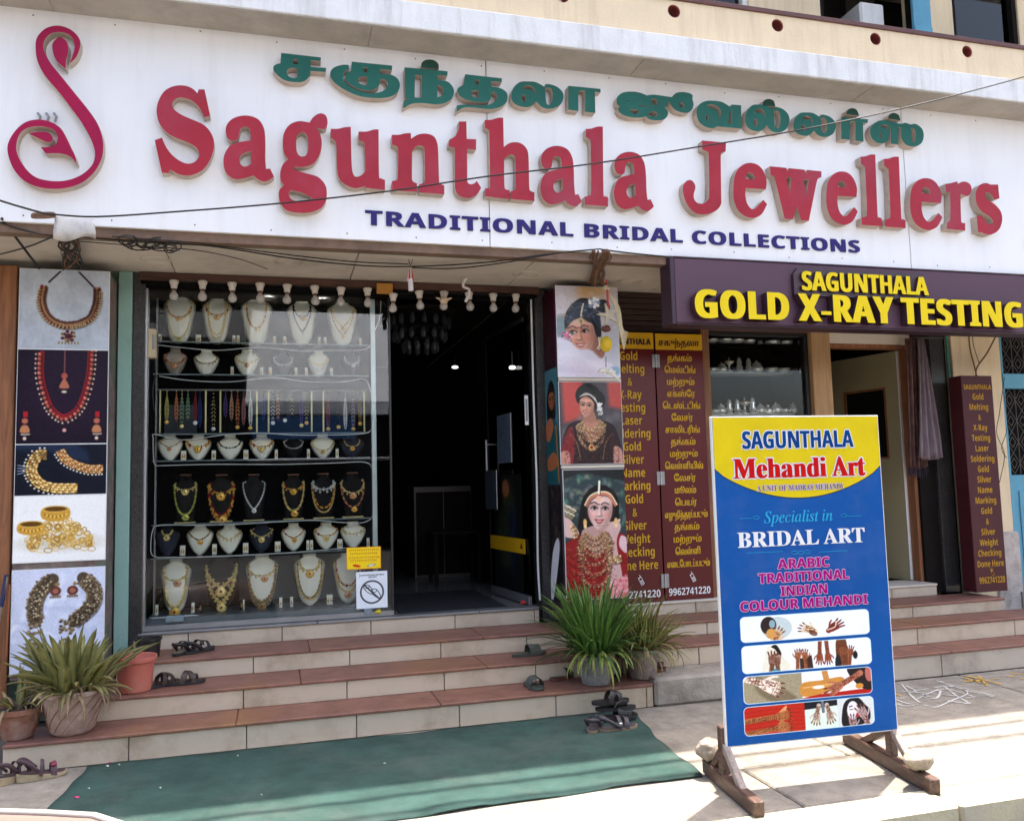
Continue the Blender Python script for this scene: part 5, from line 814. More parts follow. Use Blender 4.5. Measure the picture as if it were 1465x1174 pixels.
def pr_papers(seed, col):
    c = Print(110, 200, col); c.rs = np.random.RandomState(seed)
    for k in range(150):
        x, y = .05+c.rs.rand()*.42, .04+c.rs.rand()*.92; c.line([(x, y), (x+.02, y+.02*(c.rs.rand()-.5)), (x+.03, y+.015)], .006, (.12, .16, .30), a=.8)
    c.line([(.28, 0), (.28, 1)], .006, (.2, .2, .25)); return c.material('print_notice_sheet', .5)
def pr_god():
    c = Print(90, 200, (.10, .11, .10)); c.ell(.22, .3, .12, .2, (.20, .21, .13), soft=14); c.ell(.20, .55, .14, .3, (.18, .21, .16), soft=10); c.ell(.30, .55, .05, .3, (.13, .15, .24), soft=8); c.ell(.2, .12, .06, .08, (.55, .35, .25), soft=5); c.noise(.1, 4).blur(1); return c.material('print_faded_poster', .5)

# ================================================================ MATERIALS
M = dict(
 sign_white=mat('sign_white', (.85, .84, .83), .45, var=.03, scale=.8, dirt=(.58, .54, .50), dirt_amt=.22, dirt_scale=1.0, streak=True, spec=.3),
 sign_red=mat('sign_red', (.36, .018, .035), .5, var=.14, scale=3, dirt=(.34, .05, .085), dirt_amt=.8, dirt_scale=1.6, spec=.25),
 swan=mat('swan_magenta', (.33, .002, .05), .5, var=.12, scale=3, spec=.25),
 letter_side=mat('letter_side', (.52, .42, .34), .7, var=.10, dirt=(.20, .16, .13), dirt_amt=.5, dirt_scale=9),
 tamil_green=mat('tamil_green', (.012, .115, .085), .5, var=.12, scale=4, spec=.25), tamil_dark=mat('tamil_dark_green', (.002, .04, .018), .4, var=.1, spec=.3),
 navy=mat('navy_letters', (.022, .012, .14), .5, var=.05, spec=.25),
 concrete_soffit=mat('soffit_paint', (.60, .53, .45), .85, var=.08, scale=2, bump=.15, dirt=(.22, .19, .16), dirt_amt=.5, dirt_scale=1.6),
 slab_white=mat('slab_white', (.74, .74, .73), .85, var=.06, bump=.25, bscale=40, dirt=(.28, .26, .24), dirt_amt=.45, dirt_scale=1.6, streak=True),
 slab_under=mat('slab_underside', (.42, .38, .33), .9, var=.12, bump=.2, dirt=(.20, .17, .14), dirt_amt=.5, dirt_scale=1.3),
 cream=mat('cream_paint', (.78, .63, .42), .85, var=.06, scale=2, bump=.2, bscale=50, dirt=(.42, .30, .18), dirt_amt=.35, dirt_scale=1.8, streak=True),
 coping=mat('coping_brown', (.10, .035, .03), .6, var=.2), hole=mat('hole_lining', (.25, .04, .03), .7, var=.2),
 tile=mat('riser_tile', (.57, .475, .355), .5, var=.06, scale=3, bump=.05, dirt=(.27, .19, .11), dirt_amt=.75, dirt_scale=2.4),
 tile_dirty=mat('riser_tile_dirty', (.50, .43, .34), .55, var=.10, scale=3, bump=.1, dirt=(.13, .11, .10), dirt_amt=.6, dirt_scale=3.5),
 tread=mat('tread_stone', (.225, .105, .078), .5, var=.32, scale=7, bump=.35, dirt=(.30, .15, .05), dirt_amt=.7, dirt_scale=1.3, spec=.35),
 grout=mat('dark_mortar', (.10, .085, .07), .9, var=.3),
 old_concrete=mat('old_concrete', (.27, .25, .225), .9, var=.14, scale=4, bump=.5, bscale=35, dirt=(.15, .13, .12), dirt_amt=.55, dirt_scale=3),
 pave=mat('pavement_concrete', (.27, .24, .20), .9, var=.28, scale=9, bump=.7, bscale=60, dirt=(.13, .115, .10), dirt_amt=.75, dirt_scale=2.6),
 kerb=mat('kerb_paint', (.46, .42, .28), .85, var=.12, scale=6, bump=.4, bscale=50, dirt=(.34, .31, .27), dirt_amt=.8, dirt_scale=2.5),
 road=mat('road', (.085, .082, .082), .95, var=.2, scale=1, bump=.4, bscale=90),
 mat_green=mat('green_carpet', (.045, .092, .080), .95, var=.30, scale=3.6, bump=1.0, bscale=230, dirt=(.115, .135, .12), dirt_amt=.62, dirt_scale=1.5, spec=.2),
 granite=mat('black_granite', (.045, .042, .042), .25, var=.75, scale=120, dirt=(.12, .11, .10), dirt_amt=.3, dirt_scale=3),
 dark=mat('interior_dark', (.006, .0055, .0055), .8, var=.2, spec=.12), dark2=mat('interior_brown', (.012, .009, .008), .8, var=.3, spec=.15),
 black=mat('black_metal', (.015, .014, .014), .4, var=.2),
 alu=mat('aluminium', (.55, .56, .57), .35, .9, var=.08), alu_dull=mat('dull_aluminium', (.30, .30, .30), .5, .7, var=.15),
 mint=mat('mint_plaster', (.28, .46, .40), .85, var=.12, scale=4, bump=.3, dirt=(.14, .24, .20), dirt_amt=.4, dirt_scale=4),
 green_old=mat('old_green_paint', (.20, .30, .22), .85, var=.25, scale=8, bump=.4, dirt=(.10, .07, .05), dirt_amt=.7, dirt_scale=5),
 beam=mat('lintel_brown', (.085, .035, .022), .6, var=.25, bump=.2), rust=mat('rust', (.16, .08, .045), .85, var=.45, scale=18, bump=.6),
 brownboard=mat('fascia_board', (.20, .125, .085), .8, var=.3, scale=5, bump=.3, dirt=(.07, .045, .03), dirt_amt=.6, dirt_scale=3),
 cable=mat('cable_black', (.012, .012, .012), .6, var=.1), cable_w=mat('white_flex', (.70, .70, .69), .5, var=.05),
 plum=mat('plum_panel', (.085, .036, .06), .45, var=.06, scale=1.2, spec=.4), plum_dark=mat('dark_plum_edge', (.035, .012, .025), .5, var=.2),
 yellow=mat('yellow_acrylic', (.78, .58, .0), .5, var=.04, spec=.25), yellow_side=mat('letter_return_plum', (.055, .025, .035), .4, var=.2),
 maroon=mat('maroon_board', (.105, .006, .007), .35, var=.10, scale=2, dirt=(.06, .01, .01), dirt_amt=.3, spec=.35), yellow_band=mat('yellow_band', (.60, .33, .008), .5, var=.06, spec=.25),
 yellow_ink=mat('yellow_ink', (.62, .36, .02), .6, var=.08, spec=.2), white_ink=mat('white_ink', (.80, .80, .80), .5, var=.04), black_ink=mat('brown_ink', (.035, .008, .01), .5, var=.1),
 maroon2=mat('wall_sign_maroon', (.065, .012, .016), .5, var=.1, spec=.3), gold_ink=mat('gold_ink', (.50, .27, .02), .6, var=.1, spec=.2),
 wood=wood_mat('teak_frame', (.15, .055, .018), (.27, .12, .045)), wood_l=wood_mat('pale_ply_column', (.36, .20, .085), (.48, .30, .15), .6),
 wood_o=wood_mat('orange_plank', (.19, .07, .028), (.32, .13, .05), .6), wood_d=wood_mat('stand_timber', (.055, .03, .022), (.14, .075, .055), .5, axis=(14, 2, 14)),
 olive=mat('cream_laminate', (.33, .28, .16), .5, var=.05, scale=1.5), lintel=mat('lintel_cream', (.62, .55, .46), .7, var=.06),
 blue=mat('sky_blue_paint', (.10, .33, .47), .6, var=.10, dirt=(.10, .24, .32), dirt_amt=.4, streak=True), teal=mat('teal_pipe', (.03, .20, .17), .5, var=.2),
 limewash=mat('dirty_limewash', (.52, .46, .42), .9, var=.15, scale=8, bump=.6, dirt=(.22, .17, .13), dirt_amt=.8, dirt_scale=6),
 glass=glass_mat('shop_glass', (.96, .98, .975), 1.5, .0, .70), shelf_glass=glass_mat('shelf_glass', (.95, .97, .965), 1.45, .02, .8), glass_d=glass_mat('tinted_glass', (.35, .38, .38), 1.5, .02, 1.2),
 chalk=mat('chalk', (.60, .59, .56), .95, var=.35, scale=90), chalk_y=mat('chalk_yellow', (.62, .38, .08), .95, var=.3, scale=60),
)

# ================================================================ GROUND
PK = -3.20                                                                      # kerb line
road = bx('road', -60, 60, -60, PK-.02, -.6, -.15, M['road']); tag(road, kind='structure')
ground = bx('ground', -60, 60, -.1, 60, -.6, -.02, M['old_concrete']); tag(ground, kind='structure')
pavement = bx('pavement', -14, 16, PK+.22, .3, -.3, -.014, M['grout']); tag(pavement, kind='structure')
ys = [(-1.13, -2.405), (-2.425, PK+.23)]
for (ya, yb) in ys:                                                             # big cast slabs, joints open
    x = -7.3+(.9 if ya < -2 else 0)
    while x < 12:
        w = 1.9+.5*rnd.random()
        bx('concrete_slab', x, x+w-.014, yb, ya, -.08, rnd.uniform(-.0015, .001), M['pave'], pavement, .008)
        x += w
kerb = thing('kerb', 'pale painted concrete kerb edging the pavement at the bottom right', 'kerb', (0, 0, 0)); kerb['kind'] = 'structure'
x = -7.0
while x < 12:
    w = 1.25; bx('kerb_stone', x, x+w-.012, PK, PK+.215, -.25, .004+rnd.uniform(-.002, .003), M['kerb'], kerb, .012); x += w
# chalk drawing on the right-hand pavement
ch = MB()
def chalk_line(pts, Z, w=.0075, i=0):
    P = catmull([atz(a, b, Z) for a, b in pts], 4); V = []; F = []
    for k, p in enumerate(P):
        d = (P[min(k+1, len(P)-1)]-P[max(k-1, 0)]).normalized(); n = Vector((-d.y, d.x, 0))*w*rnd.uniform(.35, 1.2)
        V += [p+n, p-n]
    for k in range(len(P)-1):
        if rnd.random() > .12: F.append((2*k, 2*k+1, 2*k+3, 2*k+2))
    ch.add(V, F, i)
G0 = .0030
for P in ([(1290, 978), (1310, 1000), (1335, 1011), (1360, 1002), (1385, 990), (1360, 981), (1330, 984), (1300, 990)],
          [(1296, 980), (1330, 996), (1385, 1006)], [(1345, 974), (1380, 984), (1424, 995)], [(1340, 973), (1376, 985), (1421, 996)],
          [(1310, 1000), (1350, 985), (1395, 996)], [(1330, 990), (1345, 985), (1340, 998), (1322, 996), (1330, 990)], [(1290, 988), (1340, 992), (1395, 998)],
          [(1278, 998), (1296, 1005), (1314, 1007)], [(1276, 1002), (1292, 1009), (1308, 1008)], [(1350, 980), (1365, 992), (1388, 1006)]):
    chalk_line(P, G0)
chs = ch.obj('chalk_drawing', M['chalk']); ch = MB()
for P in ([(1376, 968), (1398, 974), (1420, 980)], [(1384, 966), (1410, 972), (1432, 978)], [(1277, 990), (1292, 996)], [(1440, 966), (1465, 970)], [(1400, 966), (1412, 980)], [(1380, 974), (1430, 970)], [(1445, 962), (1465, 964)]):
    chalk_line(P, G0+.0012, .012)
tag(chs, 'white and yellow chalk kolam drawn on the pavement before the right-hand steps', 'chalk drawing')
y_ = ch.obj('yellow_powder_line', M['chalk_y'], chs)

# ================================================================ STEPS
RY = [-1.135, -.80, -.425, -.02]; RZ = [.155, .290, .420, .545]
def stair(name, label, x0s, x1s, mats, RYs, RZs, joints, topy, widths=.64):
    st = thing(name, label, 'steps', (x0s[0], RYs[0], 0))
    off = Vector((-x0s[0], -RYs[0], 0)); n = len(RYs)
    for k in range(n):
        z0 = -.10 if k == 0 else RZs[k-1]-.03; yb = RYs[k+1] if k+1 < n else topy
        # mortar body behind the tiles
        b = MB().box(x0s[k]+.004, x1s[k]-.004, RYs[k]+.012, yb+.05, -.1, RZs[k]-.018); b.V = [v+off for v in b.V]; b.obj('step_core', M['grout'], st)
        x = x0s[k]; j = joints[k]
        while x < x1s[k]-.02:
            x2 = j; 
            while x2 <= x+.08: x2 += widths
            x2 = min(x2, x1s[k]); j = x2+widths
            b = MB().box(x+.003, x2-.003, RYs[k]+rnd.uniform(0, .003), RYs[k]+.016, (0 if k == 0 else RZs[k-1])+.001, RZs[k]-.020, 0, .003); b.V = [v+off for v in b.V]
            b.obj('riser_tile', mats[k][0], st); x = x2
        x = x0s[k]
        while x < x1s[k]-.02 and mats[k][1] is not None:
            x2 = min(x+1.22, x1s[k])
            if x1s[k]-x2 < .15: x2 = x1s[k]
            b = MB().box(x+.0015, x2-.0015, RYs[k]-.012, yb+(.012 if k+1 < n else 0), RZs[k]-.019, RZs[k], 0, .005); b.V = [v+off for v in b.V]
            b.obj('tread_slab', mats[k][1], st); x = x2
    return st
T, Tr = M['tile'], M['tread']
stair('front_steps', 'cream tiled steps with red stone treads leading up to the jewellery doorway', [-1.45, -1.07, -1.0, -.93], [2.44, 2.44, 2.44, 2.0], [(T, Tr)]*3+[(T, M['alu_dull'])], RY, RZ, [-.81, -.20, -.15, -.60], .10)
Td = M['tile_dirty']
stair('side_steps', 'cream tiled steps with red treads and a grubby concrete bottom riser before the right-hand shop', [2.445, 2.445, 2.445, 2.62], [8.2, 7.2, 6.05, 5.68],
      [(Td, Tr), (T, Tr), (T, Tr), (T, M['lintel'])], [-1.12, -.83, -.50, -.14], [.178, .322, .430, .535], [2.9, 2.95, 3.2, 3.3], .2, .95)
for (x0, x1) in ((2.446, 3.25),):                                             # worn bare-concrete stretch at the left end of the side steps
    o = bx('concrete_block', x0, x1, -1.16, -.84, 0, .186, mat('worn_concrete', (.36, .325, .275), .9, var=.2, scale=7, bump=.7, bscale=40, dirt=(.15, .125, .10), dirt_amt=.75, dirt_scale=3.2), None, .018); tag(o, 'worn bare concrete block capping the bottom step behind the blue banner', 'concrete block')

# ================================================================ BUILDING
bld = thing('shop_building', 'two storey shop building with cream balcony parapet and shopfronts below', 'building', (0, 0, 0))
def B(name, x0, x1, y0, y1, z0, z1, m, bev=.003): return bx(name, x0, x1, y0, y1, z0, z1, m, bld, bev)
# shop room
B('interior_floor', -1.0, 2.06, .10, 5.2, .40, .535, mat('shop_floor_tile', (.20, .195, .18), .15, var=.08, scale=2))
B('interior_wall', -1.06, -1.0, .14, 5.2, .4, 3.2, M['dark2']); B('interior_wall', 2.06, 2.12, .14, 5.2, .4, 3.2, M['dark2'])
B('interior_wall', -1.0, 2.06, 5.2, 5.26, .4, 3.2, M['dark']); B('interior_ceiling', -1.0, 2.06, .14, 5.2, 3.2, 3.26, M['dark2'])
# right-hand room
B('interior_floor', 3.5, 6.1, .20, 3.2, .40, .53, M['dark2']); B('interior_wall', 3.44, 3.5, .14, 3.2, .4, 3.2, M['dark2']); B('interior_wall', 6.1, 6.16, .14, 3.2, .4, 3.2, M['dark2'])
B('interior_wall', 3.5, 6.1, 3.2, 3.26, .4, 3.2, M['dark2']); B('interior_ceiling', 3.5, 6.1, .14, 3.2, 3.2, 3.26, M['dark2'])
# facade pieces
B('lintel_beam', -.94, 2.06, -.06, .12, 3.045, 3.10, M['beam']); B('shutter_box', -.94, 2.06, -.03, .14, 3.015, 3.045, M['dark'])
B('pillar', -.985, -.905, -.03, .2, .42, 3.10, M['granite']); B('pillar', 2.03, 2.12, -.03, .2, .42, 3.10, M['granite'])
B('mint_pillar', -1.08, -.99, -.05, .2, .29, 3.10, M['mint']); B('mint_pillar', 2.42, 2.70, -.04, .2, 2.60, 3.10, M['mint'])
B('wall', -3.2, -1.08, .02, .2, 0, 3.4, M['green_old']); B('wall', 2.12, 3.50, .02, .2, .3, 2.78, M['dark2'])
for k in range(7): B('shutter_slat', 2.64, 3.50, -.02+.004*(k % 2), .03, 2.765+.049*k, 2.808+.049*k, mat('shutter_brown', (.04, .018, .014), .5, var=.3))
B('wood_jamb', 3.500, 3.575, -.06, .12, .50, 3.10, M['wood']); 
B('wood_column', 4.615, 4.81, -.02, .16, .50, 3.10, M['wood_l'])
B('window_transom', 3.575, 4.615, -.01, .14, 2.80, 3.10, M['wood']); B('window_wall', 3.575, 4.615, .0, .16, .50, 1.30, M['olive'])
B('door_lintel', 4.81, 5.70, .0, .16, 2.71, 3.10, M['lintel']); B('door_jamb', 5.655, 5.69, .02, .12, .53, 2.71, M['wood_o']); B('door_head', 4.81, 5.66, .02, .12, 2.672, 2.71, M['wood_o'])
B('dark_panel', 5.69, 5.865, -.01, .16, .43, 3.10, M['dark2']); B('granite_panel', 5.87, 6.03, -.04, .16, .43, 3.10, M['granite'])
B('cream_pillar', 6.10, 6.66, -.06, .3, .30, 3.10, M['cream']); B('pillar_foot', 6.42, 6.70, -.085, .04, .17, .95, M['limewash'], .012)
B('wall', 6.03, 6.10, .02, .2, .3, 3.1, M['dark']); B('wall', 7.6, 9.5, -.02, .2, -.1, 3.4, M['cream']); B('wall', 6.66, 7.6, .55, .6, .0, 3.4, M['dark'])
B('threshold', 6.66, 7.7, -.1, .5, .0, .40, M['old_concrete'])
# soffit with round trims
for k in range(9):
    x0 = -3.2+1.25*k; B('soffit_panel', x0, x0+1.243, -.84, .30, 3.105, 3.14, M['concrete_soffit'])
for (a, b) in ((222, 372), (413, 375), (752, 393), (902, 402)):
    p = atz(a, b, 3.1); mb = MB(); mb.tube([(p.x+.10*math.cos(t), p.y+.10*math.sin(t), 3.101) for t in [2*PI*q/28 for q in range(28)]], .004, 6, 0, True)
    mb.tube([(p.x+.075*math.cos(t), p.y+.075*math.sin(t), 3.103) for t in [2*PI*q/24 for q in range(24)]], .003, 5, 0, True); mb.obj('light_ring', M['concrete_soffit'], bld)
B('fascia_board', -3.2, 8.2, -.985, -.90, 3.075, 3.135, M['brownboard']); B('green_strip', -3.2, 8.2, -.897, -.845, 3.088, 3.13, M['green_old'])
# first floor
B('balcony_slab', -3.2, 8.2, -1.30, .3, 4.47, 4.655, M['slab_white'], .006); 
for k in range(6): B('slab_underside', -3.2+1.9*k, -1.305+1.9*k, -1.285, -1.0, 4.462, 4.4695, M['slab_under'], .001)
par = MB(); holes = [at(*p, -1.22) for p in ((964, 9), (1112, 30), (1252, 47), (1383, 63))]; sp = holes[1].x-holes[0].x
hx = [holes[0].x-sp*k for k in range(6, 0, -1)]+[h.x for h in holes]+[holes[3].x+sp]
circ = [[(x+.050*math.cos(t), 4.885+.050*math.sin(t)) for t in [2*PI*q/20 for q in range(20)]] for x in hx]
par.poly([[(-3.2, 4.655), (8.2, 4.655), (8.2, 4.965), (-3.2, 4.965)]]+circ, -1.22, -1.10, 0, 0); par.obj('parapet', M['cream'], bld)
for x in hx:
    mb = MB(); mb.tube([(x+.0475*math.cos(t), -1.212, 4.885+.0475*math.sin(t)) for t in [2*PI*q/20 for q in range(20)]], .005, 5, 0, True)
    mb.tube([(x+.0475*math.cos(t), -1.15, 4.885+.0475*math.sin(t)) for t in [2*PI*q/20 for q in range(20)]], .006, 5, 0, True); 
    n = 20; mb.add([(x+.046*math.cos(2*PI*q/n), y, 4.885+.046*math.sin(2*PI*q/n)) for y in (-1.216, -1.105) for q in range(n)], [(q, (q+1) % n, n+(q+1) % n, n+q) for q in range(n)]); mb.obj('hole_lining', M['hole'], bld)
B('coping', -3.2, 8.2, -1.235, -1.085, 4.965, 5.0, M['coping'])
B('upper_floor', -3.2, 8.2, -1.1, .0, 4.56, 4.66, M['old_concrete'])
ww = [(3.35, 4.10), (4.85, 5.95), (6.35, 7.15)]; e = [-3.2]+[v for w in ww for v in w]+[8.2]
for k in range(0, len(e), 2): B('upper_wall', e[k], e[k+1], -.12, .1, 4.655, 6.9, M['cream'])
for k, (a, b) in enumerate(ww):
    z0 = (5.5, 4.8, 5.52)[k]
    if z0 > 4.9: B('upper_wall', a, b, -.12, .1, 4.655, z0, M['cream'])
    B('upper_wall', a, b, -.12, .1, 6.7, 6.9, M['cream']); B('room_back', a, b, .9, .95, z0, 6.7, M['dark2'])
    fr = MB(); fm = M['slab_white'] if k == 0 else M['dark2']
    fr.box(a, a+.05, -.1, 0, z0, 6.7); fr.box(b-.05, b, -.1, 0, z0, 6.7); fr.box(a+.05, b-.05, -.1, 0, z0, z0+.05)
    f = fr.obj('window_frame', fm, bld); bx('window_pane', a+.05, b-.05, -.04, -.03, z0+.05, 6.7, M['glass_d'] if k != 1 else M['shelf_glass'], f, 0) if k != 1 else None
bs = B('blue_shutter', 5.72, 5.92, -.30, -.27, 4.9, 6.6, M['blue']); bx('shutter_rail', 5.72, 5.92, -.31, -.30, 5.6, 5.66, M['blue'], bs)
B('cooler_box', 5.35, 5.62, -.05, .3, 5.55, 6.0, M['slab_white'], .02)
B('shade_slab', -3.2, 8.2, -1.02, .3, 6.9, 7.06, M['slab_white'])  # added unseen slab; its front edge sets the shade line on the pavement
B('side_wall', -3.3, -3.2, -.1, 6, 0, 7, M['cream']); B('side_wall', 9.5, 9.6, -.1, 6, 0, 7, M['cream']); B('roof', -3.3, 9.6, .3, 6, 6.9, 7.0, M['old_concrete']); B('back_wall', -3.3, 9.6, 6, 6.1, 0, 7, M['cream'])

# left edge: upright planks of the neighbouring stall
pl = thing('plank_post', 'tall orange-brown wooden plank post left of the necklace poster box', 'wooden post', (-1.8, -.28, 0))
for (a, b, yy) in ((-.40, -.20, .03), (-.195, -.04, .0), (-.035, .13, .02)):
    bx('plank', a, b, yy, yy+.04, .0, 3.06, M['wood_o'], pl, .006)

# buildings across the street (seen in the shop glass)
o1 = thing('opposite_building', 'low shop across the street with added pale roof sloped to brighten the reflection in the shop glass', 'building', (4, -17, 0))
bx('wall', -4.7, 8, -6, 0, 3.6, 3.95, mat('far_grey', (.72, .76, .84), .8, var=.05, scale=.6), o1); bx('shop_floor', -4.7, 8, -6, -.4, -.15, 3.6, M['dark2'], o1)
mesh('reflector_roof', [(-4.8, -.2, 3.95), (8.2, -.2, 3.95), (8.2, -9, 9.2), (-4.8, -9, 9.2), (-4.8, -.2, 3.85), (8.2, -.2, 3.85), (8.2, -9, 9.1), (-4.8, -9, 9.1)], [(0, 1, 2, 3), (7, 6, 5, 4), (0, 4, 5, 1), (1, 5, 6, 2), (2, 6, 7, 3), (3, 7, 4, 0)], mat('far_grey', (.72, .76, .84)), o1)  # made-up sloped roof, added to catch sun and brighten the glass reflection
bx('awning', -4.7, 4, -.4, 1.0, 2.3, 2.36, mat('far_awning', (.6, .6, .62), .7), o1)
sg = thing('opposite_signboard', 'blue signboard fixed to the building across the street, mirrored in the glass', 'signboard', (1.0, -16.9, 2.9)); bx('panel', -1.6, 1.1, 0, .06, 0, .62, mat('far_blue', (.015, .09, .27), .6, var=.05), sg)
o2 = thing('opposite_house', 'dark brown house across the street beside the pale one, mirrored in the shop glass', 'house', (-6, -17.5, 0))
bx('wall', -8, 5.2, -6, 0, -.15, 9, M['dark2'], o2); bx('balcony', -2, 5.2, 0, .8, 5.6, 6.4, mat('far_pale', (.5, .5, .5), .8), o2); bx('door', 1, 2.2, 0, .04, -.15, 2.2, M['dark'], o2)

# ================================================================ MAIN SIGN
SY = -1.0
tag(bx('sign_backing', -3.2, 8.2, SY+.052, SY+.07, 3.137, 4.46, M['cable']), 'dark backing sheet behind the joints of the white fascia sign', 'backing sheet')
ms = thing('fascia_sign', 'long white fascia sign with raised red shop name and green Tamil letters', 'shop sign', (0, SY, 3.135))
for (a, b) in ((-3.2, -2.05), (-2.05, at(697, 200, SY).x), (at(697, 200, SY).x, at(1294, 260, SY).x), (at(1294, 260, SY).x, 8.2)):
    bx('sign_panel', a+.003, b-.003, -.012, .05, .0, 1.332, M['sign_white'], ms, .002)
sg_m = {'R': (M['sign_red'], 'red_letter'), 'W': (M['swan'], 'swan_emblem'), 'T': (M['tamil_green'], 'green_letter'), 'D': (M['tamil_dark'], 'letter_dot')}
for n, cs in SIGN:
    m, nm = sg_m[n[0]]
    mb = MB(); mb.poly([[(x, z-3.135) for x, z in c] for c in cs], -.078, -.013, 0, 1)
    # a slim trim edge round the face
    o = mb.obj(nm, [m, M['letter_side']], ms)
mb = MB()                                                                       # three little crown stubs over the swan's tail
for px_ in (56, 68, 79):
    p = at(px_, 168, SY-.03); mb.tube([(p.x, -.03, p.z-3.135-.03), (p.x+.01, -.04, p.z-3.135), (p.x-.008, -.03, p.z-3.135+.025)], .008, 6)
mb.obj('crest_stub', M['alu_dull'], ms)
scr_ = MB().lathe([(.0048, 0), (.0048, .002), (.003, .003)], 8, (0, 0, 0), 0, Matrix.Rotation(PI/2, 4, 'X')).obj('fixing_screw', M['rust'], ms, (-1.9, -.012, 1.29))
for k in range(1, 34):
    c_ = scr_.copy(); COL.objects.link(c_); c_.parent = ms; c_.location = (-1.9+.47*(k//2)+rnd.uniform(-.03, .03), -.012, (1.295, .045)[k % 2]+rnd.uniform(-.012, .012))
L0 = at(522, 308, SY).x; L1 = at(1228, 350, SY).x
zb = at(870, 341, SY-.02).z-3.135
lettering('navy_letter', 'TRADITIONAL BRIDAL COLLECTIONS', 's', M['navy'], L0, L1, zb, .098, -.022, ms, each=True, depth=.009, bold=.004, tracking=.045, side=M['navy'])
pp = MB(); pp.poly([[(a-L0*0, b) for a, b in ((6.02, .22), (6.08, .22), (6.08, .30), (6.02, .30))]], -.022, -.013); pp.obj('dark_red_mark', M['maroon'], ms)

# ================================================================ PLUM SIGN
GY = -1.04
gs = thing('gold_testing_sign', 'plum signboard with raised yellow capitals under the white fascia', 'shop sign', (2.78, GY, 2.64))
bx('sign_panel', 0, 4.4, 0, .16, .0, .475, M['plum'], gs, .004)
bx('sign_edge', -.035, -.001, -.004, .165, -.012, .487, M['plum_dark'], gs); bx('sign_edge', 0, 4.4, -.004, .165, -.014, -.001, M['plum_dark'], gs)
bx('sign_edge', 0, 4.4, -.004, .165, .476, .489, M['plum_dark'], gs)
def gx(px_, py_): p = at(px_, py_, GY-.05); return p.x-2.78, p.z-2.64
a, z1 = gx(1147, 415); b, _ = gx(1327, 415); _, zt = gx(1150, 388)
hb = MB(); hb.poly([[(a-.05, z1-.035), (b+.03, z1-.035), (b+.03, z1+.02), (b-.02, zt+.03), (a-.01, zt+.03), (a-.05, zt-.02)]], -.03, -.001, 0, 0); hb.obj('backing_plate', M['yellow_side'], gs)
lettering('yellow_letter', 'SAGUNTHALA', 's', M['yellow'], a, b, z1, zt-z1, -.055, gs, each=True, depth=.024, bold=.006, side=M['yellow_side'])
a, z1 = gx(992, 455); b, _ = gx(1461, 462); _, zt = gx(992, 420); 
lettering('yellow_letter', 'GOLD X-RAY TESTING', 's', M['yellow'], a, b, z1, .208, -.075, gs, each=True, depth=.073, bold=.012, side=M['yellow_side'], tracking=.03)

# ================================================================ FOLDING MAROON BOARDS
def leaf_board(name, label, x0, x1, y, lines, head, num, style_head, tamil):
    o = thing(name, label, 'signboard', (x0, y, .50)); w = x1-x0; H = 2.24
    bx('board', 0, w, 0, .02, 0, H, M['maroon'], o, .002); bx('yellow_header', .004, w-.004, -.003, -.0002, H-.14, H-.004, M['yellow_band'], o, 0)
    lettering('header_lettering', head, style_head, M['black_ink'], .03, w-.03, H-.105, .05 if not tamil else .055, -.0045, o, bold=.003)
    n = len(lines); top = H-.235; step = (top-.30)/(n-1)
    for k, t in enumerate(lines):
        if tamil:
            lw = min(w-.05, .030*len(t)+.05); lettering('lettering', t, 't', M['yellow_ink'], w/2-lw/2, w/2+lw/2, top-step*k, .055, -.003, o, bold=.0022)
        else: lettering('lettering', t, 's', M['gold_ink'] if False else M['yellow_ink'], 0, w, top-step*k, .070, -.003, o, fitw=False, squeeze=.74)
    lettering('phone_number', num, 's', M['white_ink'], .03, w-.03, .075, .058, -.003, o)
    ph = MB(); q = Matrix.Rotation(-.45, 4, 'Y'); q.translation = (w/2+.03, -.004, .215)
    ph.box(-.016, .016, -.003, .001, -.04, .028, 0, .004, q); ph.box(.006, .011, -.003, .001, .02, .045, 0, 0, q); p_ = ph.obj('phone_symbol', M['white_ink'], o)
    pk = MB(); pk.box(-.011, .011, -.0045, -.003, .0, .02, 0, 0, q)
    for i in range(3):
        for j in range(3): pk.box(-.011+.008*i, -.006+.008*i, -.0045, -.003, -.034+.010*j, -.028+.010*j, 0, 0, q)
    pk.obj('phone_keys', M['maroon'], p_)
    return o
leaf_board('folding_board', 'maroon folding board in yellow English letters half hidden by the brides poster box', 2.57, 3.03, -.12,
    ['Gold', 'Melting', '&', 'X-Ray', 'Testing', 'Laser', 'Soldering', 'Gold', 'Silver', 'Name', 'Marking', 'Gold', '&', 'Silver', 'Weight', 'Checking', 'Done Here'], 'SAGUNTHALA', '9962741220', 's', False)
TL = ['தங்கம்', 'மெல்டிங்', 'மற்றும்', 'எக்ஸ்ரே', 'டெஸ்ட்டிங்', 'லேசர்', 'சாலிடரிங்', 'தங்கம்', 'மற்றும்', 'வெள்ளியில்', 'லேசர்', 'மூலம்', 'பெயர்', 'எழுதித்தரப்படும்', 'தங்கம்', 'மற்றும்', 'வெள்ளி', 'எடைபோடப்படும்']
def visual(t):                              # vowel signs written before their consonant come first
    o = []
    for c in t:
        if c in 'ெேை' and o: o.insert(len(o)-1, c)
        elif c == 'ோ' and o: o.insert(len(o)-1, 'ே'); o.append('ா')
        else: o.append(c)
    return ''.join(o)
leaf_board('folding_board', 'maroon folding board in yellow Tamil letters beside the small shop window', 3.05, 3.49, -.10, [visual(t) for t in TL], visual('சகுந்தலா'), '9962741220', 't', True)
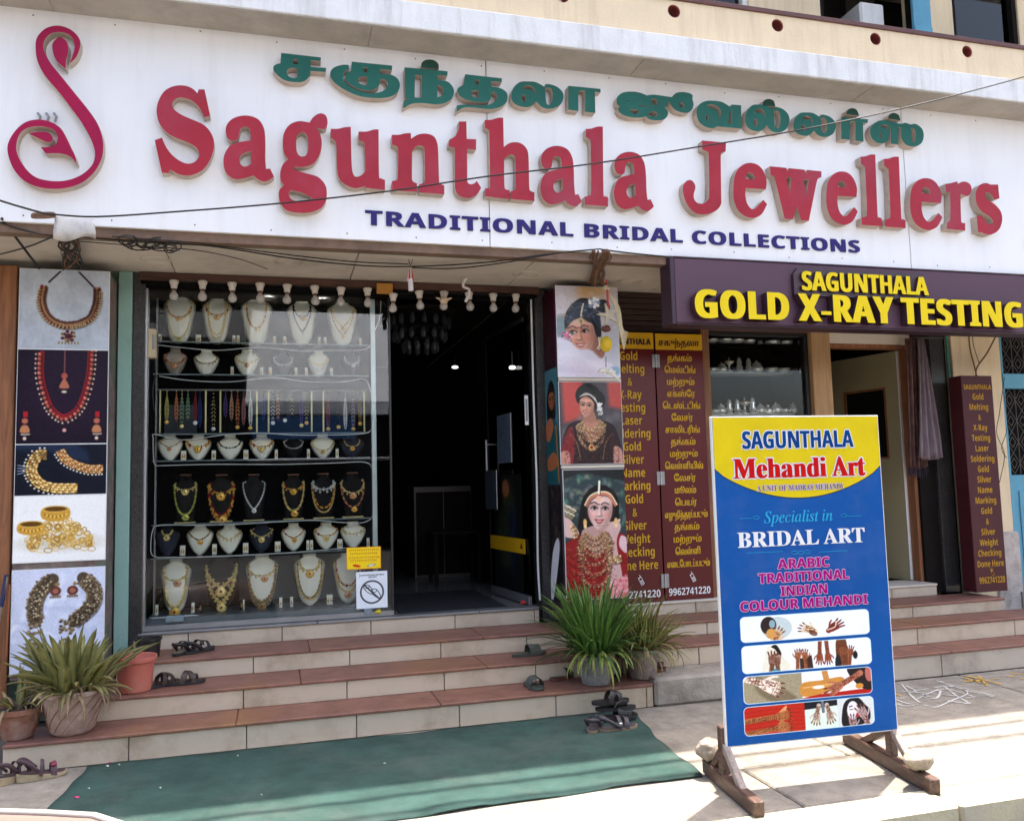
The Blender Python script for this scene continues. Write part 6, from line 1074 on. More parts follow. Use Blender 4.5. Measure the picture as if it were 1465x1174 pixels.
for zz in (2.50, 1.53, .70):
    hg = thing('steel_hinge', {2.50: 'top', 1.53: 'middle', .70: 'bottom'}[zz]+' steel butt hinge joining the two maroon folding boards', 'hinge', (3.04, -.128, zz), 0, 'hinges of the folding boards')
    bx('hinge_plate', -.035, -.004, -.002, .003, -.055, .055, M['alu_dull'], hg, .001); bx('hinge_plate', .004, .035, -.002, .003, -.055, .055, M['alu_dull'], hg, .001)
    MB().tube([(0, -.004, -.056), (0, -.004, .056)], .006, 8).obj('hinge_pin', M['alu'], hg)

# ================================================================ WALL SIGN ON THE RIGHT
vs_ = thing('wall_sign', 'tall narrow maroon wall sign with gold English lettering on the cream pillar', 'shop sign', (5.905, -.35, .462))
bx('sign_box', 0, .342, 0, .15, 0, 1.915, M['maroon2'], vs_, .004)
vl = ['SAGUNTHALA', 'Gold', 'Melting', '&', 'X-Ray', 'Testing', 'Laser', 'Soldering', 'Gold', 'Silver', 'Name', 'Marking', 'Gold', '&', 'Silver', 'Weight', 'Checking', 'Done Here']
for k, t in enumerate(vl):
    lettering('lettering', t, 's', M['gold_ink'], .0, .342, 1.79-.0925*k, .054 if k else .043, -.002, vs_, fitw=False, squeeze=.74)
lettering('phone_number', '9962741220', 's', M['gold_ink'], .035, .315, .075, .055, -.002, vs_)
ph = MB(); q = Matrix.Rotation(-.4, 4, 'Y'); q.translation = (.18, -.002, .175)
for a_ in (((-.014, -.012), (-.035, .03)), ((.012, .014), (-.035, .03))): ph.box(a_[0][0], a_[0][1], -.001, .0, a_[1][0], a_[1][1], 0, 0, q)
ph.box(-.014, .014, -.001, 0, -.037, -.034, 0, 0, q); ph.box(-.014, .014, -.001, 0, .028, .031, 0, 0, q); ph.box(-.008, .008, -.001, 0, .0, .018, 0, 0, q); ph.obj('phone_symbol', M['gold_ink'], vs_)

# ================================================================ POSTER BOXES
def poster_box(name, label, x0, x1, y0, y1, z0, z1, panels, sides, side_x, core):
    o = thing(name, label, 'poster box', (x0, y0, z0))
    bx('box_frame', 0, x1-x0, .004, y1-y0, 0, z1-z0, core, o, .003)
    for (nm, m, za, zc, d) in panels:
        a = za-z0; b = zc-z0
        bx('panel_board', .0+d, x1-x0-d*.3, -.006-.002*(d > 0), .002, a, b, M['white_ink'], o, 0)
        y = -.0085-.002*(d > 0)
        print_quad(nm, m, (.004+d, y, a+.004), (x1-x0-.004, y, a+.004), (x1-x0-.004, y, b-.004), (.004+d, y, b-.004), o)
    for (nm, m, za, zc) in sides:
        X = (x1-x0+.0025) if side_x > 0 else -.0025; ya, yb = .012, y1-y0-.004
        if side_x < 0: ya, yb = yb, ya
        print_quad(nm, m, (X, ya, za-z0), (X, yb, za-z0), (X, yb, zc-z0), (X, ya, zc-z0), o)
    return o
zs = [at(90, y, -.3).z for y in (386, 500, 635, 708, 803, 812, 960)]
side_a = mat('torn_side_print', (.20, .13, .12), .6, var=.6, scale=9, dirt=(.05, .14, .08), dirt_amt=.9, dirt_scale=4)
poster_box('jewellery_poster_box', 'tall box of five jewellery photographs on the left pillar, antique necklace on top', -1.645, -1.092, -.30, .02, .34, 3.02,
    [('printed_picture', pr_neck_grey(), zs[1], zs[0], 0), ('printed_picture', pr_neck_purple(), zs[2], zs[1], 0), ('printed_picture', pr_neck_navy(), zs[3], zs[2], 0),
     ('printed_picture', pr_gold_pile(), zs[4], zs[3], 0), ('printed_picture', pr_antique(), .37, zs[5], 0)], [], 1, side_a)
zq = [at(840, y, -.35).z for y in (410, 540, 546, 664, 671, 850)]
poster_box('bride_poster_box', 'tall box of three smiling bride photographs behind the spiky green plants', 2.10, 2.622, -.35, .02, .45, 3.04,
    [('printed_picture', pr_bride_blue(), zq[1], zq[0], 0), ('printed_picture', pr_bride_red(), zq[3], zq[2], 0), ('printed_picture', pr_bride_smiling(), .62, zq[4], .012)],
    [('side_picture', pr_side_maroon(), 2.42, 3.03), ('side_picture', pr_side_teal(), 1.50, 2.41), ('side_picture', pr_side_dark(), .60, 1.49)], -1, M['plum_dark'])
for z_ in ((zq[1]+zq[2])/2, (zq[3]+zq[4])/2):
    tag(bx('batten', 2.10, 2.622, -.366, -.352, z_-.012, z_+.012, M['lintel'], None), ('upper' if z_ > 2 else 'lower')+' pale batten strip between two bride photographs', 'batten', 'battens between the bride photographs')

# ================================================================ BANNER ON ITS STAND
bp0 = Vector((2.105, -2.69, .205)); bp1 = Vector((3.062, -2.735, .205)); bw = (bp1-bp0).length; brz = math.atan2(bp1.y-bp0.y, bp1.x-bp0.x)
bn = thing('standing_banner', 'tall blue and yellow henna-art banner board standing on the pavement', 'banner', bp0, brz)
BH = 1.615
bx('board', 0, bw, .0, .02, 0, BH, M['slab_white'], bn, .002)
blue_b = mat('banner_blue', (.0, .080, .33), .6, var=.08, scale=2, spec=.2, dirt=(.06, .13, .36), dirt_amt=.45, dirt_scale=3); yel_b = mat('banner_yellow', (.74, .56, .0), .6, var=.10, scale=3, spec=.2); dkb = mat('banner_dark_edge', (.0, .02, .06), .4)
bx('blue_field', .008, bw-.006, -.0012, -.0002, .006, BH-.006, blue_b, bn, 0)
def arc(dz, inset): return [(.008+inset, BH-.006)]+[(.008+(bw-.014)*(k/20), BH-.262+dz-.156*math.sin(PI*k/20)**.75) for k in range(21)]+[(bw-.006-inset, BH-.006)]
MB().poly([arc(-.006, 0)], -.0016, None).obj('arc_edge', dkb, bn); MB().poly([arc(.0, 0)], -.0024, None).obj('yellow_field', yel_b, bn)
def bpx(px_, py_): p = at(px_, py_, -2.71); return ((p.x-bp0.x)*bw/(bp1.x-bp0.x), p.z-bp0.z)
def btext(t, st, m, l, r, base, top, y, **k):
    x0_, z0_ = bpx(*l); x1_, _ = bpx(*r); cap_ = bpx(l[0], top)[1]-z0_
    zb_ = (z0_+bpx(*r)[1])/2
    return lettering(k.pop('name', 'lettering'), t, st, m, x0_, x1_, zb_, cap_, y, bn, **k)
bi = mat('banner_text_blue', (.0, .05, .21), .6, var=.03, spec=.1); wi = M['white_ink']; ri = mat('banner_text_red', (.55, .004, .004), .6, var=.05, spec=.1); cy = mat('banner_text_cyan', (.03, .38, .66), .6, var=.03, spec=.1); pk_ = mat('banner_text_magenta', (.40, .0, .19), .6, var=.03, spec=.1); pi_ = mat('text_outline_pink', (.80, .50, .68), .6, var=.02, spec=.1)
def both(t, st, ink, out, l, r, top, y, w=.005, capem=.72, b2=0.0, **k):
    x0_, z0_ = bpx(*l); x1_, z1_ = bpx(*r); zb_ = (z0_+z1_)/2; cap_ = bpx(l[0], top)[1]-z0_
    for (dx, dz) in ((-w, 0), (w, 0), (0, w), (0, -w), (w*.7, w*.7), (-w*.7, -w*.7), (w*.7, -w*.7), (-w*.7, w*.7)):
        y -= .00008; lettering('lettering_outline', t, st, out, x0_+dx, x1_+dx, zb_+dz, cap_, y, bn, capem=capem, bold=b2)
    lettering('lettering', t, st, ink, x0_, x1_, zb_, cap_, y-.0015, bn, capem=capem, bold=b2)
both('SAGUNTHALA', 's', bi, wi, (1063, 641), (1217, 640), 616, -.003, .006, b2=.0022)
both('Mehandi Art', 'r', ri, wi, (1051, 683), (1234, 681), 654, -.003, .006, .70, .004)
both('A UNIT OF MADRAS MEHANDI', 'r', mat('banner_text_violet', (.14, .02, .20), .5), wi, (1084, 701), (1203, 700), 693, -.003, .002, .70)
btext('Specialist in', 'i', cy, (1094, 748), (1190, 744), 0, 731, -.003, bold=.001)
btext('BRIDAL ART', 'r', wi, (1057, 782), (1234, 776), 0, 759, -.003, bold=.002, name='lettering')
for t, l, r, top in (('ARABIC', (1113, 812), (1185, 811), 798), ('TRADITIONAL', (1086, 832), (1212, 829), 818), ('INDIAN', (1117, 851), (1183, 849), 837), ('COLOUR MEHANDI', (1060, 872), (1238, 865), 858)):
    both(t, 's', pk_, pi_, l, r, top, -.003, .0032, b2=.0012)
orn = MB()
for (p, q) in (((1078, 741), (1060, 741)), ((1208, 738), (1228, 737)), ((1070, 791), (1120, 790)), ((1170, 789), (1210, 788))):
    a = bpx(*p); b = bpx(*q); orn.box(min(a[0], b[0]), max(a[0], b[0]), -.003, -.002, a[1]-.001, a[1]+.001)
for p in ((1083, 740), (1204, 737), (1136, 790), (1145, 790), (1154, 789)):
    a = bpx(*p); orn.tube([(a[0]+.016*math.cos(t), -.003, a[1]+.008*math.sin(t)) for t in [2*PI*q/12 for q in range(12)]], .0012, 4, 0, True)
orn.obj('ornament', cy, bn)
def corners(l, t, r, b): return bpx(l, t), bpx(r, b)
for row, (L_, R_, T_, B_) in enumerate((((1061, 905), (1240, 890), 880, 921), ((1063, 947), (1243, 932), 922, 964), ((1065, 988), (1244, 975), 964, 1007), ((1066, 1032), (1247, 1018), 1008, 1051))):
    x0_ = bpx(*L_)[0]; x1_ = bpx(*R_)[0]; zt_ = (bpx(1150, [876, 917, 960, 1003][row])[1]+bpx(1150, [913, 957, 1000, 1045][row])[1])/2; hh_ = (bpx(1150, [876, 917, 960, 1003][row])[1]-bpx(1150, [913, 957, 1000, 1045][row])[1])/2
    print_quad('henna_picture', pr_hands(row), (x0_, -.0026, zt_-hh_), (x1_, -.0026, zt_-hh_), (x1_, -.0026, zt_+hh_), (x0_, -.0026, zt_+hh_), bn)
# stand
ws = M['wood_d']
for k, (f0, f1, pt) in enumerate((((2.066, -3.03), (2.14, -2.42), (2.112, -2.665)), ((2.985, -3.06), (3.115, -2.24), (3.045, -2.71)))):
    st = thing('banner_stand', ('left' if k == 0 else 'right')+' dark timber trestle foot holding up the banner board', 'banner stand', (pt[0], pt[1], 0), 0, 'timber feet of the banner')
    o_ = Vector((pt[0], pt[1], 0)); a = Vector((f0[0], f0[1], .04))-o_; b = Vector((f1[0], f1[1], .04))-o_
    MB().bar(a, b, .055, .07).obj('foot_beam', ws, st)
    MB().bar((0, .012, .07), (0, .012, .30), .045).obj('upright', ws, st)
    d = (a-b).normalized()
    MB().bar(Vector((0, 0, .21)), a*.55+Vector((0, 0, .035)), .035).obj('brace', wood_mat('weathered_brace', (.20, .16, .14), (.36, .30, .27), .7), st)
    MB().bar(Vector((0, 0, .21)), b*.62+Vector((0, 0, .035)), .035).obj('brace', ws, st)
stone = mat('limestone_lump', (.34, .29, .23), .95, var=.45, scale=26, bump=1.0, bscale=30, dirt=(.15, .11, .08), dirt_amt=.6, dirt_scale=14)
def rock(x, y, z, r, sc, label):
    mb = MB(); mb.blob((0, 0, 0), r, 0, 16, 11, .17, sc); o = mb.obj('stone', stone, None, (x, y, z), True); o.modifiers.new('s', 'SUBSURF').render_levels = 1; o.rotation_euler = (0, .1, .4)
    return tag(o, label, 'stone')
p = atz(1310, 1100, .14); rock(3.006, -2.935, .126, .070, (1.45, .85, .74), 'pale limestone lump resting on the right foot of the banner')
rock(2.135, -2.46, .132, .066, (1.25, .9, .85), 'whitish stone weighing down the left foot of the banner')

# ================================================================ DISPLAY WINDOW
dw = thing('display_window', 'glazed jewellery display window with glass shelves left of the dark doorway', 'display window', (-.90, .04, .555))
def D(name, x0, x1, y0, y1, z0, z1, m, bev=.002): return bx(name, x0+.90, x1+.90, y0-.04, y1-.04, z0-.555, z1-.555, m, dw, bev)
D('frame_rail', -.90, .86, .02, .07, .548, .585, M['alu_dull']); D('frame_rail', -.90, 2.0, .02, .07, 2.995, 3.013, M['dark'])
D('frame_post', -.905, -.890, -.0, .07, .55, 2.995, M['alu']); D('frame_post', .715, .752, .10, .14, .62, 2.995, mat('frosted_mullion', (.45, .50, .50), .35, .3, var=.05)); D('frame_post', .845, .862, .03, .06, .585, 2.995, M['black'])
D('frame_post', -.875, -.86, .30, .33, .60, 2.995, M['alu_dull'])
D('glass_pane', -.89, .845, .040, .046, .585, 2.995, M['glass'], 0)
D('back_panel', -.90, .76, .56, .58, .545, 2.995, mat('case_backing', (.008, .008, .009), .8, var=.3, spec=.1)); D('side_panel', -.90, -.888, .08, .56, .545, 2.995, M['dark'])
D('base_board', -.89, .76, .07, .56, .56, .625, mat('case_floor', (.13, .16, .18), .3, var=.2)); D('case_top', -.9, .85, .08, .56, 3.0, 3.012, M['dark'])
cols_back = [(-.74, -.5, .64, 1.0), (-.28, .18, .66, 1.0), (.3, .7, .64, 1.0), (-.84, -.6, 1.95, 2.2)]
for (a, b, c, d) in cols_back: D('backing_card', a, b, .553, .559, c, d, mat('grey_card', (.06, .07, .08), .7, var=.2))
SHY0, SHY1 = .14, .50
shelf_z = {'r1': 2.635, 'r2': 2.392, 'r3': 1.948, 'r4': 1.752, 'r5': 1.288, 'r6': 1.048}
for k, z in shelf_z.items():
    D('glass_shelf', -.87, .70, SHY0, SHY1, z-.010, z-.002, M['shelf_glass'], .001)
    D('shelf_edge', -.87, .70, SHY0-.006, SHY0-.001, z-.011, z-.001, mat('shelf_edge', (.16, .20, .20), .3, var=.1), .001)
fel_c = mat('cream_felt', (.90, .86, .72), .8, var=.05, scale=4, bump=.1); fel_k = mat('black_velvet', (.016, .014, .014), .9, var=.2, spec=.2); fel_n = mat('navy_velvet', (.022, .026, .045), .85, var=.2)
fel_g = mat('beige_leatherette', (.40, .33, .27), .7, var=.06); capm = mat('brown_cap', (.22, .10, .06), .5, var=.2)
gold = mat('gold', (.85, .50, .10), .34, .45, var=.2, scale=40); gold_l = mat('pale_gold', (.90, .68, .28), .34, .45, var=.2, scale=40); gold_r = mat('rose_gold', (.75, .38, .18), .38, .4, var=.25, scale=40)
green_g = mat('green_gold', (.60, .60, .14), .38, .35, var=.3, scale=40); silver = mat('silver', (.80, .80, .78), .3, .5, var=.2, scale=50); ruby = mat('ruby_stone', (.35, .02, .03), .15, .1, var=.3); blk = mat('black_beads', (.02, .02, .022), .25, .1, var=.3); pearl = mat('pearl', (.84, .82, .76), .25, .0, var=.08)
anti = mat('antique_gold', (.42, .27, .11), .4, .4, var=.35, scale=60)
PROF = {
 'tall': ([0, .03, .10, .22, .4, .6, .74, .82, .87, .91, .95, 1.0], [.16, .36, .56, .70, .80, .92, 1.0, .98, .80, .50, .38, .42]),
 'small': ([0, .04, .12, .25, .45, .62, .70, .76, .82, .90, 1.0], [.14, .30, .48, .68, .89, 1.0, .99, .84, .54, .40, .42]),
 'torso': ([0, .02, .15, .35, .55, .70, .78, .83, .87, .92, 1.0], [.66, .68, .70, .76, .88, .96, .98, .86, .60, .40, .42]),
}
def bust_w(kind, v):
    a, b = PROF[kind]; return float(np.interp(v, a, b))
def bust(kind, w, h, fm, necks, cards, label, group, pos, lean=.16, cap=False, cardm=None):
    """a display bust w wide and h tall standing at pos; necks = list of (v_top, v_bottom, spread, radius, material, pendant material or None, drops)"""
    t = thing('necklace_bust', label, 'necklace display', pos, 0, group)
    n, c = 15, 10; V = []; F = []
    dep = w*.22
    def surf(u, v):                              # u -1..1 across, v 0..1 up
        hw = bust_w(kind, v)*w/2; bul = dep*(1-u*u)**.6*(.55+.45*math.sin(PI*min(1, v*1.05)))*(.6 if v > .86 else 1)
        return Vector((u*hw, -bul-lean*h*(1-v)*.5+lean*h*.25, v*h))
    vs__ = [i/n for i in range(n+1)]
    for v in vs__:
        for j in range(c+1): V.append(surf(-1+2*j/c, v))
        V.append(Vector((0, lean*h*.25-lean*h*(1-v)*.5+dep*.35, v*h)))
    W = c+2
    for i in range(n):
        for j in range(W): F.append((i*W+j, i*W+(j+1) % W, (i+1)*W+(j+1) % W, (i+1)*W+j))
    F += [tuple(range(W-1, -1, -1)), tuple(n*W+j for j in range(W))]
    mesh('bust_form', V, F, fm, t, smooth=True)
    if cap:
        MB().lathe([(w*.21, h), (w*.23, h+.006), (w*.2, h+.010)], 14, (0, -lean*h*.0, 0)).obj('brown_cap', capm, t)
        bx('base_plate', -w*.40, w*.40, -w*.30, w*.18, 0, .008, gold_l, t, .002)
    for (vt, vb, sp, r, gm, pm, drops) in necks:
        r *= 1.28
        mb = MB(); pts = []
        K = max(14, int((vt-vb)*h*2.4/(r*1.55)))
        for k in range(K+1):
            a = k/K*2-1                                     # -1..1 round the necklace
            v = vb+(vt-vb)*abs(a)**(1.7 if sp < 2 else 1.25)
            uu = sp if sp < 2 else sp-2
            u = uu*math.copysign(min(1, abs(math.sin(a*PI/2))**(.75 if sp < 2 else 1.0)), a)
            xw = u*.5*w; hw = bust_w(kind, v)*w/2; un = max(-.98, min(.98, xw/hw)); p = surf(un, v); p.y -= r*.6; pts.append(p)
        for k, p in enumerate(pts):
            rr = r*(1.35 if k % 3 == 1 else .95)
            mb.octa(p, rr, 0 if k % 4 else 1, 1.1)
            if drops and k % 2 == 0 and abs(k/K*2-1) < .8:
                mb.octa(p+Vector((0, -r*.2, -r*1.9*drops)), r*.95, 0, 1.2); 
                if drops > 1: mb.octa(p+Vector((0, -r*.2, r*1.6)), r*.8, 1)
        mb.tube([p+Vector((0, r*.5, 0)) for p in pts], r*.45, 4)
        nk = mb.obj('necklace', [gm, ruby if gm in (gold, gold_r) else gm], t)
        if pm:
            p = pts[len(pts)//2]; q = MB(); s = max(.010, r*2.6)
            q.lathe([(s*.9, -.002), (s, 0), (s*.7, .004), (.001, .007)], 12, (0, 0, 0), 0, Matrix.Translation(p+Vector((0, -.004, -s*.9))) @ Matrix.Rotation(PI/2, 4, 'X'))
            for a in range(9):
                an = PI+PI*a/8; q.octa(p+Vector((s*1.05*math.cos(an), -.006, -s*.9+s*1.05*math.sin(an))), s*.28)
            q.octa(p+Vector((0, -.014, -s*.9)), s*.34, 1); q.obj('pendant', [pm, ruby], nk)
    for sx in cards:
        q = MB().box(-.011, .011, -.006, -.003, 0, .075, 0, .001); cx = sx*w/2*1.14; o = q.obj('earring_card', cardm or fel_c, t, (cx, -w*.18, 0)); o.rotation_euler = (-.15, 0, 0)
        e = MB(); e.octa((0, -.010, .045), .006); e.octa((0, -.010, .030), .008, 0, 1.4); e.octa((0, -.010, .018), .005); e.obj('earring', gold if fm is not fel_k else gold_l, o)
    return t
def place_row(row, z, Y, kind, items, ori, s=4.07, h_scale=1.0):
    ox, oy = ori; out = []
    for it in items:
        (cx, ty, by, wd, fm, necks, cards, label) = it[:8]; opt = it[8] if len(it) > 8 else {}
        pb = at(ox+cx/s, oy+by/s, Y); pt_ = at(ox+cx/s, oy+ty/s, Y); pl_ = at(ox+(cx-wd/2)/s, oy+by/s, Y); pr_ = at(ox+(cx+wd/2)/s, oy+by/s, Y)
        out.append(bust(opt.get('kind', kind), pr_.x-pl_.x, pt_.z-z, fm, necks, cards, label, row, (pb.x, Y, z), cap=opt.get('cap', False), cardm=opt.get('cardm')))
    return out
A_ = (200, 380); B_ = (200, 620)
row1 = [
 (230, 165, 440, 190, fel_c, [(.86, .52, .78, .005, gold, gold, 1), (.86, .12, .74, .0045, gold_l, green_g, 0)], (-1, 1), 'tall cream bust with orange gold choker and green pendant, top shelf far left'),
 (450, 180, 445, 175, fel_c, [(.86, .60, .8, .006, gold, gold, 1), (.86, .12, .62, .004, gold_l, None, 0), (.86, .2, .55, .004, gold_l, None, 0)], (-1, 1), 'tall cream bust with choker and long plain gold chains, second on the top shelf'),
 (680, 180, 455, 185, fel_c, [(.86, .34, .62, .005, gold, gold_l, 0)], (-1, 1), 'tall cream bust with broad orange gold straps, middle of the top shelf'),
 (945, 200, 460, 175, fel_c, [(.88, .62, .55, .005, blk, gold, 0), (.86, .30, 2.6, .004, blk, silver, 0)], (-1, 1), 'tall cream bust wearing a black bead necklace on the top shelf'),
 (1180, 205, 460, 178, fel_c, [(.86, .42, 2.7, .005, gold_l, gold_l, 0), (.86, .24, 2.75, .004, gold, gold_l, 0)], (-1, 1), 'tall cream bust with two pointed gold necklaces and round pendant, top shelf far right')]
place_row('busts on the top shelf', shelf_z['r1'], .30, 'tall', row1, A_)
row2 = [
 (205, 478, 628, 142, fel_g, [(.80, .42, .85, .006, gold_r, gold_r, 1)], (), 'small beige bust with coppery choker, second shelf far left'),
 (388, 490, 630, 152, fel_c, [(.80, .46, .85, .0045, anti, None, 1)], (), 'small cream bust with dark drop necklace, second shelf'),
 (625, 488, 633, 150, fel_c, [(.80, .48, .85, .005, gold_l, gold_r, 1)], (-1, 1), 'small cream bust with dangling coppery pendant, second shelf'),
 (835, 500, 633, 130, fel_n, [(.80, .45, .85, .004, pearl, None, 1)], (-1, 1), 'small dark bust with thin pearl necklace, second shelf'),
 (1042, 494, 637, 128, fel_c, [(.84, .30, .80, .005, pearl, None, 1), (.84, .44, .74, .004, gold_l, None, 1)], (-1, 1), 'small narrow cream bust with fringed necklace, second shelf right'),
 (1235, 498, 640, 120, fel_n, [(.80, .50, .7, .004, pearl, silver, 1)], (), 'small dark bust with silver V pendant, second shelf far right')]
place_row('busts on the second shelf', shelf_z['r2'], .30, 'small', row2, A_)
row4 = [
 (175, 2, 160, 156, fel_c, [(.80, .50, 2.8, .004, anti, gold_r, 0)], (1,), 'small cream bust with thin dark chain and red-gold pendant, fourth shelf far left'),
 (340, 5, 160, 156, fel_c, [(.80, .52, .86, .0065, gold, gold, 1)], (-1, 1), 'small cream bust with heavy orange gold choker, fourth shelf'),
 (525, 5, 160, 156, fel_c, [(.80, .46, .82, .005, blk, None, 0)], (-1, 1), 'small cream bust with plain black cord necklace, fourth shelf'),
 (710, 5, 160, 150, fel_c, [(.80, .50, .86, .006, gold, gold_l, 1)], (-1, 1), 'small cream bust with round gold coin choker, fourth shelf'),
 (895, 12, 155, 125, fel_k, [(.80, .44, .9, .0045, silver, None, 0)], (), 'small black bust with silver bead string, fourth shelf'),
 (1065, 5, 157, 146, fel_c, [(.80, .34, .85, .004, gold_l, gold, 0)], (-1, 1), 'small cream bust with large round gold pendant, fourth shelf'),
 (1235, 10, 150, 150, fel_n, [(.80, .50, .6, .005, gold_l, gold, 0)], (), 'small navy bust with gold flower pendant, fourth shelf far right')]
place_row('busts on the fourth shelf', shelf_z['r4'], .30, 'small', row4, B_)
row5 = [
 (265, 245, 503, 150, fel_k, [(.84, .70, .85, .006, gold_l, gold_l, 1), (.84, .18, .86, .0065, green_g, green_g, 0)], (), 'black torso stand with green-gold long haram and coin choker, fifth shelf far left', {'cap': True}),
 (475, 245, 503, 160, fel_k, [(.84, .62, .9, .008, gold, gold, 1), (.84, .12, .92, .009, gold, gold, 1.2)], (), 'black torso stand draped in thick orange gold necklaces, fifth shelf', {'cap': True}),
 (665, 243, 503, 150, fel_k, [(.86, .26, 2.86, .0045, silver, silver, 1)], (), 'black torso stand with thin silver necklace and pendant, fifth shelf', {'cap': True}),
 (895, 243, 498, 150, fel_k, [(.84, .68, .8, .006, gold, gold, 1), (.84, .20, .82, .007, gold_l, gold, 0)], (), 'black torso stand with yellow bead haram and big gold pendant, fifth shelf', {'cap': True}),
 (1070, 238, 495, 150, fel_k, [(.84, .66, .85, .009, silver, None, 1), (.84, .24, .85, .006, gold, None, 0), (.84, .14, .9, .005, gold_l, None, 0)], (), 'black torso stand with white stone choker above gold chains, fifth shelf', {'cap': True}),
 (1240, 233, 488, 150, fel_k, [(.84, .56, .9, .007, gold_l, gold_r, 1), (.84, .24, .9, .006, gold_r, gold, 0)], (), 'black torso stand with rose gold double necklace, fifth shelf far right', {'cap': True})]
place_row('black stands on the fifth shelf', shelf_z['r5'], .28, 'torso', row5, B_)
row6 = [
 (160, 525, 690, 150, fel_n, [(.80, .66, .4, .006, gold_l, gold_l, 0)], (1,), 'small navy bust with little gold brooch, sixth shelf far left'),
 (350, 525, 692, 160, fel_c, [(.80, .48, 2.8, .005, anti, gold, 0)], (-1, 1), 'small cream bust with olive chain and gold drop, sixth shelf'),
 (522, 525, 685, 156, fel_c, [(.80, .46, 2.85, .005, gold_l, None, 1.2)], (-1, 1), 'small cream bust with leafy gold fringe necklace, sixth shelf'),
 (710, 520, 668, 150, fel_n, [(.80, .52, 2.85, .006, gold_l, gold_l, 1)], (-1, 1), 'small navy bust with pale gold necklace and pendant, sixth shelf', {'cardm': None}),
 (895, 520, 666, 146, fel_c, [(.80, .46, 2.82, .005, gold_r, gold, 0)], (-1, 1), 'small cream bust with pink-gold chain and pendant, sixth shelf'),
 (1085, 515, 658, 150, fel_c, [(.80, .50, .85, .006, gold, gold_l, 0)], (-1, 1), 'small cream bust with ribbed gold choker, sixth shelf'),
 (1242, 510, 652, 150, fel_c, [(.80, .54, .85, .0055, gold_l, None, 1.3)], (-1, 1), 'small cream bust with spaced gold drops, sixth shelf far right')]
place_row('busts on the sixth shelf', shelf_z['r6'], .30, 'small', row6, B_)
row7 = [
 (208, 730, 1038, 184, fel_c, [(.84, .62, .8, .007, gold_l, gold_r, 0), (.84, .12, .72, .010, gold_l, gold, 0)], (-1, 1), 'tall cream bust with long flat gold haram, bottom row far left'),
 (475, 718, 1020, 208, fel_k, [(.84, .45, 2.85, .010, gold_l, gold_l, 1.3), (.84, .14, 2.85, .009, gold_l, gold_l, 1.2)], (-1, 1), 'tall black bust with pearl and gold bridal set, bottom row', {'cardm': fel_k}),
 (712, 706, 1005, 192, fel_c, [(.84, .62, .85, .007, gold_l, gold_r, 1), (.84, .12, .84, .009, anti, anti, 1.2)], (-1, 1), 'tall cream bust with antique peacock haram, middle of the bottom row'),
 (990, 698, 990, 186, fel_c, [(.86, .68, .62, .008, gold_l, gold, 1), (.84, .16, .76, .006, anti, None, 0), (.84, .12, .86, .006, gold_l, None, 0)], (-1, 1), 'tall cream bust with fan pendant and two long chains, bottom row'),
 (1210, 695, 975, 170, fel_c, [(.86, .36, .8, .007, gold_r, None, 0), (.86, .24, .86, .007, gold_l, gold_r, 0)], (-1,), 'tall cream bust partly behind the no-footwear notice, bottom row far right')]
place_row('tall busts in the bottom row', .627, .30, 'tall', row7, B_)

for k, (x_, y_) in enumerate(((384, 429), (462, 445))):
    p = at(x_, y_, .20); o = thing('case_lamp', ('left' if k == 0 else 'right')+' small lit round lamp at the top of the jewellery window', 'lamp', (p.x, .20, 2.992))
    MB().lathe([(.02, -.006), (.05, -.004), (.05, .0), (.02, .004)], 16).obj('lit_disc', emit_mat('case_lamp_glow', (1, .95, .86), 60), o); MB().lathe([(.051, -.008), (.062, -.006), (.062, .002), (.051, .002)], 16).obj('rim', M['alu'], o)
# the third shelf: strands and rods hanging from a rail
rail = tag(MB().tube([(-.86, .26, 2.285), (.70, .26, 2.285)], .006, 8).obj('hanging_rail', M['alu_dull']), 'thin metal rail carrying the bead strands on the third shelf', 'rail')
zt3 = 2.275; rod_m = mat('pale_rod', (.62, .55, .26), .4, .4, var=.1)
rod0 = None
for cx in (120, 385, 470, 682, 750, 1000, 1068, 1305):
    p = at(200+cx/4.07, 560, .26)
    if rod0 is None:
        rod0 = thing('chain_rod', 'straight pale gold chain at the far left end of the bead strands', 'chain', (p.x, .255, 1.96), 0, 'straight gold chains on the third shelf')
        MB().box(-.006, .006, -.003, .003, 0, .315, 0, .001).obj('chain', rod_m, rod0); MB().octa((0, 0, .318), .007).obj('clasp', gold, rod0)
    else:
        c = copy_tree(rod0); c.location = (p.x, .255, 1.96); c['label'] = 'straight pale gold chain, '+{385: 'second', 470: 'third', 682: 'fourth', 750: 'fifth', 1000: 'sixth', 1068: 'seventh', 1305: 'last'}[cx]+' from the left among the bead strands'
red_b = mat('red_beads', (.30, .03, .03), .3, var=.3); org = mat('coral_beads', (.60, .12, .05), .35, var=.2); tl_ = mat('teal_beads', (.03, .22, .18), .3, var=.3); bl_ = mat('blue_beads', (.02, .05, .22), .3, var=.3); vi_ = mat('violet_beads', (.10, .06, .22), .3, var=.3); pkb = mat('pink_beads', (.45, .20, .20), .3, var=.3)
